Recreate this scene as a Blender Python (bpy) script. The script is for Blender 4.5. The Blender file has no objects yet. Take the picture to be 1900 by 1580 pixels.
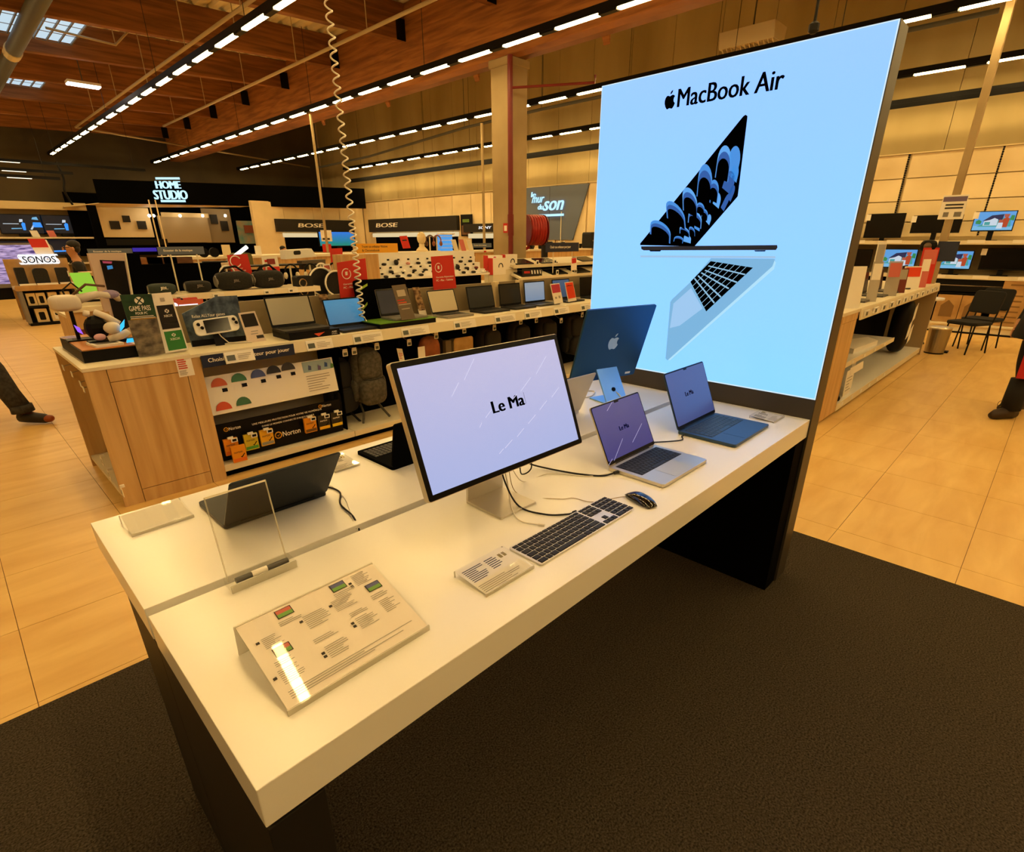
import bpy, bmesh, math, random
from mathutils import Vector as V, Matrix
random.seed(7)
SC = bpy.context.scene
COL = SC.collection
# ---------------------------------------------------------------- camera
CAM = V((-0.1245, -0.6578, 1.6301)); YAW, PITCH, ROLL, FPX, PX, PY = 0.7749, 0.3994, -0.0036, 995.76, 950.0, 865.0
FW = V((math.cos(YAW)*math.cos(PITCH), math.sin(YAW)*math.cos(PITCH), -math.sin(PITCH)))
_r = FW.cross(V((0, 0, 1))).normalized(); _u = _r.cross(FW)
RT = _r*math.cos(ROLL) + _u*math.sin(ROLL); UP = -_r*math.sin(ROLL) + _u*math.cos(ROLL)
cd = bpy.data.cameras.new('camera'); co = bpy.data.objects.new('camera', cd); COL.objects.link(co)
cd.sensor_fit = 'HORIZONTAL'; cd.sensor_width = 36.0; cd.lens = FPX/1900*36.0; cd.shift_y = (PY-790)/1900
cd.clip_start = 0.05; cd.clip_end = 200
co.matrix_world = Matrix(((RT.x, UP.x, -FW.x, CAM.x), (RT.y, UP.y, -FW.y, CAM.y), (RT.z, UP.z, -FW.z, CAM.z), (0, 0, 0, 1)))
SC.camera = co
# ---------------------------------------------------------------- world, exposure, lamp colours
w = bpy.data.worlds.new('world'); SC.world = w; w.use_nodes = True
w.node_tree.nodes['Background'].inputs[0].default_value = (0.55, 0.62, 0.7, 1); w.node_tree.nodes['Background'].inputs[1].default_value = 0.6
SC.view_settings.view_transform = 'Standard'; SC.view_settings.look = 'None'
SC.view_settings.exposure = 0.0; SC.view_settings.gamma = 1.0; SC.view_settings.use_curve_mapping = False
LAMP_RGB = (1.0, 0.69, 0.27); LAMP_POWER = 59.0      # warm white ceiling tubes
WASH_POWER = 38.0                                       # lamps that wash the merchandise walls
try:
    SC.cycles.use_denoising = True; SC.cycles.max_bounces = 6; SC.cycles.diffuse_bounces = 3; SC.cycles.glossy_bounces = 3; SC.cycles.use_adaptive_sampling = True; SC.cycles.adaptive_threshold = .12
    SC.cycles.transmission_bounces = 8; SC.cycles.transparent_max_bounces = 12; SC.cycles.sample_clamp_indirect = 6.0
    SC.cycles.caustics_reflective = False; SC.cycles.caustics_refractive = False
except Exception: pass

# ---------------------------------------------------------------- helpers
def at(px, py, ax, v):
    "point of the place seen at a pixel of the 1900x1580 photograph, on the plane axis=v"
    d = RT*((px-PX)/FPX) - UP*((py-PY)/FPX) + FW
    t = (v-CAM[ax])/d[ax]
    return CAM + d*t
def lin(h):
    h = h.lstrip('#'); c = [int(h[i:i+2], 16)/255 for i in (0, 2, 4)]
    return tuple((x/12.92 if x <= .04045 else ((x+.055)/1.055)**2.4) for x in c)
MATS = {}
def mat(name, col, rough=.5, metal=0, emit=0, spec=.5, trans=0, ior=1.45, coat=0, alpha=1):
    if name in MATS: return MATS[name]
    if isinstance(col, str): col = lin(col)
    m = bpy.data.materials.new(name); m.use_nodes = True; b = m.node_tree.nodes['Principled BSDF']
    b.inputs['Base Color'].default_value = (*col, 1); b.inputs['Roughness'].default_value = rough; b.inputs['Metallic'].default_value = metal
    b.inputs['Specular IOR Level'].default_value = spec; b.inputs['IOR'].default_value = ior
    if trans: b.inputs['Transmission Weight'].default_value = trans
    if coat: b.inputs['Coat Weight'].default_value = coat
    if alpha < 1: b.inputs['Alpha'].default_value = alpha
    if emit:
        b.inputs['Emission Color'].default_value = (*col, 1); b.inputs['Emission Strength'].default_value = emit
        b.inputs['Base Color'].default_value = (.02, .02, .02, 1)
    MATS[name] = m
    return m
def nodes(m): return m.node_tree.nodes, m.node_tree.links, m.node_tree.nodes['Principled BSDF']
def noisy(m, c1, c2, scale=(1, 1, 1), nscale=5, detail=6, bump=0, dist=0, lo=.35, hi=.65, rough=None):
    "procedural colour variation between two albedos, in object coordinates"
    N, L, b = nodes(m)
    c1 = lin(c1) if isinstance(c1, str) else c1; c2 = lin(c2) if isinstance(c2, str) else c2
    tc = N.new('ShaderNodeTexCoord'); mp = N.new('ShaderNodeMapping'); mp.inputs['Scale'].default_value = scale
    nz = N.new('ShaderNodeTexNoise'); nz.inputs['Scale'].default_value = nscale; nz.inputs['Detail'].default_value = detail; nz.inputs['Distortion'].default_value = dist
    cr = N.new('ShaderNodeValToRGB'); cr.color_ramp.elements[0].position = lo; cr.color_ramp.elements[1].position = hi
    cr.color_ramp.elements[0].color = (*c1, 1); cr.color_ramp.elements[1].color = (*c2, 1)
    L.new(tc.outputs['Object'], mp.inputs['Vector']); L.new(mp.outputs['Vector'], nz.inputs['Vector']); L.new(nz.outputs['Fac'], cr.inputs['Fac']); L.new(cr.outputs['Color'], b.inputs['Base Color'])
    if bump:
        bp = N.new('ShaderNodeBump'); bp.inputs['Strength'].default_value = bump; bp.inputs['Distance'].default_value = .01
        L.new(nz.outputs['Fac'], bp.inputs['Height']); L.new(bp.outputs['Normal'], b.inputs['Normal'])
    return m
def world_noise(m):
    "switch a noisy material to the position in the place, so that alike pieces differ"
    N, L, b = nodes(m)
    g = N.new('ShaderNodeNewGeometry'); mp = [n for n in N if n.bl_idname == 'ShaderNodeMapping'][0]
    L.new(g.outputs['Position'], mp.inputs['Vector'])
    return m
def emit_grad(name, c1, c2, axis, lo, hi, strength=1):
    "a screen or lit print whose colour runs from c1 to c2 along an axis of the object"
    m = mat(name, '#000000', .25); N, L, b = nodes(m)
    tc = N.new('ShaderNodeTexCoord'); sp = N.new('ShaderNodeSeparateXYZ'); mr = N.new('ShaderNodeMapRange'); cr = N.new('ShaderNodeValToRGB')
    nz = N.new('ShaderNodeTexNoise'); nz.inputs['Scale'].default_value = 1.7; ad = N.new('ShaderNodeMath'); ad.operation = 'MULTIPLY_ADD'; ad.inputs[1].default_value = .5; 
    mr.inputs['From Min'].default_value = lo; mr.inputs['From Max'].default_value = hi
    cr.color_ramp.elements[0].color = (*lin(c1), 1); cr.color_ramp.elements[1].color = (*lin(c2), 1)
    L.new(tc.outputs['Object'], sp.inputs[0]); L.new(sp.outputs[axis], mr.inputs['Value']); L.new(tc.outputs['Object'], nz.inputs['Vector'])
    sb = N.new('ShaderNodeMath'); sb.operation = 'SUBTRACT'; sb.inputs[1].default_value = .25
    L.new(nz.outputs['Fac'], ad.inputs[0]); L.new(mr.outputs['Result'], ad.inputs[2]); L.new(ad.outputs[0], sb.inputs[0]); L.new(sb.outputs[0], cr.inputs['Fac'])
    L.new(cr.outputs['Color'], b.inputs['Emission Color']); b.inputs['Emission Strength'].default_value = strength
    b.inputs['Base Color'].default_value = (.01, .01, .01, 1)
    return m
def props(o, label=None, cat=None, group=None, kind=None):
    if label: o['label'] = label
    if cat: o['category'] = cat
    if group: o['group'] = group
    if kind: o['kind'] = kind
    return o
def thing(name, label, cat, loc=(0, 0, 0), rz=0, group=None):
    o = bpy.data.objects.new(name, None); COL.objects.link(o); o.location = loc; o.rotation_euler = (0, 0, rz); o.empty_display_size = .05
    return props(o, label, cat, group)
def link(name, me, m, parent=None, label=None):
    o = bpy.data.objects.new(name, me); COL.objects.link(o)
    if m is not None and not me.materials: me.materials.append(m)
    if parent is not None: o.parent = parent
    if label: o['label'] = label
    return o
class MB:
    "collects shapes; build() links them as one mesh object"
    def __init__(s): s.v = []; s.f = []
    def add(s, vs, fs):
        n = len(s.v); s.v += [tuple(p) for p in vs]; s.f += [tuple(n+i for i in f) for f in fs]; return s
    def box(s, x0, x1, y0, y1, z0, z1):
        return s.add([(x0, y0, z0), (x1, y0, z0), (x1, y1, z0), (x0, y1, z0), (x0, y0, z1), (x1, y0, z1), (x1, y1, z1), (x0, y1, z1)],
                     [(0, 3, 2, 1), (4, 5, 6, 7), (0, 1, 5, 4), (1, 2, 6, 5), (2, 3, 7, 6), (3, 0, 4, 7)])
    def slab(s, O, U, W, t):
        "parallelogram O,O+U,O+U+W,O+W, thickened by t against its normal UxW"
        O, U, W = V(O), V(U), V(W); n = U.cross(W).normalized()*t
        a = [O, O+U, O+U+W, O+W]
        return s.add(a+[p-n for p in a], [(0, 1, 2, 3), (7, 6, 5, 4), (0, 4, 5, 1), (1, 5, 6, 2), (2, 6, 7, 3), (3, 7, 4, 0)])
    def quad(s, a, b, c, d): return s.add([a, b, c, d], [(0, 1, 2, 3)])
    def prism(s, pts, ext):
        "closed outline of 3-D points pushed along ext"
        n = len(pts); e = V(ext); a = [V(p) for p in pts]
        return s.add(a+[p+e for p in a], [tuple(range(n)), tuple(range(2*n-1, n-1, -1))]+[(i, i+n, (i+1) % n+n, (i+1) % n) for i in range(n)])
    def rslab(s, O, U, W, t, r, n=4):
        "slab with rounded corners"
        O, U, W = V(O), V(U), V(W); lu, lw = U.length, W.length; u, w_ = U/lu, W/lw; nn = u.cross(w_).normalized()
        pts = []
        for cx, cy, a0 in ((lu-r, lw-r, 0), (r, lw-r, 90), (r, r, 180), (lu-r, r, 270)):
            for k in range(n+1):
                a = math.radians(a0+90*k/n); pts.append(O+u*(cx+r*math.cos(a))+w_*(cy+r*math.sin(a)))
        return s.prism(pts, -nn*t)
    def ring(s, path, r, n=8, cap=True):
        path = [V(p) for p in path]; rs = r if isinstance(r, (list, tuple)) else [r]*len(path); vs = []; fs = []; prev = None
        for i, p in enumerate(path):
            t = (path[min(i+1, len(path)-1)]-path[max(i-1, 0)]).normalized()
            if prev is None: prev = t.orthogonal().normalized()
            a = (prev-t*prev.dot(t)); a = a.normalized() if a.length > 1e-6 else t.orthogonal().normalized(); b = t.cross(a); prev = a
            vs += [p+(a*math.cos(2*math.pi*k/n)+b*math.sin(2*math.pi*k/n))*rs[i] for k in range(n)]
        for i in range(len(path)-1):
            fs += [(i*n+k, i*n+(k+1) % n, (i+1)*n+(k+1) % n, (i+1)*n+k) for k in range(n)]
        if cap: fs += [tuple(range(n))[::-1], tuple((len(path)-1)*n+k for k in range(n))]
        return s.add(vs, fs)
    def cyl(s, p0, p1, r0, r1=None, n=16): return s.ring([p0, p1], [r0, r0 if r1 is None else r1], n)
    def lathe(s, prof, c=(0, 0, 0), n=24, axis='z'):
        c = V(c); vs = []; fs = []
        for r, z in prof:
            for k in range(n):
                a = 2*math.pi*k/n; p = (r*math.cos(a), r*math.sin(a), z)
                if axis == 'x': p = (p[2], p[0], p[1])
                if axis == 'y': p = (p[0], p[2], p[1])
                vs.append(c+V(p))
        for i in range(len(prof)-1): fs += [(i*n+k, i*n+(k+1) % n, (i+1)*n+(k+1) % n, (i+1)*n+k) for k in range(n)]
        fs += [tuple(range(n))[::-1], tuple((len(prof)-1)*n+k for k in range(n))]
        return s.add(vs, fs)
    def ell(s, c, rx, ry, rz, n=12, m=8, power=1.0):
        pr = []
        c = V(c); vs = []; fs = []
        sg = lambda x: math.copysign(abs(x)**power, x)
        for i in range(1, m):
            th = math.pi*i/m
            for k in range(n):
                a = 2*math.pi*k/n
                vs.append(c+V((rx*sg(math.sin(th))*sg(math.cos(a)), ry*sg(math.sin(th))*sg(math.sin(a)), -rz*sg(math.cos(th)))))
        for i in range(m-2): fs += [(i*n+k, i*n+(k+1) % n, (i+1)*n+(k+1) % n, (i+1)*n+k) for k in range(n)]
        b = len(vs); vs += [c+V((0, 0, -rz)), c+V((0, 0, rz))]
        fs += [(b, (k+1) % n, k) for k in range(n)]+[(b+1, (m-2)*n+k, (m-2)*n+(k+1) % n) for k in range(n)]
        return s.add(vs, fs)
    def torus(s, c, R, r, ax='z', n=24, m=8, a0=0, a1=360):
        c = V(c); path = []
        for k in range(n+1):
            a = math.radians(a0+(a1-a0)*k/n); p = (R*math.cos(a), R*math.sin(a), 0)
            if ax == 'x': p = (0, p[0], p[1])
            if ax == 'y': p = (p[0], 0, p[1])
            path.append(c+V(p))
        return s.ring(path, r, m)
    def mesh(s, name):
        me = bpy.data.meshes.new(name); me.from_pydata(s.v, [], s.f); me.validate()
        bm = bmesh.new(); bm.from_mesh(me); bmesh.ops.recalc_face_normals(bm, faces=bm.faces); bm.to_mesh(me); bm.free(); me.update()
        return me
    def build(s, name, m, parent=None, smooth=False, bevel=0, label=None, seg=2):
        me = s.mesh(name); o = link(name, me, m, parent, label)
        if smooth:
            for p in me.polygons: p.use_smooth = True
        if bevel:
            bv = o.modifiers.new('bevel', 'BEVEL'); bv.width = bevel; bv.segments = seg; bv.limit_method = 'ANGLE'; bv.angle_limit = .6
        return o
def solo(name, mb, m, label, cat, group=None, **k): return props(mb.build(name, m, None, **k), label, cat, group)
def struct(name, mb, m, **k): return props(mb.build(name, m, None, **k), kind='structure')
def dup(o, parent=None, loc=None):
    c = o.copy(); COL.objects.link(c); c.parent = parent
    if loc is not None: c.location = loc
    for ch in [x for x in bpy.data.objects if x.parent == o]: dup(ch, c)
    return c
def wp(t, name, pts, ext, m, parent=None, **k):
    "outline of points of the place pushed along ext, as a part of thing t"
    b = MB().prism([V(p)-t.location for p in pts], ext); return b.build(name, m, parent or t, **k)
def pxq(quad, ax, v): return [at(a, b, ax, v) for a, b in quad]
_TX = {}
def text_shape(body, off=0.0):
    "flat outline letters of the built-in font, scaled to a unit square"
    if (body, off) in _TX: return _TX[(body, off)]
    cu = bpy.data.curves.new('lettering', 'FONT'); cu.body = body; cu.resolution_u = 3; cu.offset = off; cu.fill_mode = 'BOTH'
    o = bpy.data.objects.new('lettering', cu); COL.objects.link(o); dg = bpy.context.evaluated_depsgraph_get(); dg.update()
    me = bpy.data.meshes.new_from_object(o.evaluated_get(dg)); vs = [v.co.copy() for v in me.vertices]; fs = [tuple(p.vertices) for p in me.polygons]
    bpy.data.objects.remove(o); bpy.data.curves.remove(cu); bpy.data.meshes.remove(me)
    x0 = min(v.x for v in vs); x1 = max(v.x for v in vs); y0 = min(v.y for v in vs); y1 = max(v.y for v in vs)
    r = ([((v.x-x0)/(x1-x0), (v.y-y0)/(y1-y0)) for v in vs], fs, (x1-x0)/(y1-y0)); _TX[(body, off)] = r
    return r
def text(name, body, O, U, W, m, parent=None, off=0.0, lift=.0008, shear=0):
    "lettering filling the parallelogram O, U (reading direction), W (up), lifted off its surface; off > 0 makes it bolder"
    uv, fs, asp = text_shape(body); O, U, W = V(O), V(U), V(W); n = U.cross(W).normalized(); mb = MB()
    for k, s_ in enumerate((0,) if not off else (-1, -.33, .33, 1)):
        mb.add([O+U*(a+shear*b+s_*off/asp)+W*b+n*(lift+k*1e-5) for a, b in uv], fs)
    me = bpy.data.meshes.new(name); me.from_pydata(mb.v, [], mb.f)
    return link(name, me, m, parent)
def lines(mb, O, U, W, rows, fill=.5, seed=1, lift=.0006):
    "rows of small grey print on a label: thin bars of uneven length"
    rr = random.Random(seed); O, U, W = V(O), V(U), V(W); n = U.cross(W).normalized()*lift
    for k in range(rows):
        a = O+W*((rows-1-k+.5*(1-fill))/rows)+n; b = U*rr.uniform(.55, 1); h = W*(fill/rows)
        mb.quad(a, a+b, a+b+h, a+h)
    return mb
# ---------------------------------------------------------------- materials of the place
M_FLOOR = world_noise(noisy(mat('floor_tile_vinyl', '#e0b878', .38, spec=.4), '#d2a65e', '#e4bf77', (.7, 3.0, 1), 2.6, 9, .03, .5, .28, .74))
M_CARPET = noisy(mat('dark_carpet', '#2a2622', .95, spec=.1), '#221e19', '#5a5044', (1, 1, 1), 160, 3, .9, 0, .3, .75)
M_WALL = noisy(mat('wall_paint_cream', '#cdb98f', .8, spec=.2), '#c4af84', '#d4c197', (1, 1, 1), .8, 4)
M_CLAD = noisy(mat('upper_cladding', '#a08a60', .75, spec=.2), '#928056', '#ab9a70', (1, 1, .3), .7, 4)
M_PANEL = noisy(mat('wall_panel_cream', '#dcc79c', .6, spec=.3), '#d4be92', '#e2cea6', (1, 1, 1), 1.1, 3)
M_DECK = noisy(mat('roof_deck_cream', '#e8dcb8', .6, spec=.3), '#ded0a8', '#efe4c4', (1, 1, 1), 1.4, 4)
M_GLULAM = noisy(mat('glulam_timber', '#7c5028', .6, spec=.3), '#6c421c', '#925e30', (.35, .35, 5), 3, 8, .1, .4)
M_GLULAM2 = noisy(mat('glulam_timber_dark', '#7c4a22', .6, spec=.3), '#7c4a20', '#a46832', (.4, .4, 5), 3, 8, .1, .4)
M_OAK = noisy(mat('oak_laminate', '#c89c62', .45, spec=.4), '#b9925c', '#d0ad78', (6, 6, .35), 3, 8, .03, .5)
M_OAKD = noisy(mat('oak_laminate_groove', '#8c6a3c', .6), '#7c5c32', '#8c6a3c', (6, 6, .35), 3, 6)
M_BLACK = mat('black_paint', '#070606', .5, spec=.2); M_BLACKM = mat('matt_black', '#030303', .9, spec=.05)
M_DGREY = mat('charcoal', '#221e19', .55, spec=.3); M_GREY = mat('grey_plastic', '#77726a', .5); M_STEEL = mat('brushed_steel', '#9c968c', .35, 1)
M_WHITE = mat('white_laminate', '#efece6', .24, spec=.6); M_WPLAS = mat('white_plastic', '#e8e4dc', .4); M_PAPER = mat('white_paper', '#ece6dc', .7, spec=.2)
M_CREAM = mat('cream_shelf', '#ddd2b8', .5); M_INK = mat('grey_print', '#a39c94', .8); M_DINK = mat('dark_print', '#33302c', .8)
M_RED = mat('red_card', '#c4281c', .5); M_BLUE = mat('navy_card', '#15203e', .5); M_SLATE = mat('slate_blue', '#5a6478', .55); M_YEL = mat('yellow_card', '#e0a020', .5)
M_LCD = mat('tag_display', '#4c5246', .3); M_GLASSY = mat('glossy_black', '#060607', .12); M_SCROFF = mat('screen_off', '#050506', .2, spec=.3)
M_CHROME = mat('chrome', '#c8c4bc', .15, 1); M_RUB = mat('black_rubber', '#0d0c0b', .7); M_WCAB = mat('white_cable', '#e4ddd0', .5)
M_PIPE = mat('pale_pipe', '#b09a70', .5); M_DUCT = mat('grey_duct', '#4a4a44', .5); M_REDPIPE = mat('red_pipe', '#6e1a14', .45); M_KRAFT = noisy(mat('kraft_cardboard', '#b08a56', .75), '#a07a48', '#b8935e', (1, 1, 1), 4, 3)
def acrylic(name='clear_acrylic'):
    "clear acrylic: fresnel gloss over see-through plastic (no refraction, so that shadows stay soft)"
    if name in MATS: return MATS[name]
    m = bpy.data.materials.new(name); m.use_nodes = True; N = m.node_tree.nodes; L = m.node_tree.links; N.clear()
    out = N.new('ShaderNodeOutputMaterial'); mx = N.new('ShaderNodeMixShader'); tr = N.new('ShaderNodeBsdfTransparent'); gl = N.new('ShaderNodeBsdfGlossy')
    lw = N.new('ShaderNodeLayerWeight'); lw.inputs[0].default_value = .5; pw = N.new('ShaderNodeMath'); pw.operation = 'POWER'; pw.inputs[1].default_value = 4.0
    ma = N.new('ShaderNodeMath'); ma.operation = 'MULTIPLY_ADD'; ma.inputs[1].default_value = .35; ma.inputs[2].default_value = .04
    tr.inputs[0].default_value = (.99, .99, .98, 1); gl.inputs['Roughness'].default_value = .03
    L.new(lw.outputs['Facing'], pw.inputs[0]); L.new(pw.outputs[0], ma.inputs[0]); L.new(ma.outputs[0], mx.inputs[0]); L.new(tr.outputs[0], mx.inputs[1]); L.new(gl.outputs[0], mx.inputs[2]); L.new(mx.outputs[0], out.inputs[0])
    MATS[name] = m
    return m
M_ACR = acrylic()
M_ACRE = mat('acrylic_edge', '#d8d2be', .2, alpha=.55)
def glow(name, rgb, s):
    m = mat(name, '#101010', .5); b = m.node_tree.nodes['Principled BSDF']
    if isinstance(rgb, str): rgb = lin(rgb)
    b.inputs['Emission Color'].default_value = (*rgb, 1); b.inputs['Emission Strength'].default_value = s
    if s < 3: m.cycles.emission_sampling = 'NONE'          # small signs and screens: seen, but not worth aiming light samples at
    return m
M_TUBE = glow('lamp_tube_light', LAMP_RGB, LAMP_POWER); M_WASH = glow('wall_wash_light', LAMP_RGB, WASH_POWER)
M_SKY = glow('skylight_sheet_light', '#c4dcea', 1.0); M_SPOT = glow('spot_light', (1, .85, .6), 30)

# ---------------------------------------------------------------- floor
X0, X1, Y0, Y1 = -6.0, 13.6, -10.0, 25.0
fl = struct('floor', MB().box(X0, X1, Y0, Y1, -.1, -.003), mat('floor_joint', '#7a5a2c', .8))
tl = MB().box(-.2985, .2985, -.2985, .2985, -.012, 0).mesh('tile'); tl.materials.append(M_FLOOR)
cand = []; rest = []
for i in range(-16, 18):
    for j in range(-17, 43):
        x, y = 3.306+.6*i+.3, -.072+.6*j+.3
        if x > X1+.1 or x < X0+.2 or y > Y1+.1 or y < Y0+.2: continue
        if x < 3.09-.3 and y < 1.69-.3: continue
        d = V((x, y, 0))-CAM; z = d.dot(FW)
        if z < .4: rest.append((x, y)); continue
        u, v = PX+FPX*d.dot(RT)/z, PY-FPX*d.dot(UP)/z
        if -60 < u < 1960 and 440 < v < 1640: cand.append((d.length, x, y))
        else: rest.append((x, y))
for k, (_, x, y) in enumerate(sorted(cand)):
    if k < 296: o = link('tile', tl, None, fl); o.location = (x, y, 0)
    else: rest.append((x, y))
tf = MB()
for x, y in rest: tf.box(x-.2985, x+.2985, y-.2985, y+.2985, -.012, 0)
props(tf.build('tile_field', M_FLOOR, fl), kind='stuff')
cp = MB().box(-2.6, 3.09, -2.6, 1.69, -.001, .006)
solo('carpet', cp, M_CARPET, 'dark brown carpet laid under the white display table', 'carpet')
# ---------------------------------------------------------------- walls
wr = struct('wall_right', MB().box(X1+.04, X1+.2, Y0, Y1, 0, 7.6), M_WALL)
y = Y0; k = 0
while y < Y1-.2:                                   # tall cladding boards above the merchandise wall
    w_ = min(1.16, Y1-y); MB().box(X1+.005, X1+.04, y+.006, y+w_-.006, 3.12, 7.6).build('cladding_panel', M_CLAD, wr); y += 1.16; k += 1
for z0, z1 in ((1.66, 1.92), (1.93, 2.29), (2.3, 2.69), (2.7, 3.11)):      # slotted back panels behind the monitors
    for y in (-3.4, -1.97, -.62, .73, 2.12, 3.5, 4.9): MB().box(X1, X1+.04, y+.012, y+1.34, z0+.004, z1-.004).build('back_panel', M_PANEL, wr)
for y in (-.62, .73, 2.12):                        # slotted uprights
    o = MB()
    for q in range(38): o.box(X1-.004, X1+.03, y-.014, y+.014, 1.68+.038*q, 1.703+.038*q)
    props(o.build('upright_slots', M_BLACK, wr), kind='stuff')
for y in range(13, 22): MB().box(X1, X1+.04, y-.28+.01, y+.72-.01 if y < 21 else 21.62, 1.1, 3.07).build('wall_panel', M_PANEL, wr)
for y in (6.4, 7.5, 8.6, 9.75, 10.9, 12.05): MB().box(X1, X1+.04, y+.006, y+1.1, 1.1, 3.11).build('wall_panel', M_PANEL, wr)
MB().box(X1-.03, X1+.04, Y0, Y1, 3.11, 3.13).build('ledge', M_WALL, wr)
struct('wall_back', MB().box(X0, X1+.2, Y1, Y1+.2, 0, 7.6), noisy(mat('back_wall_olive', '#463b26', .8), '#3c3220', '#4e432c', (1, 1, 1), .6, 3))
struct('wall_left', MB().box(X0-.2, X0, Y0, Y1, 0, 7.6), M_WALL); struct('wall_front', MB().box(X0, X1+.2, Y0-.2, Y0, 0, 7.6), M_WALL)
# ---------------------------------------------------------------- ceiling: ribbed deck, purlins, main beam
ZD = 5.72; dk = MB(); prof = []
x = X0
while x < 7.7:
    prof += [(x, ZD), (x+.11, ZD), (x+.14, ZD+.06), (x+.25, ZD+.06)]; x += .28
SL = lambda x: .038*(7.5-x)                      # the roof falls gently towards the left
for (xa, za), (xb, zb) in zip(prof, prof[1:]): dk.quad((xa, Y0, za-SL(xa)), (xb, Y0, zb-SL(xb)), (xb, Y1, zb-SL(xb)), (xa, Y1, za-SL(xa)))
dk.box(X0, 7.9, Y0, Y1, ZD+.08, ZD+.12); dk.box(7.72, X1+.2, Y0, Y1, 7.5, 7.6); dk.box(7.6, 7.74, Y0, Y1, ZD, 7.6)
ce = struct('ceiling', dk, M_DECK)
for q in range(-7, 7):
    y = 9.62+2.488*q; MB().prism([(X0, y, 5.15-SL(X0)), (7.5, y, 5.15), (7.5, y, ZD), (X0, y, ZD-SL(X0))], (0, .16, 0)).build('purlin', M_GLULAM, ce, bevel=.01)
    MB().box(7.3, 7.5, y-.012, y, 5.13, 5.47).build('beam_hanger', M_BLACK, ce)
mbm = MB().box(7.5, 7.74, Y0, Y1, 4.42, 5.72); mbm.build('main_beam', M_GLULAM2, ce, bevel=.012)
MB().box(7.72, 7.9, Y0, Y1, 4.42, 4.52).build('beam_ledge', M_GLULAM, ce)
for q in range(4): MB().prism([(8.0, 5.2+2.9*q, 4.52), (8.0, 5.2+2.9*q, 4.34), (7.9, 5.2+2.9*q, 4.52)], (0, .12, 0)).build('beam_bracket', M_GLULAM2, ce)
for (xa, xb, ya, yb, zz) in ((.4, 3.1, 12.3, 14.55, 5.2), (.4, 3.22, 17.3, 19.5, 5.26)):      # translucent sheets between the purlins
    g = MB().box(xa, xb, ya, yb, zz, zz+.012).build('skylight', M_SKY, ce)
    for q in range(15): xx = xa+.02+(xb-xa-.04)*q/14; MB().box(xx-.011, xx+.011, ya, yb, zz-.03, zz-.001).build('skylight_bar', M_GREY, g)
    for yy in (ya+.02, ya+1.0, ya+1.6, yb-.02): MB().box(xa, xb, yy-.015, yy+.015, zz-.035, zz-.0311).build('skylight_bar', M_GREY, g)
# ---------------------------------------------------------------- column
cl = MB().box(7.52, 7.97, 6.86, 7.31, 0, 4.42); cl.box(7.49, 8.0, 6.83, 7.34, 4.3, 4.42)
struct('column', cl, noisy(mat('column_paint', '#a58f66', .7), '#9a845c', '#ae9870', (1, 1, 1), 1.2, 3), bevel=.02)
solo('fire_pipe', MB().cyl((7.47, 6.79, 0), (7.47, 6.79, 4.4), .045, n=12).cyl((7.47, 6.79, 1.7), (7.47, 6.79, 2.05), .055).ring([(7.47, 6.79, 3.95), (8.2, 5.6, 3.95), (8.2, 5.6, 4.05)], .02, 8), M_REDPIPE, 'dark red fire pipe rising along the cream column', 'pipe')
sg = thing('safety_sign', 'small red safety plate fixed on the cream column', 'sign', (7.51, 6.95, 1.75)); MB().box(-.012, 0, -.06, .06, 0, .16).build('plate', M_RED, sg); MB().box(-.014, -.012, -.035, .035, .03, .12).build('pictogram', M_PAPER, sg)
# ---------------------------------------------------------------- rows of ceiling tubes
ROWS = [(-2.15, 'sixth'), (.96, 'fifth'), (3.72, 'leftmost'), (6.65, 'second'), (9.65, 'third'), (12.7, 'rightmost')]
ROWLAB = {3.72: 'black track with lit tubes, leftmost of the ceiling light rows', 6.65: 'black track with lit tubes running along the timber main beam',
          9.65: 'black track with lit tubes passing behind the cream column, above the poster top', 12.7: 'black track with lit tubes closest to the cream merchandise wall',
          .96: 'black track with lit tubes over the white display table', -2.15: 'black track with lit tubes behind the viewer, nearest the left wall'}
tb = MB().box(-.036, .036, -.345, .345, -.018, .004).mesh('lamp_tube'); tb.materials.append(M_TUBE)
sb_ = MB().box(-.04, .04, -.135, .135, -.024, .002).mesh('spacer'); sb_.materials.append(M_BLACK)
for x, _ in ROWS:
    t = thing('ceiling_light_row', ROWLAB[x], 'light', (x, 0, 4.23), 0, 'rows of ceiling tubes')
    y1 = 24.2 if x < 12 else 21.3
    MB().box(-.045, .045, Y0+.6, y1, 0, .09).build('track', M_BLACK, t)
    n = 0; y = 7.72-.985*17
    while y < y1-.35:
        if y > Y0+1:
            o = link('lamp_tube', tb, None, t); o.location = (0, y, 0)
            o = link('spacer', sb_, None, t); o.location = (0, y+.4925, 0)
        y += .985
    for yy in range(-8, int(y1), 4): MB().cyl((0, yy, .09), (0, yy, (ZD-4.23) if x < 7.5 else 3.27), .005, n=5).build('suspension_wire', M_DGREY, t)
t = thing('wall_wash_track', 'black spotlight track running just in front of the cream wall', 'light', (12.98, 0, 3.86))
MB().box(-.04, .04, -5, 21.3, 0, .07).build('track', M_BLACK, t); MB().box(-.025, .03, -4.9, 21.2, -.004, -.001).build('wash_strip', M_WASH, t); MB().box(-.04, -.03, -5, 21.3, -.07, -.0005).build('added_fin', M_BLACK, t)  # fin on the near side is added to hide the wash strip
for yy in (6, 14): MB().cyl((0, yy, .07), (0, yy, 3.6), .005, n=5).build('suspension_wire', M_DGREY, t)
for q in range(11): MB().box(-.012, .012, .6+1.9*q, .63+1.9*q, -.06, 0).build('spot', M_WPLAS, t)
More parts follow.
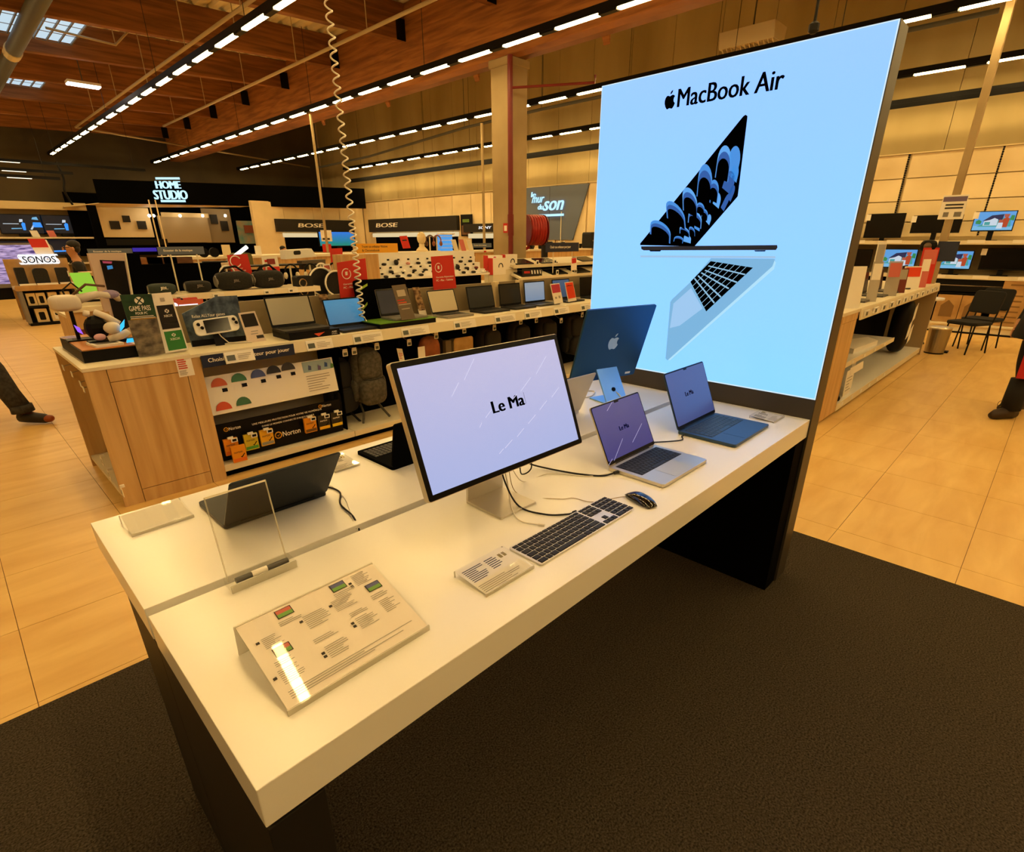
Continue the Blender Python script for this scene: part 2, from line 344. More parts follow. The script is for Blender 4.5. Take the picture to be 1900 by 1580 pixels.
# far-left tracks over the television wall
for q, (px, py) in enumerate(((270, 318), (136, 324), (112, 334))):
    p = at(px, py, 1, 21.0-.6*q)
    t = thing('wall_wash_track', ['long', 'middle', 'short'][q]+' black spotlight track hanging before the television wall', 'light', (0, p.y, p.z))
    MB().box(-3, p.x, -.03, .03, 0, .07).build('track', M_BLACK, t)
    for xx in (.6, 2.0): MB().box(xx, xx+.5, -.035, .035, -.012, -.001).build('lamp', glow('dim_lamp', (1, .85, .6), 2.2), t)
    for xx in (.5, p.x-.3): MB().cyl((xx, 0, .07), (xx, 0, ZD-p.z), .005, n=5).build('suspension_wire', M_DGREY, t)
# ---------------------------------------------------------------- pipes and ducts under the roof
def pipe(path, r, m, label, hang=(), name='sprinkler_pipe'):
    b = MB().ring(path, r, 8)
    t = thing(name, label, 'pipe', (0, 0, 0)); b.build('pipe_run', m, t, smooth=True)
    for h in hang: MB().cyl(h, (h[0], h[1], ZD), .008, n=6).build('hanger_rod', m, t)
    return t
pipe([(4.13, 5, 4.75), (4.13, 21.6, 4.75), (12.9, 24.5, 4.6)], .028, M_PIPE, 'pale sprinkler pipe above the leftmost row of lamps', [(4.13, 9+2.5*q, 4.75) for q in range(5)])
pipe([(4.42, 6, 4.78), (4.42, 20, 4.78)], .014, M_PIPE, 'thin pale conduit beside the long sprinkler pipe', [(4.42, 10, 4.78), (4.42, 15, 4.78)])
pipe([(5.92, 5, 4.75), (5.92, 19.6, 4.75)], .028, M_PIPE, 'pale sprinkler pipe running before the timber main beam', [(5.92, 8.5+2.5*q, 4.75) for q in range(5)])
pipe([(2.45, 13.0, 5.0), (3.5, 13.2, 5.0), (4.0, 12.6, 5.5)], .02, M_PIPE, 'bent pale pipe branching off beside the grey duct', [(3.5, 13.2, 5.0)])
pipe([(11.2, 1.0, 4.52), (11.2, 5.5, 4.5), (11.2, 9.4, 4.5), (11.2, 12.2, 4.45), (11.2, 17, 4.2), (11.2, 20.5, 4.15)], .035, M_DUCT, 'dark grey conduit running along behind the cream column', [(11.2, 3, 4.5), (11.2, 9.4, 4.5), (11.2, 12.2, 4.45)])
d = MB().ring([(2.13, 6, 4.9), (2.13, 21, 4.9)], .12, 14); t = thing('ventilation_duct', 'thick grey duct crossing the top left corner under the skylight', 'duct')
d.build('duct_run', M_DUCT, t, smooth=True); MB().cyl((2.13, 14.4, 4.9), (2.13, 14.75, 4.9), .135, n=14).build('clamp', mat('clamp_cream', '#c8b482', .5), t)
for yy in (8, 12, 17): MB().cyl((2.13, yy, 4.9), (2.13, yy, ZD), .01, n=6).build('hanger_rod', M_DUCT, t)
p = at(155, 158, 2, 4.75); t = thing('pendant_lamp', 'single bright white lamp glowing between the timber purlins', 'light', p)
MB().box(-.3, .3, -.14, .14, 0, .05).build('housing', M_WPLAS, t); MB().box(-.29, .29, -.13, .13, -.02, -.001).build('lamp', glow('cool_lamp', '#fff0e8', 12), t); MB().cyl((0, 0, .05), (0, 0, ZD-p.z), .01, n=6).build('hanger_rod', M_DUCT, t)
# projector or heater unit hanging behind the poster top
p = at(1395, 70, 0, 10.4); t = thing('ceiling_heater', 'beige finned heater unit hanging above the lit poster', 'heater', p)
h = MB()
h.prism([(-.25, -.45, .1), (.25, -.45, .1), (.2, -.45, -.12), (-.2, -.45, -.12)], (0, .9, 0)); h.build('housing', M_PIPE, t)
for q in range(12): MB().prism([(-.19, -.43+.075*q, -.121), (.19, -.43+.075*q, -.121), (.12, -.43+.075*q, -.19), (-.12, -.43+.075*q, -.19)], (0, .012, 0)).build('fin', M_PIPE, t)
MB().cyl((0, 0, .1), (0, 0, 7.5-p.z), .012, n=6).build('hanger_rod', M_DUCT, t)
p = at(1512, 40, 0, 6.0); t = thing('hanging_cable', 'black power cable with a plug hanging above the poster edge', 'cable', (p.x, p.y, p.z))
MB().cyl((0, 0, 0), (0, 0, ZD-p.z), .012, n=8).build('lead', M_RUB, t); MB().lathe([(.02, -.09), (.045, -.07), (.045, -.02), (.02, 0)], n=12).build('plug', M_RUB, t)
# ================================================================ display table and lit poster
H, TH, L = .875, .0844, 2.479
GY0, GY1, BY = .579, .613, 1.183
t = thing('display_table', 'long white double display table carrying computers, dark legs', 'table', (0, 0, 0))
MB().box(0, L, 0, GY0, H-TH, H).build('front_tabletop', M_WHITE, t, bevel=.0015); MB().box(0, L, GY1, BY, H-TH, H).build('rear_tabletop', M_WHITE, t, bevel=.0015)
MB().box(.004, L, GY0-.02, GY1+.02, H-TH-.012, H-TH-.002).build('channel', mat('channel_grey', '#b8b0a0', .5), t)
MB().box(.003, .1, .006, GY1, .006, H-TH-.014).build('leg_panel', M_DGREY, t, bevel=.002, label='charcoal leg panel')
MB().box(.003, .1, GY1+.001, BY-.3, .006, H-TH-.014).build('leg_panel', M_DGREY, t, label='charcoal leg panel')
MB().box(.1, L, .3, .34, H-TH-.1, H-TH-.014).build('under_rail', M_BLACKM, t)
MB().box(2.36, L-.002, .004, BY, .006, H-TH-.002).build('end_panel', M_BLACKM, t)
# lit poster wall
M_FRAME = mat('poster_frame', '#3a342a', .45); M_LIT = emit_grad('poster_lit', '#90dcff', '#98cdff', 2, .97, 2.33, 1.0)
t = thing('light_box', 'tall lit blue advertising light box behind the display table', 'light box', (0, 0, 0))
LX = L
for e in [n for n in M_LIT.node_tree.nodes if n.bl_idname == 'ShaderNodeValToRGB'][0].color_ramp.elements: c = list(e.color); c[2] *= 1.45; e.color = c    # the blue channel of the lit print is stronger than the picture can show
MB().box(LX+.002, LX+.12, -.006, 1.257, .006, 2.335).build('frame', M_FRAME, t, bevel=.002)
MB().box(LX-.0015, LX+.001, -.003, 1.254, .9735-.006, 2.333).build('panel_rim', glow('poster_rim_light', '#d4eeff', 1.0), t)
pan = MB().box(LX-.003, LX-.0016, .001, 1.25, .9735, 2.329).build('lit_panel', M_LIT, t)
PXX = LX-.0035
def zp(zx, zy, k=0): p = at(1170+zx/3.293, 200+zy/3.293, 0, PXX-k); return p
def printpoly(name, pts, m, k=0): return MB().add([zp(a, b, k) for a, b in pts], [tuple(range(len(pts)))]).build(name, m, pan)
PBLK = mat('print_black', '#020203', 1.0, spec=0); E_ = lambda n, h, s=1: glow(n, h, s)
printpoly('printed_laptop_lid', [(58, 838), (60, 826), (72, 812), (688, 52), (702, 42), (714, 50), (713, 66), (655, 540), (645, 552), (390, 846)], PBLK)
def petal(pts, m): printpoly('printed_petal', pts, m, .0004)
B1, B2, B3 = E_('print_blue', '#3f8fe0'), E_('print_blue_light', '#5aa6ee'), E_('print_blue_deep', '#1f5aa8')
def fan(p, q, r, hgt, m):
    "one rounded petal standing on the line p-q, its round top bulging towards r"
    p, q, r = V((*p, 0)), V((*q, 0)), V((*r, 0)); out = [p, q]; mid = (p+q)/2; ax = (r-mid)
    for k in range(9):
        a = math.pi*k/8; out.append(mid+(q-p)/2*math.cos(a)+ax*(hgt+(1-hgt)*math.sin(a)))
    petal([(v.x, v.y) for v in out], m)
def dome(o, wv, up, m, core=True):
    "petal given by its foot, half-width vector and height vector; its dark core leaves a blue rim"
    o, wv, up = V((*o, 0)), V((*wv, 0)), V((*up, 0))
    f = lambda s, k: [o-wv*s]+[o-wv*s*math.cos(math.pi*i/10)+up*(k*.55+k*.45*math.sin(math.pi*i/10)) for i in range(11)]+[o+wv*s]
    printpoly('printed_petal', [(v.x, v.y) for v in f(1, 1)], m, .0004); printpoly('printed_petal_shade', [(v.x, v.y) for v in f(.93, .82)], B3, .00055) if core else None
    if core: printpoly('printed_petal_core', [(v.x, v.y) for v in f(.86, .62)], PBLK, .0007)
dome((180, 800), (62, 30), (5, -105), B1); dome((280, 710), (58, 38), (-10, -130), B1); dome((365, 650), (45, 25), (-5, -160), B2); dome((445, 560), (42, 20), (20, -215), B1)
dome((555, 440), (40, 14), (30, -210), B2); dome((610, 420), (32, 22), (42, -185), B1, False); dome((500, 570), (28, 14), (18, -130), B1); dome((390, 720), (40, 20), (8, -90), B2)
dome((425, 650), (24, 12), (6, -70), B1); dome((330, 780), (30, 14), (0, -52), B2); dome((375, 775), (18, 10), (0, -48), B1); dome((290, 822), (28, 6), (8, -38), B1); dome((345, 822), (22, 6), (4, -45), B2, False)
dome((520, 600), (18, 16), (20, -80), B2, False); dome((585, 510), (26, 22), (38, -120), B3, False); dome((628, 440), (18, 18), (22, -95), B1, False); dome((450, 680), (18, 12), (8, -60), B1); dome((405, 745), (16, 10), (4, -55), B1, False); dome((600, 560), (10, 14), (35, -85), B3, False); dome((560, 620), (9, 12), (45, -95), B3, False); dome((470, 705), (10, 12), (18, -52), B2, False)
printpoly('printed_laptop_base', [(64, 846), (895, 838), (898, 852), (888, 868), (80, 870), (66, 862)], E_('print_dark_blue', '#0f1a26'))
for a in (115, 755): printpoly('printed_foot', [(a, 870), (a+72, 869), (a+66, 877), (a+6, 877)], PBLK)
printpoly('printed_lid_edge', [(60, 901), (885, 905), (886, 919), (60, 913)], E_('print_pale', '#9cc4e6'))
printpoly('printed_laptop_deck', [(492, 918), (880, 922), (886, 940), (872, 975), (240, 1538), (224, 1541), (214, 1530), (243, 1185), (255, 1168), (370, 1060)], E_('print_steel_blue', '#79b4de'), .0002)
printpoly('printed_deck_edge', [(880, 930), (888, 945), (876, 985), (242, 1541), (228, 1540), (866, 968)], E_('print_pale2', '#aee0fa'), .0004)
printpoly('printed_trackpad', [(370, 1100), (262, 1195), (240, 1345), (300, 1330), (440, 1225)], E_('print_lavender', '#9cc8f0'), .0004)
printpoly('printed_keyboard', [(490, 936), (748, 976), (462, 1243), (366, 1062)], PBLK, .0005)
GAP = E_('print_gap', '#8cbada')
for a, b, c, d in ((475, 968, 700, 1022), (455, 995, 650, 1070), (432, 1010, 600, 1108), (412, 1028, 552, 1160), (390, 1044, 512, 1196)):
    printpoly('printed_key_gap', [(a-3, b), (a+3, b-6), (c+3, d-8), (c-3, d)], GAP, .0008)
for k in range(9):
    f = (k+1)/10; a = (366+(490-366)*f, 1062+(936-1062)*f); b = (462+(748-462)*f, 1243+(976-1243)*f)
for k in range(1, 7):
    f = k/7; a = (490+(366-490)*0+258*f*.98, 936+40*f); b = (366+96*f, 1062+181*f)
    printpoly('printed_key_gap', [(a[0]-2, a[1]), (a[0]+2, a[1]), (b[0]+2, b[1]), (b[0]-2, b[1])], GAP, .0008)
def apple(parent, f, m, name='logo'):
    "bitten fruit outline with its leaf; f maps unit-square coordinates to points"
    body = [(.50, .70), (.60, .74), (.70, .76), (.82, .74), (.93, .66), (.85, .58), (.82, .47), (.86, .36), (.97, .27), (.90, .13), (.78, .01), (.68, -.01), (.57, .03), (.46, .03), (.36, -.01), (.26, .01), (.14, .14), (.05, .32), (.04, .50), (.10, .65), (.22, .75), (.34, .75), (.43, .71)]
    leaf = [(.49, .80), (.51, .90), (.58, .98), (.70, 1.03), (.70, .94), (.62, .84)]
    o = MB(); o.add([f(a, b) for a, b in body], [tuple(range(len(body)))]); o.build(name, m, parent); MB().add([f(a, b) for a, b in leaf], [tuple(range(len(leaf)))]).build(name+'_leaf', m, parent)
apple(pan, lambda a, b: V((PXX-.0005, .893-.057*a, 2.184+.070*b)), PBLK, 'printed_logo')
text('lettering', 'MacBook Air', (PXX, .824, 2.184), (0, -.462, 0), (0, 0, .071), PBLK, pan, off=.035)

# ================================================================ computers on the table
M_ALU = mat('aluminium_silver', '#d2ccc0', .35, .75); M_ALUW = mat('aluminium_warm', '#cfc6b4', .38, .55); M_MID = mat('midnight_aluminium', '#3a5066', .4, .6)
M_SPB = mat('space_black', '#22282e', .4, .6); M_KEY = mat('black_key', '#191a1e', .5, spec=.35); M_KEYL = mat('key_legend', '#b8b8b4', .6); M_BEZ = mat('black_bezel', '#020203', .35, spec=.15)
M_WHITEKB = mat('keyboard_tray', '#dcd8d0', .35, .5)
_KM = {}
def keymesh(w_, d_, h_, m):
    k = (round(w_, 4), round(d_, 4), m.name)
    if k not in _KM:
        b = .0012; me = MB(); me.add([(-w_/2, -d_/2, 0), (w_/2, -d_/2, 0), (w_/2, d_/2, 0), (-w_/2, d_/2, 0), (-w_/2+b, -d_/2+b, h_), (w_/2-b, -d_/2+b, h_), (w_/2-b, d_/2-b, h_), (-w_/2+b, d_/2-b, h_)],
                                   [(0, 3, 2, 1), (4, 5, 6, 7), (0, 1, 5, 4), (1, 2, 6, 5), (2, 3, 7, 6), (3, 0, 4, 7)])
        me = me.mesh('key'); me.materials.append(m); _KM[k] = me
    return _KM[k]
def keys(parent, x0, y1, pitch, rows, m, h_=.0018, z=0, gap=.0026, fh=1.0):
    "rows of keys laid from the top left corner (x0,y1); each row is a list of widths in key units (negative = empty)"
    y = y1
    for r, row in enumerate(rows):
        d_ = pitch*(fh if r == 0 else 1); x = x0
        for w_ in row:
            if w_ > 0:
                hh = 2 if isinstance(w_, complex) else 1
                o = link('key', keymesh(w_*pitch-gap, d_-gap, h_, m), None, parent); o.location = (x+w_*pitch/2, y-d_/2, z)
            x += abs(w_)*pitch
        y -= d_
LAPK = [[1.0357]*14, [1]*13+[1.5], [1.5]+[1]*12+[1], [1.75]+[1]*11+[1.75], [1.25]+[1]*11+[2.25], [1, 1, 1, 1.25, 5, 1.25, 1, 1, 1, 1]]
def laptop(label, loc, rz, w_, d_, lean, body, scr, keym=M_KEY, keyson=True, th=.014, lidh=None, well=M_BLACK, pad=None, words=None, streaks=(), notch=True, logo=None, name='laptop', group=None, pitch=None, scrinset=.006):
    "open laptop: front edge towards -y, hinge at y=d_; lean is the backward tilt of the lid from upright"
    t = thing(name, label, 'laptop', loc, rz, group); lidh = lidh or d_-.004
    b = MB().rslab((-w_/2, 0, th), (w_, 0, 0), (0, d_, 0), th-.002, .011).build('base', body, t, bevel=.0012)
    pt = pitch or (w_*.86/14.5); kw = pt*14.5; y1 = d_-.022
    if keyson:
        MB().box(-kw/2-.003, kw/2+.003, y1-pt*5.72, y1+.002, th, th+.0004).build('keyboard_well', well, t)
        keys(t, -kw/2, y1, pt, LAPK, keym, .0012, th+.0004, fh=.7)
    MB().rslab((-w_*.205, .006, th+.0005), (w_*.41, 0, 0), (0, d_*.38, 0), .0006, .005).build('trackpad', pad or body, t)
    sn, cs = math.sin(lean), math.cos(lean); f = lambda a, b, c=0: V((a, d_-.004+b*sn-c*cs, th+.002+b*cs+c*sn))
    U_ = V((1, 0, 0)); W_ = V((0, sn, cs)); nn = V((0, -cs, sn))
    lid = MB().rslab(f(-w_/2, 0), U_*w_, W_*lidh, .005, .009).build('lid', body, t, bevel=.001)
    MB().rslab(f(-w_/2+.0015, .0015, .0007), U_*(w_-.003), W_*(lidh-.003), .0006, .008).build('bezel', M_BEZ, t)
    si = scrinset; bb = .014 if scrinset < .01 else .02
    sc = MB().rslab(f(-w_/2+si, bb, .0012), U_*(w_-2*si), W_*(lidh-bb-si), .0004, .006).build('screen', scr, t)
    if notch: MB().rslab(f(-.014, lidh-si-.006, .0016), U_*.028, W_*.0065, .0003, .002).build('notch', M_BEZ, sc)
    if words: text('lettering', words[0], f(-w_/2+w_*words[1], lidh*words[2], .0014), U_*(w_*words[3]), W_*(lidh*words[4]), words[5], sc, off=.05, lift=.0008)
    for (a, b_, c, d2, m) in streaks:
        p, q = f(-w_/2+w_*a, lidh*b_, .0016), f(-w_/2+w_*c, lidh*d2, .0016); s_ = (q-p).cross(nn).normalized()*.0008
        MB().quad(p-s_, q-s_, q+s_, p+s_).build('painted_reflection', m, sc)  # reflection in the screen, painted as a thin glowing bar
    MB().cyl(V((-w_*.36, d_-.002, th-.001)), V((w_*.36, d_-.002, th-.001)), .0045, n=10).build('hinge', M_BEZ, t)
    if logo: apple(lid, lambda a, b_: f((.5-a)*.04, lidh*.5-.022+.044*b_, -.0054), logo)
    return t
S_PURP = emit_grad('screen_purple', '#32357a', '#3c3f84', 2, 0, .2, .9); S_PURP2 = emit_grad('screen_dusk', '#3c477e', '#4a5288', 2, 0, .2, .9)
S_STRK = glow('screen_reflection_paint', '#b7b0d8', 1.0); S_TXT = mat('screen_text', '#020204', 1.0, spec=0)
t = laptop('silver laptop showing Le Ma on a purple screen, beside the black mouse', (1.519, .103, H), 0, .3126, .2212, .46, M_ALU, S_PURP, words=('Le Ma', .40, .47, .19, .075, S_TXT),
       streaks=((.28, .86, .42, .97, S_STRK), (.56, .2, .86, .44, S_STRK), (.12, .05, .4, .33, S_STRK), (.0, .02, .1, .09, S_STRK)), pad=mat('pad_silver', '#cfc9bc', .3, .5))
MB().box(-.10, -.055, .085, .0855, .0141, .0143)
laptop('dark blue laptop showing Le Ma, nearest the lit poster', (2.066, .092, H), .01, .3557, .248, .40, M_MID, S_PURP2, keym=mat('dark_key', '#1c2a38', .4), well=mat('dark_well', '#0d1822', .5), words=('Le Ma', .36, .5, .2, .08, mat('screen_text_dim', '#0c0e1c', 1.0, spec=0)))
laptop('black laptop seen from behind, beside the tall clear stand', (.414, 1.075, H), math.pi, .3126, .2212, .66, M_SPB, mat('screen_dark', '#101216', .2), keyson=False)
laptop('pale silver laptop seen from behind, between the big monitor and the blue desktop computer', (1.70, 1.04, H), math.pi-.05, .3041, .215, .42, M_ALUW, mat('screen_dark', '#101216', .2), keyson=False)
# tablet on its keyboard folio, half hidden by the big monitor
t = thing('tablet', 'black tablet on a keyboard folio behind the big monitor', 'tablet', (.97, .99, H), .02)
MB().rslab((-.14, -.115, .012), (.28, 0, 0), (0, .235, 0), .012, .01).build('folio_base', M_BLACKM, t)
keys(t, -.125, .10, .0178, [[1]*14]*5, mat('folio_key', '#26262a', .5), .002, .0122)
MB().rslab((-.14, -.115, .012), (.28, 0, 0), (0, -.035, .165), .008, .008).build('folio_back', M_BLACKM, t); MB().slab((.13, -.105, .03), (-.26, 0, 0), (0, -.028, .135), .003).build('screen', M_SCROFF, t)
# ---------------------------------------------------------------- big monitor
ti = .36; W_ = V((0, math.sin(ti), math.cos(ti))); nn = V((0, -math.cos(ti), math.sin(ti)))
t = thing('monitor', 'large silver monitor showing Le Ma, on an aluminium stand', 'monitor', (.9086, .3384, H), -.015)
o = V((-.3115, 0, .140)); U_ = V((.623, 0, 0)); hh = .362
MB().rslab(o, U_, W_*hh, .019, .008, 3).build('housing', M_ALUW, t, bevel=.0015)
MB().rslab(o+U_*.003+W_*.002+nn*.0008, U_*.994, W_*(hh-.004), .0007, .006, 3).build('bezel', M_BEZ, t)
S_STU = emit_grad('screen_lavender', '#a9b4e2', '#bcb8dc', 2, .14, .5, 1.0)
so = o+V((.017, 0, 0))+W_*.017+nn*.0013; su, sw = V((.589, 0, 0)), W_*(hh-.034)
sc = MB().slab(so, su, sw, .0004).build('screen', S_STU, t)
text('lettering', 'Le Ma', so+su*.452+sw*.475, su*.215, sw*.105, S_TXT, sc, off=.06, lift=.0006)
MB().slab(so+su*.676+sw*.478+nn*.0006, su*.0016, sw*.11, .0002).build('cursor', mat('cursor_blue', '#4a4a86', .5), sc)
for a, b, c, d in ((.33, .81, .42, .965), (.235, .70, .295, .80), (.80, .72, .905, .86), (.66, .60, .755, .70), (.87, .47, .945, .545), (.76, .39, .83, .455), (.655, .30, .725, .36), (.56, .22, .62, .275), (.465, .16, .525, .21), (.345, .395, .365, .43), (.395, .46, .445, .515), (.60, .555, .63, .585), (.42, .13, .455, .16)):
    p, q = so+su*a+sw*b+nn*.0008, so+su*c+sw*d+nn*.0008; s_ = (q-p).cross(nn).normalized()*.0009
    MB().quad(p-s_, q-s_, q+s_, p+s_).build('painted_reflection', glow('reflection_paint_white', '#d6d4f2', 1.0), sc)  # screen reflections painted as pale glowing bars
MB().rslab((-.066, -.005, .0075), (.152, 0, 0), (0, .16, 0), .0075, .006).build('stand_foot', M_ALU, t, bevel=.001)
MB().slab((-.064, .146, .006), (.150, 0, 0), (0, -.012, .27), .009).build('stand_neck', M_ALU, t, bevel=.001)
MB().slab((-.064, .136, .262), (.150, 0, 0), (0, -.055, .02), .010).build('stand_hinge', M_ALU, t)
# ---------------------------------------------------------------- keyboard and mouse
t = thing('keyboard', 'full-size keyboard with black keys in front of the big monitor', 'keyboard', (.742, .09, H), 0)
MB().rslab((0, 0, .006), (.4187, 0, 0), (0, .1149, 0), .0052, .008).build('tray', M_WHITEKB, t, bevel=.001)
pk = .01905
keys(t, .0055, .1105, pk, [[1.0357]*14+[-.32]+[1]*3+[-.3]+[1]*4, [1]*13+[1.5]+[-.32]+[1]*3+[-.3]+[1]*4, [1.5]+[1]*13+[-.32]+[1]*3+[-.3]+[1]*4, [1.75]+[1]*11+[1.75]+[-3.62]+[1]*4, [1.25]+[1]*11+[2.25]+[-.32]+[-1, 1, -1]+[-.3]+[1]*4, [1.5, 1, 1.3, 6.2, 1.3, 1, 2.2]+[-.32]+[1]*3+[-.3]+[2, 1, 1]], M_KEY, .0024, .006, .0028, .72)
t = thing('mouse', 'glossy black mouse to the right of the keyboard', 'mouse', (1.232, .108, H), -.28)
mm = MB(); rings = []
for i in range(13):
    s_ = -1+2*i/12; y = s_*.0567; hw = .0285*(1-abs(s_)**3.2*.42); z = .0216*max(.16, (1-abs(s_*.96)**2.6))
    rings.append([(hw*math.cos(math.radians(a)), y, .003+z*max(0, math.sin(math.radians(a)))**.75) for a in range(0, 181, 18)])
vs = [p for r in rings for p in r]; n = 11
mm.add(vs, [(i*n+k, i*n+k+1, (i+1)*n+k+1, (i+1)*n+k) for i in range(12) for k in range(n-1)]+[tuple(range(n)), tuple(range(12*n, 13*n))[::-1]]+[(i*n, (i+1)*n, (i+1)*n+n-1, i*n+n-1) for i in range(12)])
mm.build('shell', mat('mouse_gloss', '#0a0a0c', .06, coat=.5), t, smooth=True)
MB().rslab((-.026, -.05, .003), (.052, 0, 0), (0, .1, 0), .003, .02).build('sole', M_ALU, t)
# ---------------------------------------------------------------- blue desktop computer seen from behind
t = thing('desktop_computer', 'blue all-in-one computer seen from behind, before the lit poster', 'computer', (2.13, .9, H), -.26)
ti = .3146; W_ = V((0, -math.sin(ti), math.cos(ti))); nn = V((0, math.cos(ti), math.sin(ti))); M_IM = mat('deep_blue_aluminium', '#2c5578', .38, .8); M_IML = mat('blue_stand', '#7fb2dd', .32, .6)
o = V((-.212, 0, .097)); U_ = V((.424, 0, 0)); hh = .384
bk = MB().rslab(o, U_, W_*hh, .0115, .008, 3).build('back_shell', M_IM, t, bevel=.001)
MB().rslab(o+U_+nn*.012-U_*.01+W_*.06, -U_*.98, W_*(hh-.065), .0006, .006, 3).build('screen', M_SCROFF, t)
apple(bk, lambda a, b: o+U_*.5-nn*(-.0007+.0015)*0+V((-.034+.068*a, 0, 0))+W_*(hh*.44+.082*b)-nn*.0006-V((0, .0116*0, 0)), mat('logo_mirror', '#a8c2d6', .2, .8))
MB().slab((-.060, -.118, .004), (.132, 0, 0), (0, .105, .165), .007).build('stand_neck', M_IML, t, bevel=.0008)
MB().rslab((-.063, -.125, .006), (.146, 0, 0), (0, .145, 0), .006, .004).build('stand_foot', M_IML, t)
MB().cyl((.006, -.085, .062), (.006, -.066, .058), .011, n=16).build('cable_hole', M_BLACK, t)
MB().slab(o+V((.355, -.001, 0))+W_*.012-nn*.0005, (.034, 0, 0), W_*.012, .0005).build('sticker', M_PAPER, t)
# ---------------------------------------------------------------- cables on the table
def cable(label, pts, r, m, name='cable', tip=None):
    "smooth lead through the given points"
    P_ = [V(p) for p in pts]; out = []
    for i in range(len(P_)-1):
        a, b, c, d = P_[max(i-1, 0)], P_[i], P_[i+1], P_[min(i+2, len(P_)-1)]
        for k in range(8):
            s_ = k/8; out.append(.5*((2*b)+(c-a)*s_+(2*a-5*b+4*c-d)*s_*s_+(3*b-a-3*c+d)*s_**3))
    out.append(P_[-1]); t = thing(name, label, 'cable', (0, 0, 0)); MB().ring(out, r, 8).build('lead', m, t, smooth=True)
    if tip: MB().ring([P_[-1], P_[-1]+(P_[-1]-out[-3]).normalized()*tip], r*1.9, 8).build('plug', m, t)
    return t
z = H+.0035
cable('black cable curving from the big monitor to the silver laptop', [(.99, .44, .99), (1.10, .50, .95), (1.19, .521, z+.012), (1.245, .40, z+.002), (1.30, .31, z), (1.345, .285, z+.004)], .003, M_RUB, tip=.018)
cable('thin white cable lying beside the black laptop lead', [(1.0, .45, .97), (1.08, .47, z), (1.19, .45, z), (1.27, .34, z-.001), (1.35, .30, z)], .0016, M_WCAB)
cable('black keyboard lead drooping from under the big monitor', [(.93, .43, 1.02), (.925, .40, .95), (.93, .345, z+.006), (.955, .26, z), (1.0, .215, z), (1.02, .208, z)], .0026, M_RUB, tip=.012)
cable('short white lead with a plug beside the keyboard', [(.955, .44, 1.0), (.955, .42, .93), (.90, .345, z+.006), (.875, .285, z), (.895, .235, z)], .0021, M_WCAB, tip=.018)
cable('black cable looped below the big monitor', [(.99, .40, 1.0), (1.02, .42, .94), (1.055, .41, .955), (1.06, .43, 1.02)], .0022, M_RUB)
cable('thin pale lead running to the black mouse', [(.98, .44, .98), (1.0, .42, z), (1.06, .30, z), (1.10, .27, z-.001), (1.12, .21, z-.001), (1.2, .17, z), (1.225, .155, z)], .0012, mat('lead_beige', '#a89468', .6))
cable('black power cord curling from the black laptop into the table groove', [(.565, .915, z+.004), (.60, .905, z), (.607, .84, z), (.565, .76, z), (.55, .66, z), (.535, .602, H-.02)], .0028, M_RUB)
cable('thin white cord beside the curling black power cord', [(.575, .96, z), (.612, .915, z), (.598, .80, z), (.57, .72, z), (.545, .66, z), (.53, .61, H-.01)], .0014, M_WCAB)
cable('black lead between the silver laptop and the dark blue laptop', [(1.66, .40, z), (1.73, .345, z), (1.82, .285, z), (1.865, .305, z), (1.889, .30, z+.003)], .0024, M_RUB)
cable('white power lead hanging out of the blue computer stand', [(2.115, .835, .94), (2.13, .80, .915), (2.15, .77, z), (2.19, .74, z)], .003, M_WCAB)
cable('white cable tangle lying behind the blue computer stand', [(1.86, 1.0, z), (1.95, 1.05, z), (2.05, 1.0, z), (2.12, 1.06, z), (2.2, 1.0, z), (2.1, .95, z), (2.0, 1.0, z)], .003, M_WCAB)
t = thing('power_strip', 'white power strip lying behind the pale silver laptop', 'power strip', (2.02, 1.08, H), .3); MB().box(-.12, .12, -.02, .02, 0, .022).build('strip_body', M_WPLAS, t, bevel=.004)
for q in range(3): MB().cyl((-.07+.07*q, 0, .0215), (-.07+.07*q, 0, .0235), .014, n=14).build('socket', M_GREY, t)
# ---------------------------------------------------------------- acrylic price holders, signs and stands
def price_holder(label, cx, cy, w_, d_, hgt, rz=0, seed=1, blocks=True):
    "clear wedge with a printed card under the acrylic"
    t = thing('price_holder', label, 'price holder', (cx, cy, H), rz)
    sl = V((0, d_, hgt)); MB().slab((-w_/2, -d_/2, .008), (w_, 0, 0), sl, .003).build('acrylic_plate', M_ACR, t)
    c = MB().slab((-w_/2+.003, -d_/2+.003, .0043), (w_-.006, 0, 0), sl*.97, .0006).build('card', M_PAPER, t)
    MB().slab((-w_/2, -d_/2, .0004), (w_, 0, 0), (0, 0, .0085), .003).build('front_edge', M_ACRE, t)
    MB().slab((-w_/2, d_/2, .0004), (.003, 0, 0), (0, 0, hgt+.004), .003).build('foot', M_ACRE, t); MB().slab((w_/2-.003, d_/2, .0004), (.003, 0, 0), (0, 0, hgt+.004), .003).build('foot', M_ACRE, t)
    o = V((-w_/2+.008, -d_/2+.008, .0046)); U_ = V((w_-.016, 0, 0)); q = sl*.9
    lines(MB(), o, U_*.95, q*.3, 5, .4, seed).build('print', M_INK, c); lines(MB(), o+q*.42+U_*.02, U_*.42, q*.5, 8, .45, seed+1).build('print', M_DINK, c); lines(MB(), o+q*.5+U_*.5, U_*.3, q*.42, 6, .45, seed+2).build('print', M_DINK, c)
    for a in (.84, .93):
        if blocks: MB().slab(o+U_*(a-.04)+q*.72+V((0, 0, .0006)), U_*.06, q*.16, .0003).build('energy_mark', mat('olive_print', '#8a7a2a', .7), c)
    return t
price_holder('clear price holder with printed card left of the keyboard', .642, .152, .164, .112, .012)
price_holder('clear price holder at the back left corner of the table', .142, 1.055, .16, .11, .022, .02, 5)
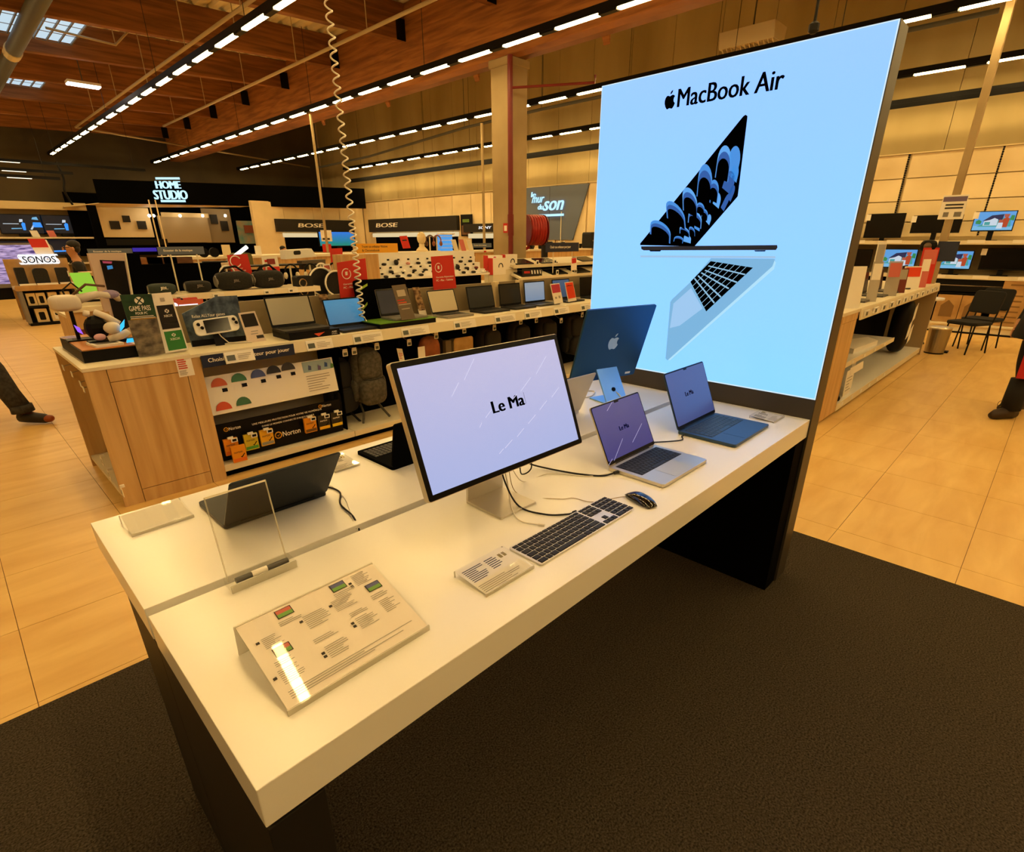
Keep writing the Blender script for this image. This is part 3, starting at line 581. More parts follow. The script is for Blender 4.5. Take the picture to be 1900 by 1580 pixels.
price_holder('clear price card between the black laptop and the tablet', .728, 1.06, .10, .12, .01, 0, 9)
price_holder('clear price card against the lit poster, right of the dark blue laptop', 2.375, .152, .12, .11, .008, 0, 12)
# large clear sign with a printed sheet
t = thing('sign_holder', 'large clear slanted sign holder with a printed sheet of computers', 'sign holder', (0, 0, H))
A, B = V((.094, .096, .012)), V((.401, .100, .012)); sl = V((-.002, .206, .066)); U_ = B-A
MB().slab(A, U_, sl, .003).build('acrylic_plate', M_ACR, t); sh = MB().slab(A+V((.003, .003, -.0034)), U_*.985, sl*.985, .0006).build('printed_sheet', mat('pink_paper', '#faf0e8', .7), t)
MB().slab(A-V((0, 0, .0115)), U_, V((0, 0, .0125)), .003).build('front_edge', M_ACRE, t)
MB().slab(A+sl-V((0, 0, .003)), U_, V((0, .012, -.0745)), .003).build('back_leg', M_ACRE, t)
q = sl*.985; o = A+V((.003, .003, -.0030)); n_ = U_.cross(sl).normalized()*.0008; u_ = U_*.985
def blk(a, b, w_, h_, m, nm='print'): return MB().slab(o+u_*a+q*b+n_, u_*w_, q*h_, .0003).build(nm, m, sh)
P1, P2, P3 = mat('photo_green', '#6fa24e', .6), mat('photo_red', '#c86a5c', .6), mat('photo_night', '#5a5f8e', .6)
for a, b, m1, m2 in ((.235, .86, P2, P1), (.63, .86, P3, P1), (.835, .67, P3, P1), (.10, .50, P2, P1)):
    blk(a, b, .11, .10, M_DINK, 'picture'); MB().slab(o+u_*(a+.006)+q*(b+.05)+n_*1.6, u_*.098, q*.042, .0003).build('picture', m1, sh); MB().slab(o+u_*(a+.006)+q*(b+.008)+n_*1.6, u_*.098, q*.042, .0003).build('picture', P1, sh)
for a, b, w_, h_, r_, s_ in ((.22, .77, .16, .06, 3, 1), (.62, .78, .16, .06, 3, 2), (.82, .56, .16, .07, 3, 3), (.07, .41, .16, .06, 3, 4), (.36, .60, .17, .17, 8, 5), (.57, .63, .17, .15, 8, 6), (.80, .80, .15, .16, 8, 7), (.84, .36, .12, .17, 8, 8),
                             (.08, .62, .12, .13, 7, 9), (.06, .22, .15, .16, 8, 10), (.33, .43, .17, .06, 3, 11), (.36, .22, .18, .15, 7, 12), (.62, .50, .15, .06, 3, 13), (.63, .33, .15, .15, 7, 14), (.05, .07, .9, .09, 4, 15)):
    lines(MB(), o+u_*a+q*b, u_*w_, q*h_, r_, .35, s_, .0009).build('print', M_INK, sh)
for a, b in ((.33, .71), (.545, .72), (.755, .86), (.755, .82), (.045, .71), (.02, .31), (.325, .30), (.325, .26), (.59, .43), (.59, .39)): blk(a, b, .022, .026, M_DINK, 'chip_mark')
# tall empty clear stand with a security tag in its foot
t = thing('clear_stand', 'tall empty clear acrylic stand in front of the black laptop', 'stand', (0, 0, H))
a, b = V((.165, .568, .012)), V((.308, .568, .012)); sl = V((.008, .062, .196)); U_ = b-a
MB().slab(a, U_, sl, .004).build('acrylic_plate', M_ACR, t)
for q_ in (0, 1): MB().slab(a+U_*q_*.985, U_*.018, sl, .004).build('plate_edge', M_ACRE, t)
MB().slab(a+sl*.985, U_, sl*.02, .005).build('plate_edge', mat('edge_highlight_paint', '#f4ecd8', .3), t)  # bright edge highlight put into a pale opaque colour
MB().rslab((.159, .527, .022), (.156, 0, 0), (0, .052, 0), .020, .004).build('foot_block', M_ACR, t)
MB().slab((.159, .527, .001), (.156, 0, 0), (0, 0, .02), .002).build('foot_edge', M_ACRE, t)
MB().cyl((.175, .540, .0235), (.30, .540, .0235), .007, n=12).build('security_tag', mat('tag_grey', '#4c4a46', .35), t); MB().cyl((.212, .540, .024), (.248, .540, .024), .0074, n=12).build('tag_label', M_PAPER, t)
# ================================================================ gaming gondola behind the table
GZ, GF = .925, 3.41
t = thing('gondola', 'oak and white gaming gondola with open shelves behind the table', 'gondola', (0, 0, 0)); GA = t
for a, b, c, d in ((.354, .468, 0, .905), (.905, 1.0, 0, .905), (.472, .901, .825, .905), (.472, .901, 0, .09), (.472, .901, .094, .821)): MB().box(a, b, GF, GF+.018, c, d).build('end_board', M_OAK, t)
MB().box(.36, 1.0, GF+.019, GF+.03, .0, .9).build('end_backing', M_OAKD, t)
MB().box(.72, 1.0, GF+.03, 4.44, 0, .9).build('bay_back', M_OAKD, t); MB().box(.354, .72, 4.42, 4.46, 0, .9).build('side_board', M_OAK, t); MB().box(.36, .72, GF+.03, 4.42, .06, .09).build('bay_shelf', M_CREAM, t)
MB().box(.35, 1.02, GF-.004, 4.46, .905, GZ).build('top_board', M_CREAM, t); MB().box(1.02, 6.2, GF+.0, 4.46, .895, GZ).build('top_board', M_CREAM, t)
MB().slab((1.02, GF-.018, .84), (5.18, 0, 0), (0, .014, .082), .006).build('price_rail', M_CREAM, t)
solo('riser_board', MB().box(1.0, 6.2, 3.93, 3.96, GZ, 1.19), mat('riser_taupe', '#8a7a5c', .6), 'low taupe board standing behind the row of shelf laptops', 'board')
MB().box(1.0, 2.06, 3.86, 3.88, .1, .895).build('bay_back', M_CREAM, t); MB().box(2.06, 6.2, 3.86, 3.88, .1, .895).build('bay_back', M_BLACKM, t)
MB().box(1.0, 2.08, GF+.01, 3.86, .05, .1).build('base_shelf', M_CREAM, t, bevel=.003); MB().box(2.085, 6.2, GF+.01, 3.86, .05, .1).build('base_shelf', M_CREAM, t, bevel=.003); MB().box(1.0, 6.2, GF+.05, 4.4, 0, .05).build('plinth', M_BLACKM, t)
MB().box(2.055, 2.065, 3.5, 3.86, .1, .895).build('divider', M_BLACKM, t); MB().box(1.02, 6.2, 4.44, 4.46, 0, .895).build('rear_board', M_OAK, t); MB().box(6.18, 6.2, GF+.02, 4.44, 0, .895).build('side_board', M_OAK, t)
MB().box(2.07, 6.15, 3.62, 3.63, .80, .812).build('hook_bar', M_DGREY, t)
s_ = thing('shelf_banner', 'navy banner reading Choisir son ordinateur pour jouer under the gaming shelf', 'sign', (1.0, 3.388, .832)); MB().box(0, .648, -.006, 0, 0, .082).build('board', M_BLUE, s_)
text('lettering', 'Choisir son ordinateur pour jouer', (.04, -.006, .024), (.57, 0, 0), (0, 0, .036), M_PAPER, s_, off=.02)
s_ = thing('notice', 'white notice with red print taped to the oak gondola end', 'notice', at(325, 690, 1, GF-.002)); q = pxq([(323, 660), (352, 656), (362, 695), (333, 700)], 1, GF-.001)
c = wp(s_, 'sheet', q, (0, -.001, 0), M_PAPER); b0 = q[3]-s_.location; lines(MB(), b0+V((.008, -.0025, .05)), (.065, 0, 0), (0, 0, .07), 5, .5, 3).build('print', M_RED, c); lines(MB(), b0+V((.008, -.0025, .01)), (.065, 0, 0), (0, 0, .035), 4, .5, 4).build('print', M_INK, c)
# gift card board, its cards, and the software board with its packs
t = thing('gift_card_board', 'white gift card board with printed pictures under the navy banner', 'board', (1.0, 3.47, .47)); MB().slab((0, 0, 0), (1.01, 0, 0), (0, .05, .27), .012).build('board', M_WHITE, t)
bp = lambda a, b, k=.002: V((1.01*a, .05*b-k, .27*b+k*.2)); n_ = 0
o = MB().slab(bp(.74, .68), V((.25, 0, 0)), V((0, .05, .27))*.3, .001).build('picture', mat('print_skyblue', '#9cb6c8', .6), t)
for a, b, m in ((.78, .74, '#4a5a8a'), (.86, .70, '#6a5a8a'), (.92, .76, '#3a5a9a'), (.97, .70, '#5a8a4a')): MB().prism([bp(a, b, .004), bp(a+.025, b-.01, .004), bp(a+.03, b+.1, .004), bp(a+.008, b+.14, .004)], (0, -.001, 0)).build('picture', mat('pic'+m, m, .6), t)
lines(MB(), bp(.75, .1, .003), (.22, 0, 0), V((0, .05, .27))*.5, 7, .3, 6).build('print', M_INK, t)
for k, (a, b, col, nm) in enumerate(((.11, .72, '#c8603a', 'orange'), (.25, .76, '#3f7a5a', 'green'), (.39, .78, '#4a5a9a', 'blue and purple'), (.51, .82, '#2a2a2e', 'black, left of the last'), (.625, .84, '#3a3836', 'black, rightmost'), (.10, .10, '#c8502a', 'orange, lower row'), (.24, .13, '#3a6a4a', 'green, lower row'))):
    p = t.location+bp(a, b, .004); g = thing('gift_card', 'gift card in '+nm+' on the white board', 'gift card', p, 0, 'gift cards on the white board')
    MB().prism([V((.055*math.cos(math.pi*i/10), .011*math.sin(math.pi*i/10)-.0, .058*math.sin(math.pi*i/10)))+V((0, -.001, 0)) for i in range(11)], (0, -.002, 0)).build('printed_dome', mat('gift'+col, col, .5), g)
    if k < 5:
        MB().slab((-.05, -.006, -.11), (.1, 0, 0), (0, .018, .1), .002).build('card_back', M_PAPER, g); lines(MB(), V((-.04, -.0075, -.1)), (.075, 0, 0), (0, .012, .07), 6, .4, k).build('print', M_INK, g)
        MB().slab((.012, -.0085, -.045), (.036, 0, 0), (0, .006, .025), .002).build('tag_display', M_BLACK, g)
t = thing('software_board', 'black board advertising digital protection on the lowest gondola shelf', 'board', (1.02, 3.50, .1)); MB().box(0, 1.0, 0, .02, .005, .285).build('board', M_BLACK, t)
text('lettering', 'UNE MEILLEURE PROTECTION POUR VOTRE VIE NUMÉRIQUE', (.26, 0, .225), (.57, 0, 0), (0, 0, .021), M_PAPER, t, off=.02); text('lettering', "DANS LE MONDE CONNECTÉ D'AUJOURD'HUI.", (.33, 0, .192), (.43, 0, 0), (0, 0, .021), M_PAPER, t, off=.02)
def norton(x, z, s_, tt):
    MB().torus((x, -.002, z+s_*.5), s_*.45, s_*.08, 'y', 20, 5).build('check_ring', M_YEL, tt); MB().prism([(x-s_*.22, -.003, z+s_*.55), (x-s_*.02, -.003, z+s_*.3), (x+s_*.4, -.003, z+s_*.85), (x-s_*.02, -.003, z+s_*.45)], (0, -.001, 0)).build('check_mark', M_YEL, tt)
    text('lettering', 'Norton', (x+s_*.65, 0, z+s_*.1), (s_*2.6, 0, 0), (0, 0, s_*.75), M_PAPER, tt, off=.02)
norton(.44, .075, .056, t); norton(.07, .225, .032, t); norton(.82, .243, .03, t)
for k, (x, z, m, nm) in enumerate(((.02, .055, '#e08a1a', 'orange software pack hanging lowest at the left of the black board'), (.05, .0, '#e0921a', 'orange software pack standing at the foot of the black board'), (.165, .055, '#c8b428', 'yellow-green software pack with a black tick'), (.285, .06, '#e0a81e', 'yellow software pack with a grey base, left of the board lettering'),
                              (.645, .075, '#e0921a', 'orange software pack right of the board lettering'), (.765, .07, '#2a2418', 'black and yellow software pack, second from the right'), (.88, .07, '#221e16', 'black and yellow software pack, rightmost'))):
    g = thing('software_pack', nm, 'package', (1.02+x, 3.452 if k != 1 else 3.415, .1+z), 0, 'software packs on the black board'); MB().box(0, .1, 0, .02, .0, .125).build('box', mat('pack'+m, m, .45), g)
    text('lettering', 'norton', (.015, 0, .07), (.06, 0, 0), (0, 0, .014), M_DINK if k < 5 else M_PAPER, g, off=.02); MB().box(.004, .096, -.001, 0, .006, .03).build('base_band', mat('packband'+str(k), ('#d86a1a', '#d86a1a', '#4a9a3a', '#8a8a82', '#6a4a22', '#e0b020', '#e0c020')[k], .5), g)
    MB().prism([(.055, -.0015, .04), (.065, -.0015, .03), (.09, -.0015, .058), (.085, -.0015, .062), (.066, -.0015, .04)], (0, -.0008, 0)).build('tick', M_BLACK, g)
    if k != 1: MB().box(.03, .07, -.012, 0, .125, .142).build('hook_tab', M_WPLAS, g); MB().box(.05, .096, -.016, -.012, .098, .128).build('price_tag', M_WPLAS, g); MB().box(.058, .088, -.0165, -.016, .104, .122).build('tag_display', M_BLACK, g)
# bags hanging under the shelf
def tube_(pts, r, n=8): return MB().ring(pts, r, n)
M_BPK = noisy(mat('grey_canvas', '#4a4840', .85), '#3c3a33', '#55524a', (1, 1, 1), 40, 3, .2); M_BPD = mat('black_canvas', '#121212', .85)
def backpack(label, loc, rz, s_, m, m2, straps=True):
    t = thing('backpack', label, 'backpack', loc, rz); MB().ell((0, .0, .27*s_), .15*s_, .085*s_, .25*s_, 20, 14, .62).build('main_bag', m, t, smooth=True)
    MB().ell((0, -.075*s_, .37*s_), .115*s_, .045*s_, .125*s_, 18, 12, .6).build('upper_pocket', m, t, smooth=True); MB().ell((0, -.085*s_, .14*s_), .13*s_, .055*s_, .12*s_, 18, 12, .6).build('front_pocket', m, t, smooth=True)
    for q in (-1, 1): MB().ell((q*.14*s_, -.01, .16*s_), .03*s_, .06*s_, .1*s_, 10, 8, .7).build('side_pocket', m, t, smooth=True)
    MB().torus((0, 0, .52*s_), .035*s_, .009*s_, 'y', 14, 6, 0, 180).build('grab_handle', m2, t)
    MB().ring([(-.1*s_, -.118*s_, .26*s_), (0, -.124*s_, .25*s_), (.1*s_, -.118*s_, .26*s_)], .003*s_, 6).build('zip', m2, t)
    if straps:
        for q in (-1, 1): MB().ring([(q*.08*s_, .02, .02*s_), (q*.1*s_, -.06, -.05*s_), (q*.14*s_, -.1, -.125*s_)], .011*s_, 6).build('strap', m, t)
    return t
backpack('grey canvas backpack hanging under the gaming shelf', (2.36, 3.60, .245), 0, 1.0, M_BPK, M_BPD)
backpack('black backpack hanging left of the grey canvas backpack', (2.12, 3.68, .2), .3, .95, M_BPD, M_DGREY)
for k, (px, lab) in enumerate(((800, 'black backpack behind the brown handbag'), (905, 'black backpack hanging right of the tan satchel'), (960, 'black laptop bag hanging under the fourth laptop from the right'), (1010, 'black laptop bag hanging right of the big monitor top'), (1060, 'black backpack hanging left of the blue desktop computer'))):
    p = at(px, 650, 1, 3.7); backpack(lab, (p.x, 3.7, .24), 0, 1.0, mat('black_nylon%d' % k, ('#161412', '#1c1a18', '#141416', '#191714', '#121212')[k], .8), M_DGREY, False)
p = at(796, 640, 1, 3.55); t = thing('handbag', 'round brown leather handbag hanging under the shelf', 'bag', (p.x, 3.55, .52)); MB().ell((0, 0, .12), .12, .05, .15, 18, 10, .75).build('pouch', noisy(mat('brown_leather', '#8a4a20', .55), '#7a3e18', '#96542a', (1, 1, 1), 12, 3), t, smooth=True); MB().torus((0, 0, .22), .06, .008, 'y', 14, 6, 0, 180).build('handle', M_DGREY, t)
MB().slab((-.17, -.052, .08), (.08, 0, 0), (0, 0, .11), .002).build('swing_tag', M_PAPER, t)
p = at(852, 628, 1, 3.55); t = thing('satchel', 'tan satchel hanging beside the brown handbag', 'bag', (p.x, 3.55, .50)); MB().rslab((-.12, -.05, .02), (.26, 0, 0), (0, 0, .2), .08, .02).build('body', mat('grey_felt', '#6a5c46', .8), t); MB().rslab((-.115, -.056, .09), (.25, 0, 0), (0, 0, .145), .006, .025).build('flap', noisy(mat('tan_leather', '#b08a50', .6), '#a07a42', '#b8935a', (1, 1, 1), 10, 3), t); MB().rslab((-.2, -.03, .05), (.07, 0, 0), (0, 0, .17), .05, .01).build('side_strap', mat('grey_felt', '#6a5c46', .8), t)
p = at(740, 655, 1, 3.55); t = thing('swing_tag', 'pinkish paper tag hanging at an angle right of the grey backpack', 'tag', (p.x, 3.55, .6)); MB().slab((0, 0, 0), (.06, 0, -.012), (-.02, 0, .12), .001).build('paper', M_PAPER, t); MB().ring([(.01, 0, .11), (.02, .01, .21)], .0015, 5).build('string', M_BLACK, t); lines(MB(), V((.004, -.0005, .02)), (.045, 0, -.009), (-.01, 0, .06), 4, .4, 2).build('print', M_RED, t)
# small hook tags under the shelf edge
HK = [(640, 655), (657, 652), (699, 643), (759, 636), (809, 623), (861, 613), (917, 608), (966, 597), (995, 594), (1041, 595), (1080, 584)]
HKL = ['leftmost', 'second from the left', 'above the grey backpack', 'above the pinkish paper tag', 'above the brown handbag', 'above the tan satchel', 'right of the tan satchel', 'left of the monitor top corner', 'above the monitor top corner', 'right of the monitor top corner', 'nearest the lit poster']
for k, (px, py) in enumerate(HK):
    p = at(px, py, 1, 3.5); t = thing('hook_tag', 'small white hook price tag under the shelf edge, '+HKL[k], 'price tag', p, 0, 'hook tags under the gaming shelf')
    MB().box(-.024, .024, -.006, 0, -.026, .022).build('tag_case', M_WPLAS, t, bevel=.003); MB().box(-.016, .016, -.0068, -.006, -.018, .006).build('tag_display', M_LCD, t); MB().ring([(0, 0, .01), (0, .12, .0+.81-p.z if abs(.81-p.z) < .1 else .02)], .003, 6).build('hook_arm', M_STEEL, t); MB().box(-.02, .02, -.008, 0, .023, .034).build('clip', M_WPLAS, t)
# wide price tags on the shelf rail
WT = [(440, 648, 'before the white handheld console', .2), (592, 628, 'before the first gaming laptop', .22), (682, 614, 'before the blue-screen laptop', .28), (771, 604, 'before the green laptop stand', .3), (863, 592, 'before the laptop with the curved gold line', .28), (938, 582, 'before the first black laptop', .3), (990, 573, 'before the second black laptop', .27), (1043, 566, 'under the red and pink cards', .27), (1088, 562, 'against the lit poster edge', .2)]
for k, (px, py, lab, w_) in enumerate(WT):
    p = at(px, py, 1, GF-.02); t = thing('price_tag', 'wide white shelf price tag '+lab, 'price tag', (p.x, GF-.022 if k else GF-.05, .872), 0, 'wide price tags on the gaming shelf')
    MB().slab((-w_/2, -.008, -.03), (w_, 0, 0), (0, .022, .075), .014).build('tag_case', M_WPLAS, t, bevel=.002); MB().slab((-w_/2+.012, -.0065, -.012), (.055, 0, 0), (0, .0105, .036), .001).build('tag_display', M_LCD, t)
    c = MB().slab((-w_/2+.075, -.0082, -.026), (w_-.08, 0, 0), (0, .0195, .066), .0008).build('paper_strip', M_PAPER, t); lines(MB(), V((-w_/2+.085, -.0086, -.015)), (w_-.1, 0, 0), (0, .014, .045), 4, .35, k).build('print', M_INK, c)
# ---------------------------------------------------------------- things standing on the gaming shelf
t = thing('plinth', 'black display plinth with an oak top at the gondola corner', 'plinth', (.40, 3.60, GZ)); MB().box(0, .3, 0, .78, 0, .072).build('plinth_body', M_BLACK, t); MB().box(.008, .292, .008, .772, .072, .078).build('oak_top', mat('oak_warm', '#c07a2c', .5), t)
PZ = GZ+.0785
t = thing('tablet_display', 'white framed tablet lying on the black plinth', 'tablet', (.55, 3.70, PZ), .1); MB().rslab((-.07, -.05, .014), (.16, 0, 0), (0, .2, 0), .014, .01).build('frame', M_WPLAS, t); MB().box(-.05, .07, -.02, .12, .014, .0145).build('screen', M_GREY, t)
t = thing('phone', 'lilac phone lying at the back of the black plinth', 'phone', (.445, 4.22, PZ), .2); MB().rslab((-.04, -.07, .009), (.08, 0, 0), (0, .15, 0), .009, .012).build('case', mat('lilac', '#c8b8d8', .3), t); MB().box(-.034, .034, -.06, .07, .009, .0094).build('screen', mat('lilac_screen', '#a898c8', .2), t)
M_VR = mat('vr_white', '#cfc4b8', .4)
t = thing('vr_headset', 'white virtual reality headset hanging above the black plinth', 'headset', (.45, 4.05, PZ+.17)); MB().ell((.0, 0, .08), .088, .065, .052, 16, 12, .6).build('visor', M_VR, t, smooth=True); MB().ring([(.08, 0, .1), (.2, .06, .12), (.3, .12, .1), (.34, .2, .08)], [.03, .022, .02, .03], 10).build('head_strap', M_VR, t, smooth=True)
MB().ring([(.05, .03, .12), (.14, .0, .19), (.25, .05, .17)], .008, 8).build('top_strap', mat('brown_strap', '#5a3c22', .6), t); MB().ell((.28, .12, .11), .06, .04, .03, 12, 8).build('rear_pad', mat('pad_mauve', '#8a7aa0', .6), t); MB().cyl((.02, .02, .03), (.02, .04, -.17), .012, n=10).build('support', M_BLACK, t); MB().box(-.05, .25, -.02, .1, -.17, -.16).build('foot', M_BLACK, t)
MB().slab((.1, -.06, -.15), (.12, 0, 0), (0, .02, .16), .01).build('backboard', M_KRAFT, t)
M_CTL = mat('controller_white', '#dcd2c8', .35); M_GC = glow('cyan_light', '#35b8f0', 1.3); M_GP = glow('violet_light', '#9a5af0', 1.2)
t = thing('game_controller', 'pair of white controllers with a glowing cyan ring on the plinth', 'game controller', (.58, 3.78, PZ)); 
MB().ring([(-.02, .05, .2), (.03, .02, .17), (.09, 0, .12)], [.02, .022, .018], 10).build('upper_grip', M_CTL, t, smooth=True); MB().ring([(-.08, .05, .20), (-.05, .05, .19)], [.018, .02], 10).build('upper_pad', M_CTL, t, smooth=True); MB().ell((.04, -.02, .10), .05, .04, .04, 12, 8).build('body', M_CTL, t, smooth=True); MB().ring([(.0, -.03, .03), (.08, -.04, .05), (.12, -.03, .07)], [.022, .024, .02], 10).build('lower_grip', M_CTL, t, smooth=True)
MB().ell((-.04, -.02, .05), .034, .02, .022, 12, 8).build('lower_pad', mat('pad_pink', '#d8a8b8', .5), t, smooth=True); MB().slab((.07, -.065, .075), (.03, 0, .03), (.012, 0, .045), .01).build('light_ring', M_GC, t); MB().slab((-.14, .02, .09), (.025, 0, -.02), (-.01, 0, .045), .008).build('light_ring', M_GP, t)
MB().ell((-.03, .06, .1), .07, .05, .08, 12, 8).build('cradle', M_BLACK, t); MB().box(-.1, .1, .0, .1, 0, .02).build('cradle_foot', M_BLACK, t); MB().slab((.09, -.05, .0), (.05, 0, 0), (.01, 0, .025), .006).build('light_ring', M_GC, t)
# tall screen kiosk behind the plinth
t = thing('demo_kiosk', 'tall pink-framed dark display screen behind the game posters', 'display', (.62, 4.35, GZ)); q = pxq([(163, 470), (231, 469), (256, 610), (213, 640)], 1, 4.34)
wp(t, 'frame', q, (0, .05, 0), mat('frame_pinkish', '#c8b0a0', .5)); wp(t, 'screen', pxq([(185, 482), (231, 484), (252, 600), (219, 618)], 1, 4.335), (0, .004, 0), M_SCROFF); wp(t, 'screen_glint', pxq([(198, 493), (208, 492), (210, 498), (200, 500)], 1, 4.333), (0, .001, 0), glow('kiosk_blue', '#2a7ab0', 1)); wp(t, 'screen_glint', pxq([(190, 484), (208, 485), (207, 489), (191, 488)], 1, 4.333), (0, .001, 0), glow('kiosk_red', '#a03848', 1))
wp(t, 'side_post', pxq([(231, 469), (234, 469), (258, 608), (255, 610)], 1, 4.333), (0, .05, 0), M_CREAM); MB().box(-.1, .4, 0, .06, 0, .02).build('base', M_BLACK, t); 
t = thing('kiosk_panel', 'black panel standing right of the pink-framed display screen', 'panel', (1.0, 4.38, GZ)); wp(t, 'board', pxq([(233, 470), (258, 469), (278, 560), (275, 640), (258, 640)], 1, 4.39), (0, .03, 0), M_BLACKM); MB().box(-.15, .2, .0, .05, 0, .02).build('base', M_BLACK, t)
# posters
def poster(label, quad, yv, m, parts, name='poster', foot=True):
    q = pxq(quad, 1, yv); base = (q[2]+q[3])/2; t = thing(name, label, 'sign', (base.x, yv, min(q[2].z, q[3].z)))
    bd = wp(t, 'board', q, (0, .006, 0), m); TL, TR, BR, BL = [p-t.location for p in q]
    f = lambda a, b: BL.lerp(BR, a).lerp(TL.lerp(TR, a), b)+V((0, -.001, 0))
    for (nm, a, b, c, d, mm) in parts:
        if isinstance(mm, tuple): text('lettering', nm, f(a, b), f(c, b)-f(a, b), f(a, d)-f(a, b), mm[0], bd, off=.02)
        else: MB().prism([f(a, b), f(c, b), f(c, d), f(a, d)], (0, -.0008, 0)).build(nm, mm, bd)
    if foot: MB().box(-.06, .06, .008, .05, 0, .004).build('foot', M_ACRE, t); MB().slab((-.02, .03, 0), (.04, 0, 0), (0, -.02, .1), .002).build('prop', M_ACRE, t)
    return t, bd, f
M_XG = noisy(mat('dark_green_print', '#14381a', .5), '#0f2c14', '#1c4422', (1, 1, 1), 20, 3); M_CARP = noisy(mat('grey_car_print', '#5a5348', .5), '#3a342c', '#8a7e6a', (1, 1, 1.5), 14, 4)
t, bd, f = poster('dark green game poster with a car picture, standing on the gondola', [(222, 547), (281, 545), (307, 655), (258, 662)], 3.55, M_XG, [('photo', 0, 0, 1, .6, M_CARP), ('GAME PASS', .16, .74, .86, .82, (M_PAPER,)), ('POUR PC', .32, .68, .72, .72, (M_PAPER,)), ('print', .12, .645, .9, .655, M_PAPER), ('print', .12, .62, .95, .63, M_PAPER), ('print', .1, .605, .98, .612, M_YEL)])
def xmark(bd, f, cx, cy, rx, ry, m, m2):
    MB().prism([f(cx+rx*math.cos(a*math.pi/10), cy+ry*math.sin(a*math.pi/10)) for a in range(20)], (0, -.0012, 0)).build('emblem', m, bd)
    for s_ in (-1, 1): MB().prism([f(cx-rx*.75, cy-s_*ry*.7)+V((0, -.0015, 0)), f(cx-rx*.5, cy-s_*ry*.85)+V((0, -.0015, 0)), f(cx+rx*.75, cy+s_*ry*.7)+V((0, -.0015, 0)), f(cx+rx*.5, cy+s_*ry*.85)+V((0, -.0015, 0))], (0, -.0005, 0)).build('emblem_bar', m2, bd)
xmark(bd, f, .55, .90, .15, .06, M_PAPER, M_XG)
t, bd, f = poster('cream card holder with a black and a green game card', [(278, 545), (317, 542), (350, 648), (307, 655)], 3.56, M_PAPER, [('game_card', .14, .40, .92, .80, M_DGREY), ('game_card', .16, .03, .94, .36, mat('green_card', '#2f7a34', .5)), ('print', .4, .86, .6, .92, M_INK), ('XBOX', .35, .6, .75, .64, (M_PAPER,)), ('XBOX', .35, .2, .78, .24, (M_PAPER,)), ('print', .25, .5, .85, .505, M_INK)])
xmark(bd, f, .55, .70, .1, .035, M_PAPER, M_DGREY); xmark(bd, f, .55, .29, .09, .03, M_PAPER, MATS['green_card'])
# handheld console before its demo screen
t = thing('demo_screen', 'dark blue handheld demo board with a cut corner', 'display', (1.2, 3.72, GZ)); q = pxq([(338, 582), (400, 550), (440, 548), (458, 640), (360, 653)], 1, 3.72); wp(t, 'board', q, (0, .01, 0), noisy(mat('demo_picture', '#2e3c4e', .4), '#1c2a38', '#5a6a7a', (1, 1, 1), 16, 4)); wp(t, 'dark_band', pxq([(355, 632), (456, 622), (458, 640), (360, 652)], 1, 3.717), (0, .002, 0), M_BLACK)
a = at(357, 592, 1, 3.716)-t.location; b = at(418, 586, 1, 3.716)-t.location; text('lettering', 'Relax ALLYour games', a, b-a, (0, 0, .028), M_PAPER, t, off=.02); MB().box(-.1, .12, .0, .06, 0, .01).build('base', M_BLACK, t)
p = at(404, 606, 1, 3.62); t = thing('handheld_console', 'white handheld game console before the dark blue demo board', 'game console', (p.x, 3.62, GZ)); zc = p.z-GZ
MB().rslab((-.15, -.01, zc-.05), (.3, 0, .015), (0, .03, .105), .022, .03).build('shell', M_WPLAS, t, bevel=.004); MB().slab((-.085, -.011, zc-.035), (.17, 0, .0085), (0, .024, .085), .0008).build('screen', M_GLASSY, t)
for xx, zz in ((-.125, .03), (-.105, .005), (.115, .045), (.13, .02)): MB().cyl((xx, -.004, zc+zz), (xx, -.016, zc+zz-.004), .012, .009, 12).build('thumb_stick', M_BLACK, t)
MB().ring([(0, .02, zc-.04), (.02, .03, .06), (.06, .02, .012), (.14, .0, .006), (.2, -.05, .006)], .004, 7).build('charging_lead', M_WCAB, t); MB().slab((-.03, .02, 0), (.06, 0, 0), (0, .03, zc), .01).build('support', M_BLACK, t)
poster('pink card with a black rounded panel beside the handheld console', [(442, 581), (473, 577), (495, 634), (462, 639)], 3.60, mat('pink_card', '#dccabc', .6), [('dark_panel', .1, .55, .9, .95, M_DGREY), ('print', .35, .38, .75, .41, M_INK), ('print', .3, .3, .7, .33, M_INK), ('print', .55, .15, .95, .25, M_DINK)])
# red warranty signs
for k, quad in enumerate(([(625, 487), (678, 479), (685, 547), (632, 553)], [(800, 476), (840, 473), (847, 534), (805, 538)])):
    t, bd, f = poster(('red warranty sign behind the blue-screen laptop' if k == 0 else 'red warranty sign above the laptop with the gold line'), quad, 3.9, M_RED, [('Garantie Réparation', .14, .34, .92, .4, (M_PAPER,)), ('PC - Mac - Tablette', .14, .25, .88, .31, (M_PAPER,)), ('1', .25, .62, .31, .72, (M_PAPER,))], foot=False)
    c = f(.28, .66); MB().torus(c, .042, .0035, 'y', 20, 5, 60, 400).build('clock_ring', M_PAPER, bd); MB().box(-.1, .1, .0, .02, -(t.location.z-GZ), 0).build('post', M_ACRE, t)
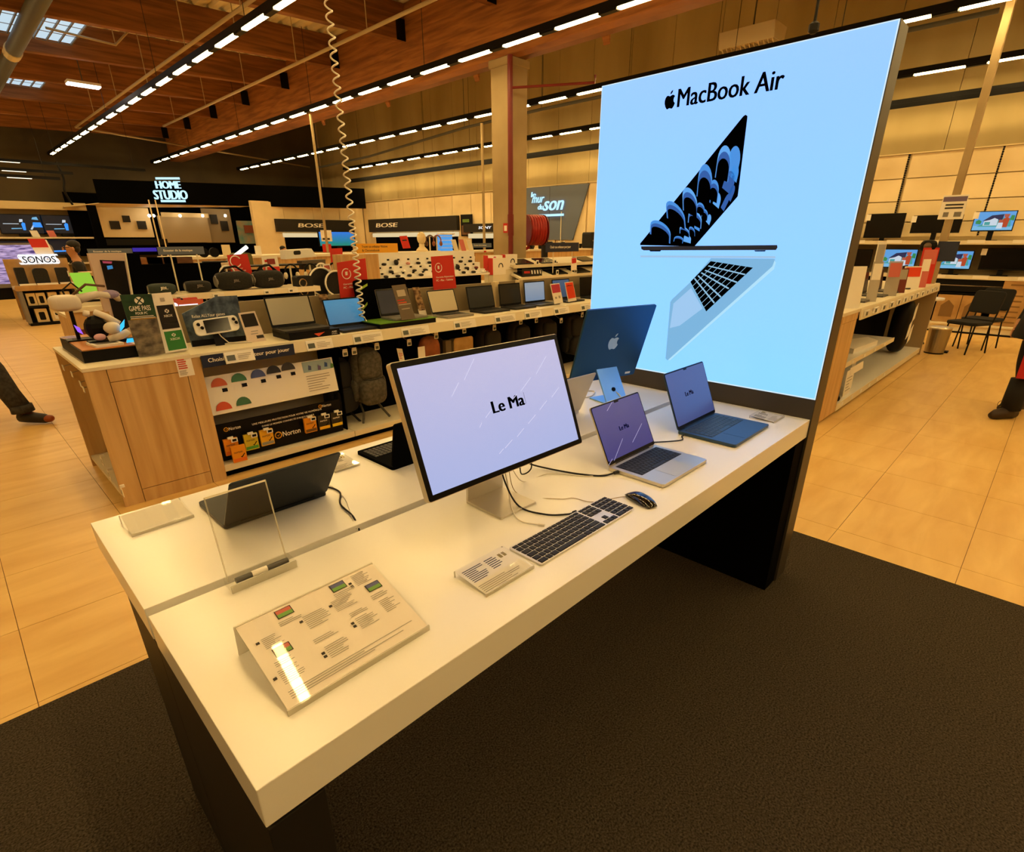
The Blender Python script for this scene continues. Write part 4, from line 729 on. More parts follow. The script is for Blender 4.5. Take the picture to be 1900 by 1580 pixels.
# laptops on the shelf
S_CHR = emit_grad('screen_teal', '#2c6a8e', '#3f86aa', 2, 0, .2, .9); S_OFFR = mat('screen_off_painted_sheen', '#8a8474', .32, .75); S_GOLD = mat('screen_gold', '#a89c84', .34, .75)  # S_OFFR: pale metal tone imitates a bright reflection on a dark screen
M_LB = mat('laptop_black', '#1c1b1a', .5, .2); M_LG = mat('laptop_grey', '#4a4844', .45, .4); M_LS = mat('laptop_silver', '#8c8880', .4, .5)
def shelf_laptop(label, px, py, w_, lean, body, scr, words=None, z=GZ, yf=3.50, d_=.24, keyson=False, rz=0):
    p = at(px, py, 1, yf+d_); t = laptop(label, (p.x, yf, z), rz, w_, d_, lean, body, scr, keyson=keyson, th=.02, notch=False, scrinset=.012, words=words)
    if not keyson:
        kb = MB()
        for r in range(5):
            for c in range(14): kb.box(-w_*.43+c*w_*.061, -w_*.43+c*w_*.061+w_*.05, d_-.05-r*.021, d_-.034-r*.021, .02, .0215)
        props(kb.build('keys', M_KEY, t), kind='stuff')
    return t
t = thing('laptop_riser', 'black riser box with an orange triangle under the first gaming laptop', 'riser', (1.86, 3.46, GZ)); MB().box(-.2, .22, 0, .3, 0, .05).build('box', M_BLACK, t); MB().prism([(.0, -.001, .03), (.09, -.001, .034), (.035, -.001, .006)], (0, -.001, 0)).build('triangle', mat('orange_print', '#d8502a', .5), t); text('lettering', 'AMD', (.15, -.001, .022), (.045, 0, 0), (0, 0, .012), M_PAPER, t, off=.02); text('lettering', 'RYZEN', (.15, -.001, .008), (.045, 0, 0), (0, 0, .008), M_PAPER, t)
shelf_laptop('gaming laptop with a switched-off screen on the black riser', 545, 595, .37, .3, M_LB, S_OFFR, z=GZ+.05, yf=3.47)
shelf_laptop('laptop with a teal blue screen beside the coiled cord', 645, 596, .36, .32, M_LB, S_CHR, yf=3.48)
# green laptop stand
t = thing('laptop_stand', 'black and green angular gaming stand carrying a laptop', 'stand', (at(755, 605, 1, 3.48).x, 3.44, GZ)); MB().box(-.3, .3, 0, .42, 0, .04).build('stand_base', M_BLACK, t); MB().box(-.31, .31, -.005, .3, .04, .046).build('green_plate', mat('green_plate', '#5a8a1e', .4), t); MB().rslab((-.27, .36, .04), (.56, 0, 0), (0, .06, .34), .02, .03).build('back_board', M_BLACKM, t)
for a, b in (((-.26, .25), (-.16, .29)), ((-.26, .07), (-.18, .13)), ((.02, .06), (.14, .25))): MB().prism([(a[0], .355, .04+a[1]), (a[0], .357, .06+a[1]), (b[0], .37, .06+b[1]), (b[0], .37, .04+b[1])], (0, -.002, 0)).build('green_stripe', mat('lime_stripe', '#9ab83a', .4), t)
laptop('dark gaming laptop on the black and green stand', (t.location.x+.06, 3.47, GZ+.0465), 0, .36, .24, .25, M_LS, mat('screen_navy', '#1c2440', .2), keyson=False, th=.018, notch=False, scrinset=.012)
poster('grey product sheet in a clear frame before the green stand', [(727, 530), (752, 527), (771, 590), (746, 594)], 3.435, mat('grey_sheet', '#6a6258', .5), [('photo', .2, .68, .8, .86, mat('photo_light', '#b8b0a4', .6)), ('print', .08, .56, .6, .59, M_RED), ('print', .08, .48, .7, .52, mat('orange_text', '#c85a3a', .6)), ('print', .08, .44, .95, .45, M_PAPER), ('print', .2, .3, .8, .33, M_INK)], name='product_sheet')
t = shelf_laptop('silver laptop with a curved gold line on its screen', 827, 577, .35, .34, M_LS, S_GOLD, yf=3.52); MB().ring([(-.02, .30, .06), (.0, .32, .1), (.02, .345, .15)], .003, 6).build('gold_line', glow('gold_line', '#e8c070', .9), t)
shelf_laptop('black laptop left of the narrow cream post', 895, 566, .38, .22, M_LB, M_SCROFF, yf=3.53); shelf_laptop('dark laptop with a navy sheen right of the narrow cream post', 948, 562, .34, .14, M_LB, mat('screen_blueblack', '#0e141c', .2), yf=3.53)
shelf_laptop('laptop showing a white web page under a dark topper', 993, 553, .36, .1, M_LG, emit_grad('screen_page', '#7890ae', '#9aa6b4', 2, 0, .2, .8), yf=3.54); shelf_laptop('laptop with a blue-grey screen behind the red card', 1042, 548, .34, .12, M_LB, emit_grad('screen_slate', '#2a4258', '#3a5a78', 2, 0, .2, .8), yf=3.56); shelf_laptop('black laptop against the edge of the lit poster', 1092, 545, .36, .1, M_LB, M_SCROFF, yf=3.56)
poster('dark topper card with small icons above the white web page laptop', [(969, 499), (1004, 498), (1006, 511), (970, 513)], 3.80, M_DGREY, [('print', .08, .4, .38, .7, M_RED), ('print', .45, .3, .52, .8, M_PAPER), ('print', .6, .3, .67, .8, M_PAPER), ('print', .75, .3, .82, .8, M_PAPER), ('print', .9, .3, .95, .8, M_PAPER)], name='topper_card', foot=False)
poster('pink and white promotional card on the shelf edge', [(1021, 527), (1038, 525), (1045, 561), (1029, 564)], 3.46, M_PAPER, [('pink_field', .05, .55, .95, .96, mat('magenta', '#b83858', .5)), ('print', .2, .25, .4, .35, M_INK), ('print', .6, .25, .8, .38, M_INK)], name='promo_card')
poster('orange-red promotional card on the shelf edge', [(1048, 524), (1063, 522), (1070, 557), (1055, 560)], 3.46, M_PAPER, [('red_field', .05, .16, .95, .97, mat('orange_red', '#d8401e', .5)), ('print', .2, .8, .7, .84, M_PAPER)], name='promo_card')
for px, lab in ((918, 'narrow cream post between the two black laptops'), (962, 'narrow cream post left of the white web page laptop')): p = at(px, 560, 1, 3.9); solo('shelf_post', MB().box(p.x-.03, p.x+.03, 3.86, 3.925, GZ, 1.2), M_PANEL, lab, 'post')
# price card with a picture standing between laptops
for px, lab in ((615, 'brown and white picture card right of the first gaming laptop'), (785, 'brown and white picture card left of the gold line laptop')):
    p = at(px, 575, 1, 3.85); t = thing('picture_card', lab, 'card', (p.x, 3.85, GZ)); MB().slab((-.05, 0, .06), (.08, 0, 0), (-.04, .03, .22), .004).build('card', noisy(mat('picture_brown', '#6a4628', .6), '#4a2e18', '#b89468', (1, 1, 1), 22, 3), t); MB().slab((-.045, -.004, .0), (.09, 0, 0), (-.015, .006, .075), .003).build('white_label', M_PAPER, t)
# coiled cord hanging from the roof
h = []; zz = 1.0
import_turn = 0; a = 0
while zz < 5.7:
    h.append((2.44+.024*math.cos(a), 3.70+.024*math.sin(a), zz)); pit = .052 if zz < 1.8 else .078; zz += pit/12; a += math.pi/6
t = thing('coiled_cord', 'white coiled cord hanging from the roof onto the gaming shelf', 'cord', (0, 0, 0)); MB().ring(h, .0065, 6).build('coil', M_WCAB, t, smooth=True); MB().ring([(2.464, 3.70, 1.0), (2.47, 3.66, .95), (2.50, 3.62, .935)], .004, 6).build('end_lead', M_WCAB, t); MB().lathe([(.02, 5.68), (.03, 5.7), (.03, 5.715)], (2.44, 3.7, 0), 10).build('ceiling_rose', M_WPLAS, t)
# tags and cards in the open end bay
for k, (px, py) in enumerate(((190, 855), (203, 880), (227, 912))):
    p = at(px, py, 0, .345); t = thing('hook_tag', ['upper', 'middle', 'lower'][k]+' white price tag hanging off the open gondola end shelf', 'price tag', p, 0, 'tags on the open gondola end'); MB().box(-.004, 0, -.03, .03, -.03, .03).build('tag_case', M_WPLAS, t, bevel=.003); MB().box(-.0045, -.004, -.012, .012, -.015, .015).build('tag_display', M_LCD, t); MB().box(-.004, .02, -.01, .01, .03, .045).build('clip', M_WPLAS, t)
for k, (px, py) in enumerate(((118, 682), (134, 694), (150, 712), (156, 722))):
    p = at(px, py, 0, .36); t = thing('hook_tag', ['first', 'second', 'third', 'fourth'][k]+' white tag from the back under the gondola end top', 'price tag', p, 0, 'tags under the gondola end top'); MB().box(-.004, 0, -.025, .025, -.02, .02).build('tag_case', M_WPLAS, t, bevel=.003); MB().ring([(0, 0, .01), (.1, 0, .03), (.2, 0, .03)], .003, 6).build('hook_arm', M_STEEL, t)
p = at(193, 835, 0, .5); t = thing('power_plug', 'black plug on the lower shelf of the gondola end', 'plug', (.5, min(p.y, 4.2), .0905)); MB().rslab((-.03, -.03, .06), (.06, 0, 0), (0, .07, 0), .06, .015).build('plug_body', M_BLACK, t); MB().ring([(.03, 0, .02), (.1, .05, .01), (.18, .08, .01)], .006, 6).build('lead', M_BLACK, t)
# ================================================================ audio and accessory gondola in the next aisle
BF = 6.0
t = thing('gondola', 'oak audio gondola carrying speakers in the second aisle', 'gondola', (0, 0, 0))
MB().box(.72, 3.6, BF+.02, 7.0, 0, .93).build('body', M_OAK, t); MB().box(.70, 3.61, BF-.02, 7.02, .93, .96).build('top_board', M_CREAM, t)
MB().box(1.0, 3.25, BF, 6.5, 1.075, 1.108).build('speaker_shelf', M_CREAM, t); MB().slab((1.0, BF-.012, 1.05), (2.25, 0, 0), (0, .01, .06), .01).build('price_rail', M_CREAM, t)
for x in (1.02, 2.1, 3.2): MB().box(x, x+.03, BF+.1, 6.45, .96, 1.075).build('shelf_support', M_CREAM, t)
MB().box(1.28, 2.3, 6.48, 6.5, 1.108, 1.40).build('black_backboard', M_BLACKM, t); MB().box(1.0, 3.3, 6.6, 6.98, 1.30, 1.33).build('upper_shelf', M_OAK, t); MB().box(1.0, 3.3, 6.62, 6.98, .96, 1.30).build('upper_support', M_BLACKM, t)
MB().box(2.4, 3.6, 6.6, 6.95, 1.33, 1.345).build('headphone_shelf', M_BLACK, t)
t = thing('gondola', 'oak accessory gondola carrying the stepped mouse board', 'gondola', (0, 0, 0))
MB().box(3.63, 6.8, BF+.02, 7.0, 0, .93).build('body', M_OAK, t); MB().box(3.62, 6.81, BF-.02, 7.02, .93, .96).build('top_board', M_CREAM, t)
for a, b in ((3.63, 3.79), (3.792, 3.95), (3.952, 4.13)): MB().box(a, b, BF-.01, BF+.012, .96, 1.463).build('end_board', M_OAK, t)
MB().box(3.63, 4.13, BF+.014, BF+.3, .96, 1.46).build('end_block', M_OAK, t)
MB().box(3.63, 4.14, 6.32, 6.6, 1.08, 1.10).build('headphone_shelf', M_CREAM, t); MB().box(3.64, 4.1, 6.34, 6.58, .96, 1.08).build('shelf_support', M_BLACKM, t)
t = thing('gondola', 'oak tablet gondola below the navy banner on poles', 'gondola', (0, 0, 0))
MB().box(6.83, 10.4, BF+.02, 6.72, 0, .93).build('body', M_OAK, t); MB().box(6.82, 10.42, BF-.02, 6.74, .93, .96).build('top_board', M_CREAM, t)
t = thing('headphone_rack', 'low black headphone rack behind the big portable speakers', 'rack', (0, 0, 0)); MB().box(2.45, 3.55, 6.38, 6.58, .9605, 1.08).build('rack_body', M_BLACKM, t); MB().box(2.44, 3.56, 6.36, 6.59, 1.08, 1.10).build('rack_top', M_CREAM, t)
# stepped mouse display
t = thing('mouse_display', 'white stepped display board holding rows of computer mice', 'display', (4.16, BF, .96)); W2 = 2.02
for k, (y0, z0, z1) in enumerate(((0, .18, .235), (.12, .235, .33), (.24, .33, .42), (.36, .42, .50))):
    if k < 3: MB().box(0, W2, y0, y0+.12, z0-.02 if k == 0 else z0-.01, z0+.008).build('step', M_WHITE, t)
    MB().box(0, W2, y0+.112 if k < 3 else y0, (y0+.12) if k < 3 else y0+.01, z0, z1+.008).build('step_riser', M_WHITE, t)
MB().box(.1, W2-.1, .1, .35, 0, .16).build('base', M_BLACKM, t)
rr = random.Random(3)
for k, z in enumerate((.205, .275, .375)):
    for c in range(11):
        x = .06+.175*c+.05*k; MB().box(x, x+.04, .12*k+.110, .12*k+.1115, z+.025, z+.048).build('tag_display', M_BLACK, t); MB().box(x+.06, x+.115, .12*k+.110, .12*k+.1115, z+.015, z+.05).build('paper_label', M_PAPER, t)
for k, (zx, zy, col, row) in enumerate(((170, 335, 0, 2), (350, 300, 3, 2), (525, 320, 1, 2), (675, 300, 0, 2), (840, 305, 0, 2), (1300, 290, 0, 2), (1440, 285, 0, 2), (275, 440, 0, 1), (455, 435, 2, 1), (620, 425, 0, 1), (780, 405, 0, 1), (1255, 370, 3, 1), (1390, 375, 0, 1), (1530, 385, 4, 1), (205, 570, 0, 0), (380, 555, 0, 0), (550, 545, 0, 0), (720, 535, 0, 0), (1345, 490, 0, 0), (1490, 480, 0, 0), (1640, 480, 2, 0))):
    p = at(690+zx/7.917, 440+zy/7.917, 1, BF+.06+.12*row); z = .96+(.18, .235, .33)[row]+.0085
    rowl = ('bottom', 'middle', 'top')[row]; nth = sum(1 for q in range(k) if (0 if q > 13 else 1 if q > 6 else 2) == row)
    g = thing('computer_mouse', '%s mouse, %s from the left in the %s row of the stepped board' % (('black', 'pink', 'white', 'tall black', 'red and black')[col], ('first', 'second', 'third', 'fourth', 'fifth', 'sixth', 'seventh')[nth], rowl), 'mouse', (p.x, BF+.055+.12*row, z), rr.uniform(-.9, -.3), 'mice on the stepped board')
    m = (M_DGREY, mat('mouse_pink', '#c88a80', .5), M_WPLAS, M_DGREY, mat('mouse_red', '#6a2018', .5))[col]; hh = .034 if col != 3 else .07
    MB().ell((0, 0, hh*.55), .034, .058, hh*.55, 12, 8, .8).build('shell', m, g, smooth=True); MB().box(-.004, .004, -.05, -.012, hh*.82, hh*1.06).build('scroll_wheel', M_BLACK, g)
# speakers
M_SPK = noisy(mat('speaker_cloth', '#12110f', .8), '#0c0b0a', '#1a1816', (1, 1, 1), 60, 2); M_SPT = mat('speaker_teal', '#22302c', .7)
def boombox(label, px, py, w_, h_, m, handle=True, logo=None):
    p = at(px, py, 1, BF+.16); t = thing('speaker', label, 'speaker', (p.x, BF+.17, 1.1085), 0, 'speakers on the audio shelf'); MB().ell((0, 0, h_*.5), w_/2, .1, h_*.5, 20, 12, .55).build('barrel', m, t, smooth=True)
    for q in (-1, 1): MB().cyl((q*w_*.44, 0, h_*.5), (q*w_*.5, 0, h_*.5), h_*.36, h_*.28, 16).build('bass_cone', M_GREY, t)
    if handle: MB().ring([(-w_*.36, 0, h_*.85), (-w_*.2, -.02, h_*1.2), (w_*.1, -.02, h_*1.28), (w_*.36, 0, h_*.9)], .012, 8).build('handle', M_BLACK, t, smooth=True)
    text('lettering', 'JBL', (-.035, -.1, h_*.42), (.07, 0, 0), (0, 0, .035), logo or M_GREY, t, off=.03)
boombox('small teal portable speaker with a white mark, leftmost on the audio shelf', 302, 542, .26, .11, M_SPT, False, M_PAPER); boombox('small black portable speaker beside the teal one', 369, 540, .26, .12, M_SPK, False); boombox('big black portable speaker with a handle under the red poster', 437, 536, .40, .2, M_SPK); boombox('big black portable speaker with a handle right of the red poster', 500, 533, .36, .2, M_SPK)
p = at(564, 540, 1, BF+.1); t = thing('party_speaker', 'black party speaker with silver rings beside the big portable speakers', 'speaker', (p.x, BF+.1, .96)); MB().rslab((-.09, -.05, .01), (.2, 0, 0), (0, 0, .26), .14, .03).build('cabinet', M_SPK, t)
for q in (.09, .19): MB().torus((-.02, -.052, q), .045, .008, 'y', 18, 6).build('ring', M_CHROME, t)
for k, (px, py, r) in enumerate(((600, 524, .17), (626, 530, .15))):
    p = at(px, py, 1, BF+.2-.12*k); t = thing('speaker', ['rear', 'front'][k]+' black disc speaker with a white light ring', 'speaker', (p.x, BF+.24-.14*k, .9605)); MB().cyl((0, 0, r*1.05), (0, .05, r*1.05), r, n=28).build('disc', M_SPK, t); MB().torus((0, -.002, r*1.05), r, .012, 'y', 32, 6).build('light_ring', M_WPLAS, t); MB().box(-.06, .06, -.02, .08, 0, .03).build('foot', M_BLACK, t)
t = thing('speaker', 'red portable speaker lying below the speaker shelf', 'speaker', (at(338, 556, 1, 5.97).x, 5.97, .9605)); MB().cyl((-.16, 0, .06), (.14, 0, .06), .055, n=18).build('barrel', mat('speaker_red', '#a82418', .6), t, smooth=True); MB().cyl((-.02, 0, .06), (.0, 0, .06), .057, n=18).build('band', M_BLACK, t)
t = thing('lit_sign', 'small glowing white logo sign on a red card below the speaker shelf', 'sign', (at(345, 570, 1, 5.9).x, 5.9, .9605)); MB().box(-.17, .18, 0, .01, 0, .1).build('card', mat('salmon_card', '#c8604a', .5), t); MB().box(-.06, .12, -.004, 0, .02, .055).build('glow_panel', glow('white_glow', '#f4f0ff', 1.3), t); MB().cyl((-.1, -.004, .05), (-.1, 0, .05), .03, n=16).build('glow_disc', glow('white_glow', '#f4f0ff', 1.3), t)
for k, px in enumerate((252, 300, 335, 405, 500, 545)):
    p = at(px, 548, 1, BF-.02); t = thing('price_tag', 'white price tag on the audio shelf rail, %s from the left' % ('first', 'second', 'third', 'fourth', 'fifth', 'sixth')[k], 'price tag', (p.x, BF-.02, 1.05), 0, 'price tags on the audio shelf'); MB().box(-.06, .06, -.012, 0, 0, .05).build('tag_case', M_WPLAS, t, bevel=.003); MB().box(-.045, -.01, -.0125, -.012, .015, .035).build('tag_display', M_LCD, t)
# slate shelf banners on poles
def banner(label, quad, yv, m, body, tm, poles=(), ptop=None):
    q = pxq(quad, 1, yv); t = thing('banner', label, 'sign', (q[3].x, yv, min(q[2].z, q[3].z))); TL, TR, BR, BL = [p-t.location for p in q]; z0 = (BL.z+BR.z)/2; z1 = (TL.z+TR.z)/2; x0 = (TL.x+BL.x)/2; x1 = (TR.x+BR.x)/2
    MB().box(x0, x1, 0, .012, z0, z1).build('board', m, t)
    for k, b in enumerate(body): h_ = (z1-z0)*.36/len(body)**.5; text('lettering', b, (x0+(x1-x0)*.12, 0, z0+(z1-z0)*(.32 if len(body) == 1 else .56-.4*k)), ((x1-x0)*(.62 if k == 0 else .42), 0, 0), (0, 0, h_), tm, t, off=.03)
    for px in poles: p = at(px, 470, 1, yv).x-t.location.x; MB().cyl((p, .006, z0), (p, .006, .96-t.location.z), .008, n=8).build('pole', M_CREAM, t)
    return t
banner('slate banner Ecouter de la musique nearer the left edge', [(163, 461), (246, 461), (246, 472), (163, 472)], 6.35, M_SLATE, ['Ecouter de la musique'], M_PAPER, (232,)); banner('slate banner Ecouter de la musique over the portable speakers', [(293, 458), (378, 457), (379, 471), (293, 473)], 6.3, M_SLATE, ['Ecouter de la musique'], M_PAPER, (316, 365)); banner('violet lit bar between the two slate banners', [(246, 460), (290, 459), (291, 466), (247, 467)], 6.34, glow('violet_bar', '#2a1a9a', 1.0), [], M_PAPER)
banner('yellow banner with dark lettering above the mouse board', [(662, 453), (738, 450), (738, 468), (662, 470)], 6.45, M_YEL, ['Trouver son ordinateur Windows', '& Chromebook'], M_DINK, (700,)); banner('navy banner on poles above the tablet shelf', [(1013, 451), (1074, 449), (1074, 466), (1013, 468)], 6.05, M_BLUE, ['Choisir son ordinateur pour jouer'], M_PAPER, (1027, 1062))
# posters of this aisle
def poster2(label, quad, yv, m, parts, **k): return poster(label, quad, yv, m, parts, foot=False, **k)
t, bd, f = poster2('red poster with a circle icon above the portable speakers', [(421, 473), (459, 471), (469, 509), (431, 512)], 6.42, M_RED, [('Changez pour', .14, .3, .6, .37, (M_PAPER,)), ('donnez votre avis', .14, .2, .72, .27, (M_PAPER,))]); MB().torus(f(.33, .68), .06, .006, 'y', 20, 5, 30, 330).build('circle_icon', M_PAPER, bd); t2 = t
poster2('white and red headphone poster right of the red poster', [(485, 476), (514, 475), (520, 504), (490, 506)], 6.55, M_PAPER, [('red_field', 0, 0, 1, .35, M_RED), ('picture', .3, .5, .8, .85, mat('headphone_red', '#8a3028', .5)), ('picture', .15, .65, .35, .8, M_RED)])
poster2('small red poster behind the big warranty sign', [(612, 461), (635, 460), (637, 490), (615, 492)], 6.7, M_RED, [('print', .15, .25, .85, .3, M_PAPER), ('print', .15, .15, .8, .2, M_PAPER)])
# headphones on stands
def headphone(label, p, m, s_=1.0, m2=None, grp='headphones on stands in the second aisle'):
    t = thing('headphones', label, 'headphones', p, 0, grp); MB().torus((0, 0, .17*s_), .08*s_, .011*s_, 'y', 18, 7, -20, 200).build('headband', m, t, smooth=True)
    for q in (-1, 1): MB().ell((q*.078*s_, 0, .12*s_), .022*s_, .035*s_, .042*s_, 12, 8).build('ear_cup', m2 or m, t, smooth=True)
    MB().cyl((0, .02, 0), (0, .02, .25*s_), .012*s_, n=8).build('stand', M_CREAM, t); MB().box(-.05*s_, .05*s_, -.02, .06, 0, .012).build('stand_foot', M_CREAM, t)
    return t
for k, (px, py, m, lab) in enumerate(((418, 500, M_WPLAS, 'white headphones behind the first big speaker'), (492, 498, M_BLACK, 'black headphones before the white and red poster'), (540, 500, M_BLACK, 'black headphones with a pale cup, left of the white boxes'), (577, 500, M_BLACK, 'black headphones with pale cushions in the middle of the shelf'), (597, 500, M_WPLAS, 'beige headphones beside a pink card'), (620, 498, M_BLACK, 'black headphones behind the white-ringed speakers'))):
    p = at(px, py, 1, 6.45); z = .9605 if k < 2 else 1.1005
    if k < 2: z = 1.1085
    headphone(lab, (p.x, 6.45 if k > 1 else 6.4, z), m, 1.0, M_CREAM if k in (2, 3) else None)
t, bd, f = poster2('pink and white card between the headphones', [(598, 490), (612, 489), (616, 503), (602, 504)], 6.33, M_PAPER, [('pink_field', .15, .3, .85, .8, mat('salmon', '#c86a60', .5))])
for k, (q, c, lab) in enumerate((([(528, 464), (578, 461), (588, 476), (530, 481)], M_WPLAS, 'white box with a speaker picture on the upper headphone shelf'), ([(560, 484), (604, 481), (604, 500), (562, 500)], mat('taupe_box', '#5a5040', .6), 'taupe box behind the middle headphones'))):
    pq = pxq(q, 1, 6.75); t = thing('speaker_box', lab, 'box', (pq[3].x, 6.75, pq[3].z)); wp(t, 'carton', pq, (0, .15, 0), c)
    if k == 0: MB().rslab((.12, -.002, .05), (.1, 0, .006), (0, 0, .05), .002, .02).build('picture', M_DGREY, t)
t = thing('turntable', 'cream record player with a black disc left of the red poster', 'turntable', (at(400, 483, 1, 6.75).x, 6.7, 1.3305)); MB().box(-.2, .22, -.15, .2, 0, .06).build('plinth', M_CREAM, t); MB().cyl((-.02, .02, .06), (-.02, .02, .075), .14, n=24).build('record', M_BLACK, t); MB().ring([(.15, .12, .08), (.15, -.02, .085), (.08, -.08, .08)], .006, 6).build('tone_arm', M_CHROME, t)
for q in (0, 1): MB().cyl((-.08+.12*q, .18, .17), (-.08+.12*q, .15, .17), .055, n=16).build('driver', M_BLACK, t)
for k, px in enumerate((272, 300, 330)): p = at(px, 488, 1, 6.8); t = thing('audio_box', ['left', 'middle', 'right'][k]+' brown wooden audio box under the slate banner', 'box', (p.x, 6.75, 1.3305)); MB().box(-.15, .15, 0, .2, 0, .13).build('cabinet', noisy(mat('dark_wood%d' % k, ('#8a5a2a', '#4a2e18', '#56341c')[k], .5), ('#7a4c20', '#3c2412', '#482a14')[k], ('#9a683a', '#5a3a20', '#644024')[k], (1, 1, 6), 5, 3), t); MB().box(-.14, .14, -.01, 0, .02, .035).build('front_strip', M_CREAM, t)
# green lit phone stand and cream counter at the gondola's left end
t = thing('counter_block', 'cream counter block at the left end of the second aisle', 'counter', (.74, 5.55, 0)); MB().box(-.08, .36, 0, .4, 0, 1.05).build('body', M_OAK, t); MB().box(-.1, .38, -.02, .42, 1.05, 1.09).build('top', M_CREAM, t); MB().box(-.07, -.02, -.004, 0, .4, .9).build('red_print', mat('dark_red_print', '#6a2a18', .6), t)
t = thing('phone_stand', 'small white demonstration stand with a bright green card', 'display', (.80, 5.66, 1.0905)); MB().box(-.06, .17, 0, .15, 0, .09).build('shelf_box', M_CREAM, t); MB().box(-.03, .16, -.003, 0, .03, .05).build('slot', M_BLACK, t); MB().slab((-.02, .06, .09), (.15, 0, 0), (-.03, .0, .19), .01).build('green_card', glow('lime_card', '#9ad03a', .9), t); MB().ring([(-.12, .02, .02), (-.14, .04, .14), (-.06, .05, .2), (.0, .04, .12)], .008, 7).build('earphone_loop', M_BLACK, t)
t = thing('phone_poster', 'narrow pink card standing right of the bright green card', 'card', (1.06, 5.7, 1.0905)); MB().slab((0, 0, 0), (.05, 0, 0), (-.03, .01, .32), .004).build('card', mat('salmon', '#c86a60', .5), t)
t = thing('tower_box', 'black boxed phone display beside the bright green card', 'box', (1.05, 5.6, 1.0905)); MB().rslab((0, 0, 0), (.12, 0, 0), (-.04, 0, .2), .05, .012).build('case', M_BLACK, t); MB().rslab((.022, -.001, .03), (.06, 0, 0), (-.025, 0, .14), .002, .01).build('outline', M_GREY, t)
# headset cartons
for k, (q, lab) in enumerate((([(903, 474), (930, 473), (932, 500), (906, 502)], 'white headset carton with a pink dot right of the mouse board'), ([(911, 479), (935, 476), (938, 505), (915, 510)], 'white and red headset carton in front'), ([(935, 472), (957, 471), (958, 492), (938, 500)], 'white and red earphone carton, rightmost'))):
    yv = BF+.2-.1*(k == 1); pq = pxq(q, 1, yv); t = thing('headset_carton', lab, 'carton', (pq[3].x, yv, .96)); zz = pq[3].z-.96; hgt = pq[0].z-pq[3].z; w_ = pq[1].x-pq[0].x
    MB().box(0, w_, 0, .1, max(zz, .0), zz+hgt).build('carton', M_PAPER, t); MB().box(-.012, 0, 0, .1, max(zz, 0), zz+hgt).build('side_face', M_RED, t); MB().torus((w_*.6, -.002, zz+hgt*.5), .045, .008, 'y', 16, 5, -20, 200).build('picture', M_BLACK, t); MB().box(0, w_, 0, .1, 0, max(zz-.002, .004)).build('hook_block', M_CREAM, t)
    if k == 0: MB().cyl((w_*.45, -.002, zz+hgt*.75), (w_*.45, -.004, zz+hgt*.75), .04, n=16).build('pink_dot', mat('magenta', '#b83858', .5), t)
# tablet shelf
t = thing('tablet_shelf', 'cream two-tier slanted tablet shelf below the navy banner', 'shelf', (6.85, BF-.05, .96))
for z, yy in ((.26, .18), (.07, .0)): MB().slab((0, yy, z), (2.9, 0, 0), (0, .36, .10), .03).build('tier', M_CREAM, t); MB().box(0, 2.9, yy-.01, yy, z-.04, z+.012).build('tier_lip', M_CREAM, t); MB().box(.02, 2.88, yy+.3, yy+.33, 0, z+.05).build('tier_support', M_BLACKM, t)
for k, (x, tier, lab) in enumerate(((.35, 0, 'left tablet on the upper slanted tier'), (1.0, 0, 'middle tablet on the upper slanted tier'), (2.2, 0, 'right tablet on the upper slanted tier'), (.3, 1, 'left tablet on the lower slanted tier'), (1.1, 1, 'middle tablet on the lower slanted tier'), (1.8, 1, 'right tablet on the lower slanted tier'))):
    z, yy = ((.26, .18), (.07, 0))[tier]; g = thing('tablet', lab, 'tablet', (6.85+x, BF-.05+yy, .96+z)); MB().rslab((-.22, .04, .026), (.46, 0, 0), (0, .26, .0722), .02, .02).build('case', M_BLACK, g); MB().slab((-.2, .055, .0315), (.42, 0, 0), (0, .225, .0625), .001).build('screen', M_SCROFF, g)
for k, (px, py) in enumerate(((997, 487), (1030, 485), (1034, 505), (1068, 503))):
    p = at(px, py, 1, BF-.0615); t = thing('hook_tag', 'small white price tag at the tablet shelf, ' + ('upper left', 'upper right', 'lower left', 'lower right', 'far left', 'by the yellow clip')[k], 'price tag', p, 0, 'tags on the tablet shelf'); MB().box(-.035, .035, -.005, 0, -.04, .04).build('tag_case', M_WPLAS, t, bevel=.004); MB().box(-.02, .02, -.006, -.005, -.02, .02).build('tag_display', M_BLACK, t)
poster2('pink and white card standing at the tablet shelf', [(1060, 478), (1070, 477), (1070, 500), (1060, 502)], 5.9, M_PAPER, [('pink_field', .1, .55, .9, .95, M_RED)])
# ================================================================ third row counter with things on top
CY = 9.3
t = thing('gondola', 'low oak counter in the third aisle before the lit brand walls', 'gondola', (0, 0, 0)); MB().box(2.6, 13.3, CY, 10.2, 0, 1.36).build('body', M_OAK, t); MB().box(2.6, 13.3, CY-.03, 10.23, 1.36, 1.4).build('top_board', M_CREAM, t)
for k in range(9): MB().box(4.6+.75*k, 4.66+.75*k, CY-.05, CY-.031, 1.365, 1.40).build('tag', M_WPLAS if k % 3 else M_RED, t)
CZ = 1.4005
def onC(px): return at(px, 460, 1, CY+.3).x
t, bd, f = poster2('tilted red card on the third aisle counter', [(741, 438), (755, 437), (762, 460), (748, 461)], CY+.3, M_RED, [('print', .2, .6, .8, .7, M_DINK)])
t = thing('mannequin_head', 'cream mannequin head on the third aisle counter', 'mannequin', (onC(783), CY+.3, CZ)); MB().lathe([(.14, 0), (.12, .04), (.06, .1), (.06, .16)], n=16).build('bust', M_PANEL, t, smooth=True); MB().ell((0, 0, .27), .09, .11, .13, 14, 10).build('head', M_PANEL, t, smooth=True)
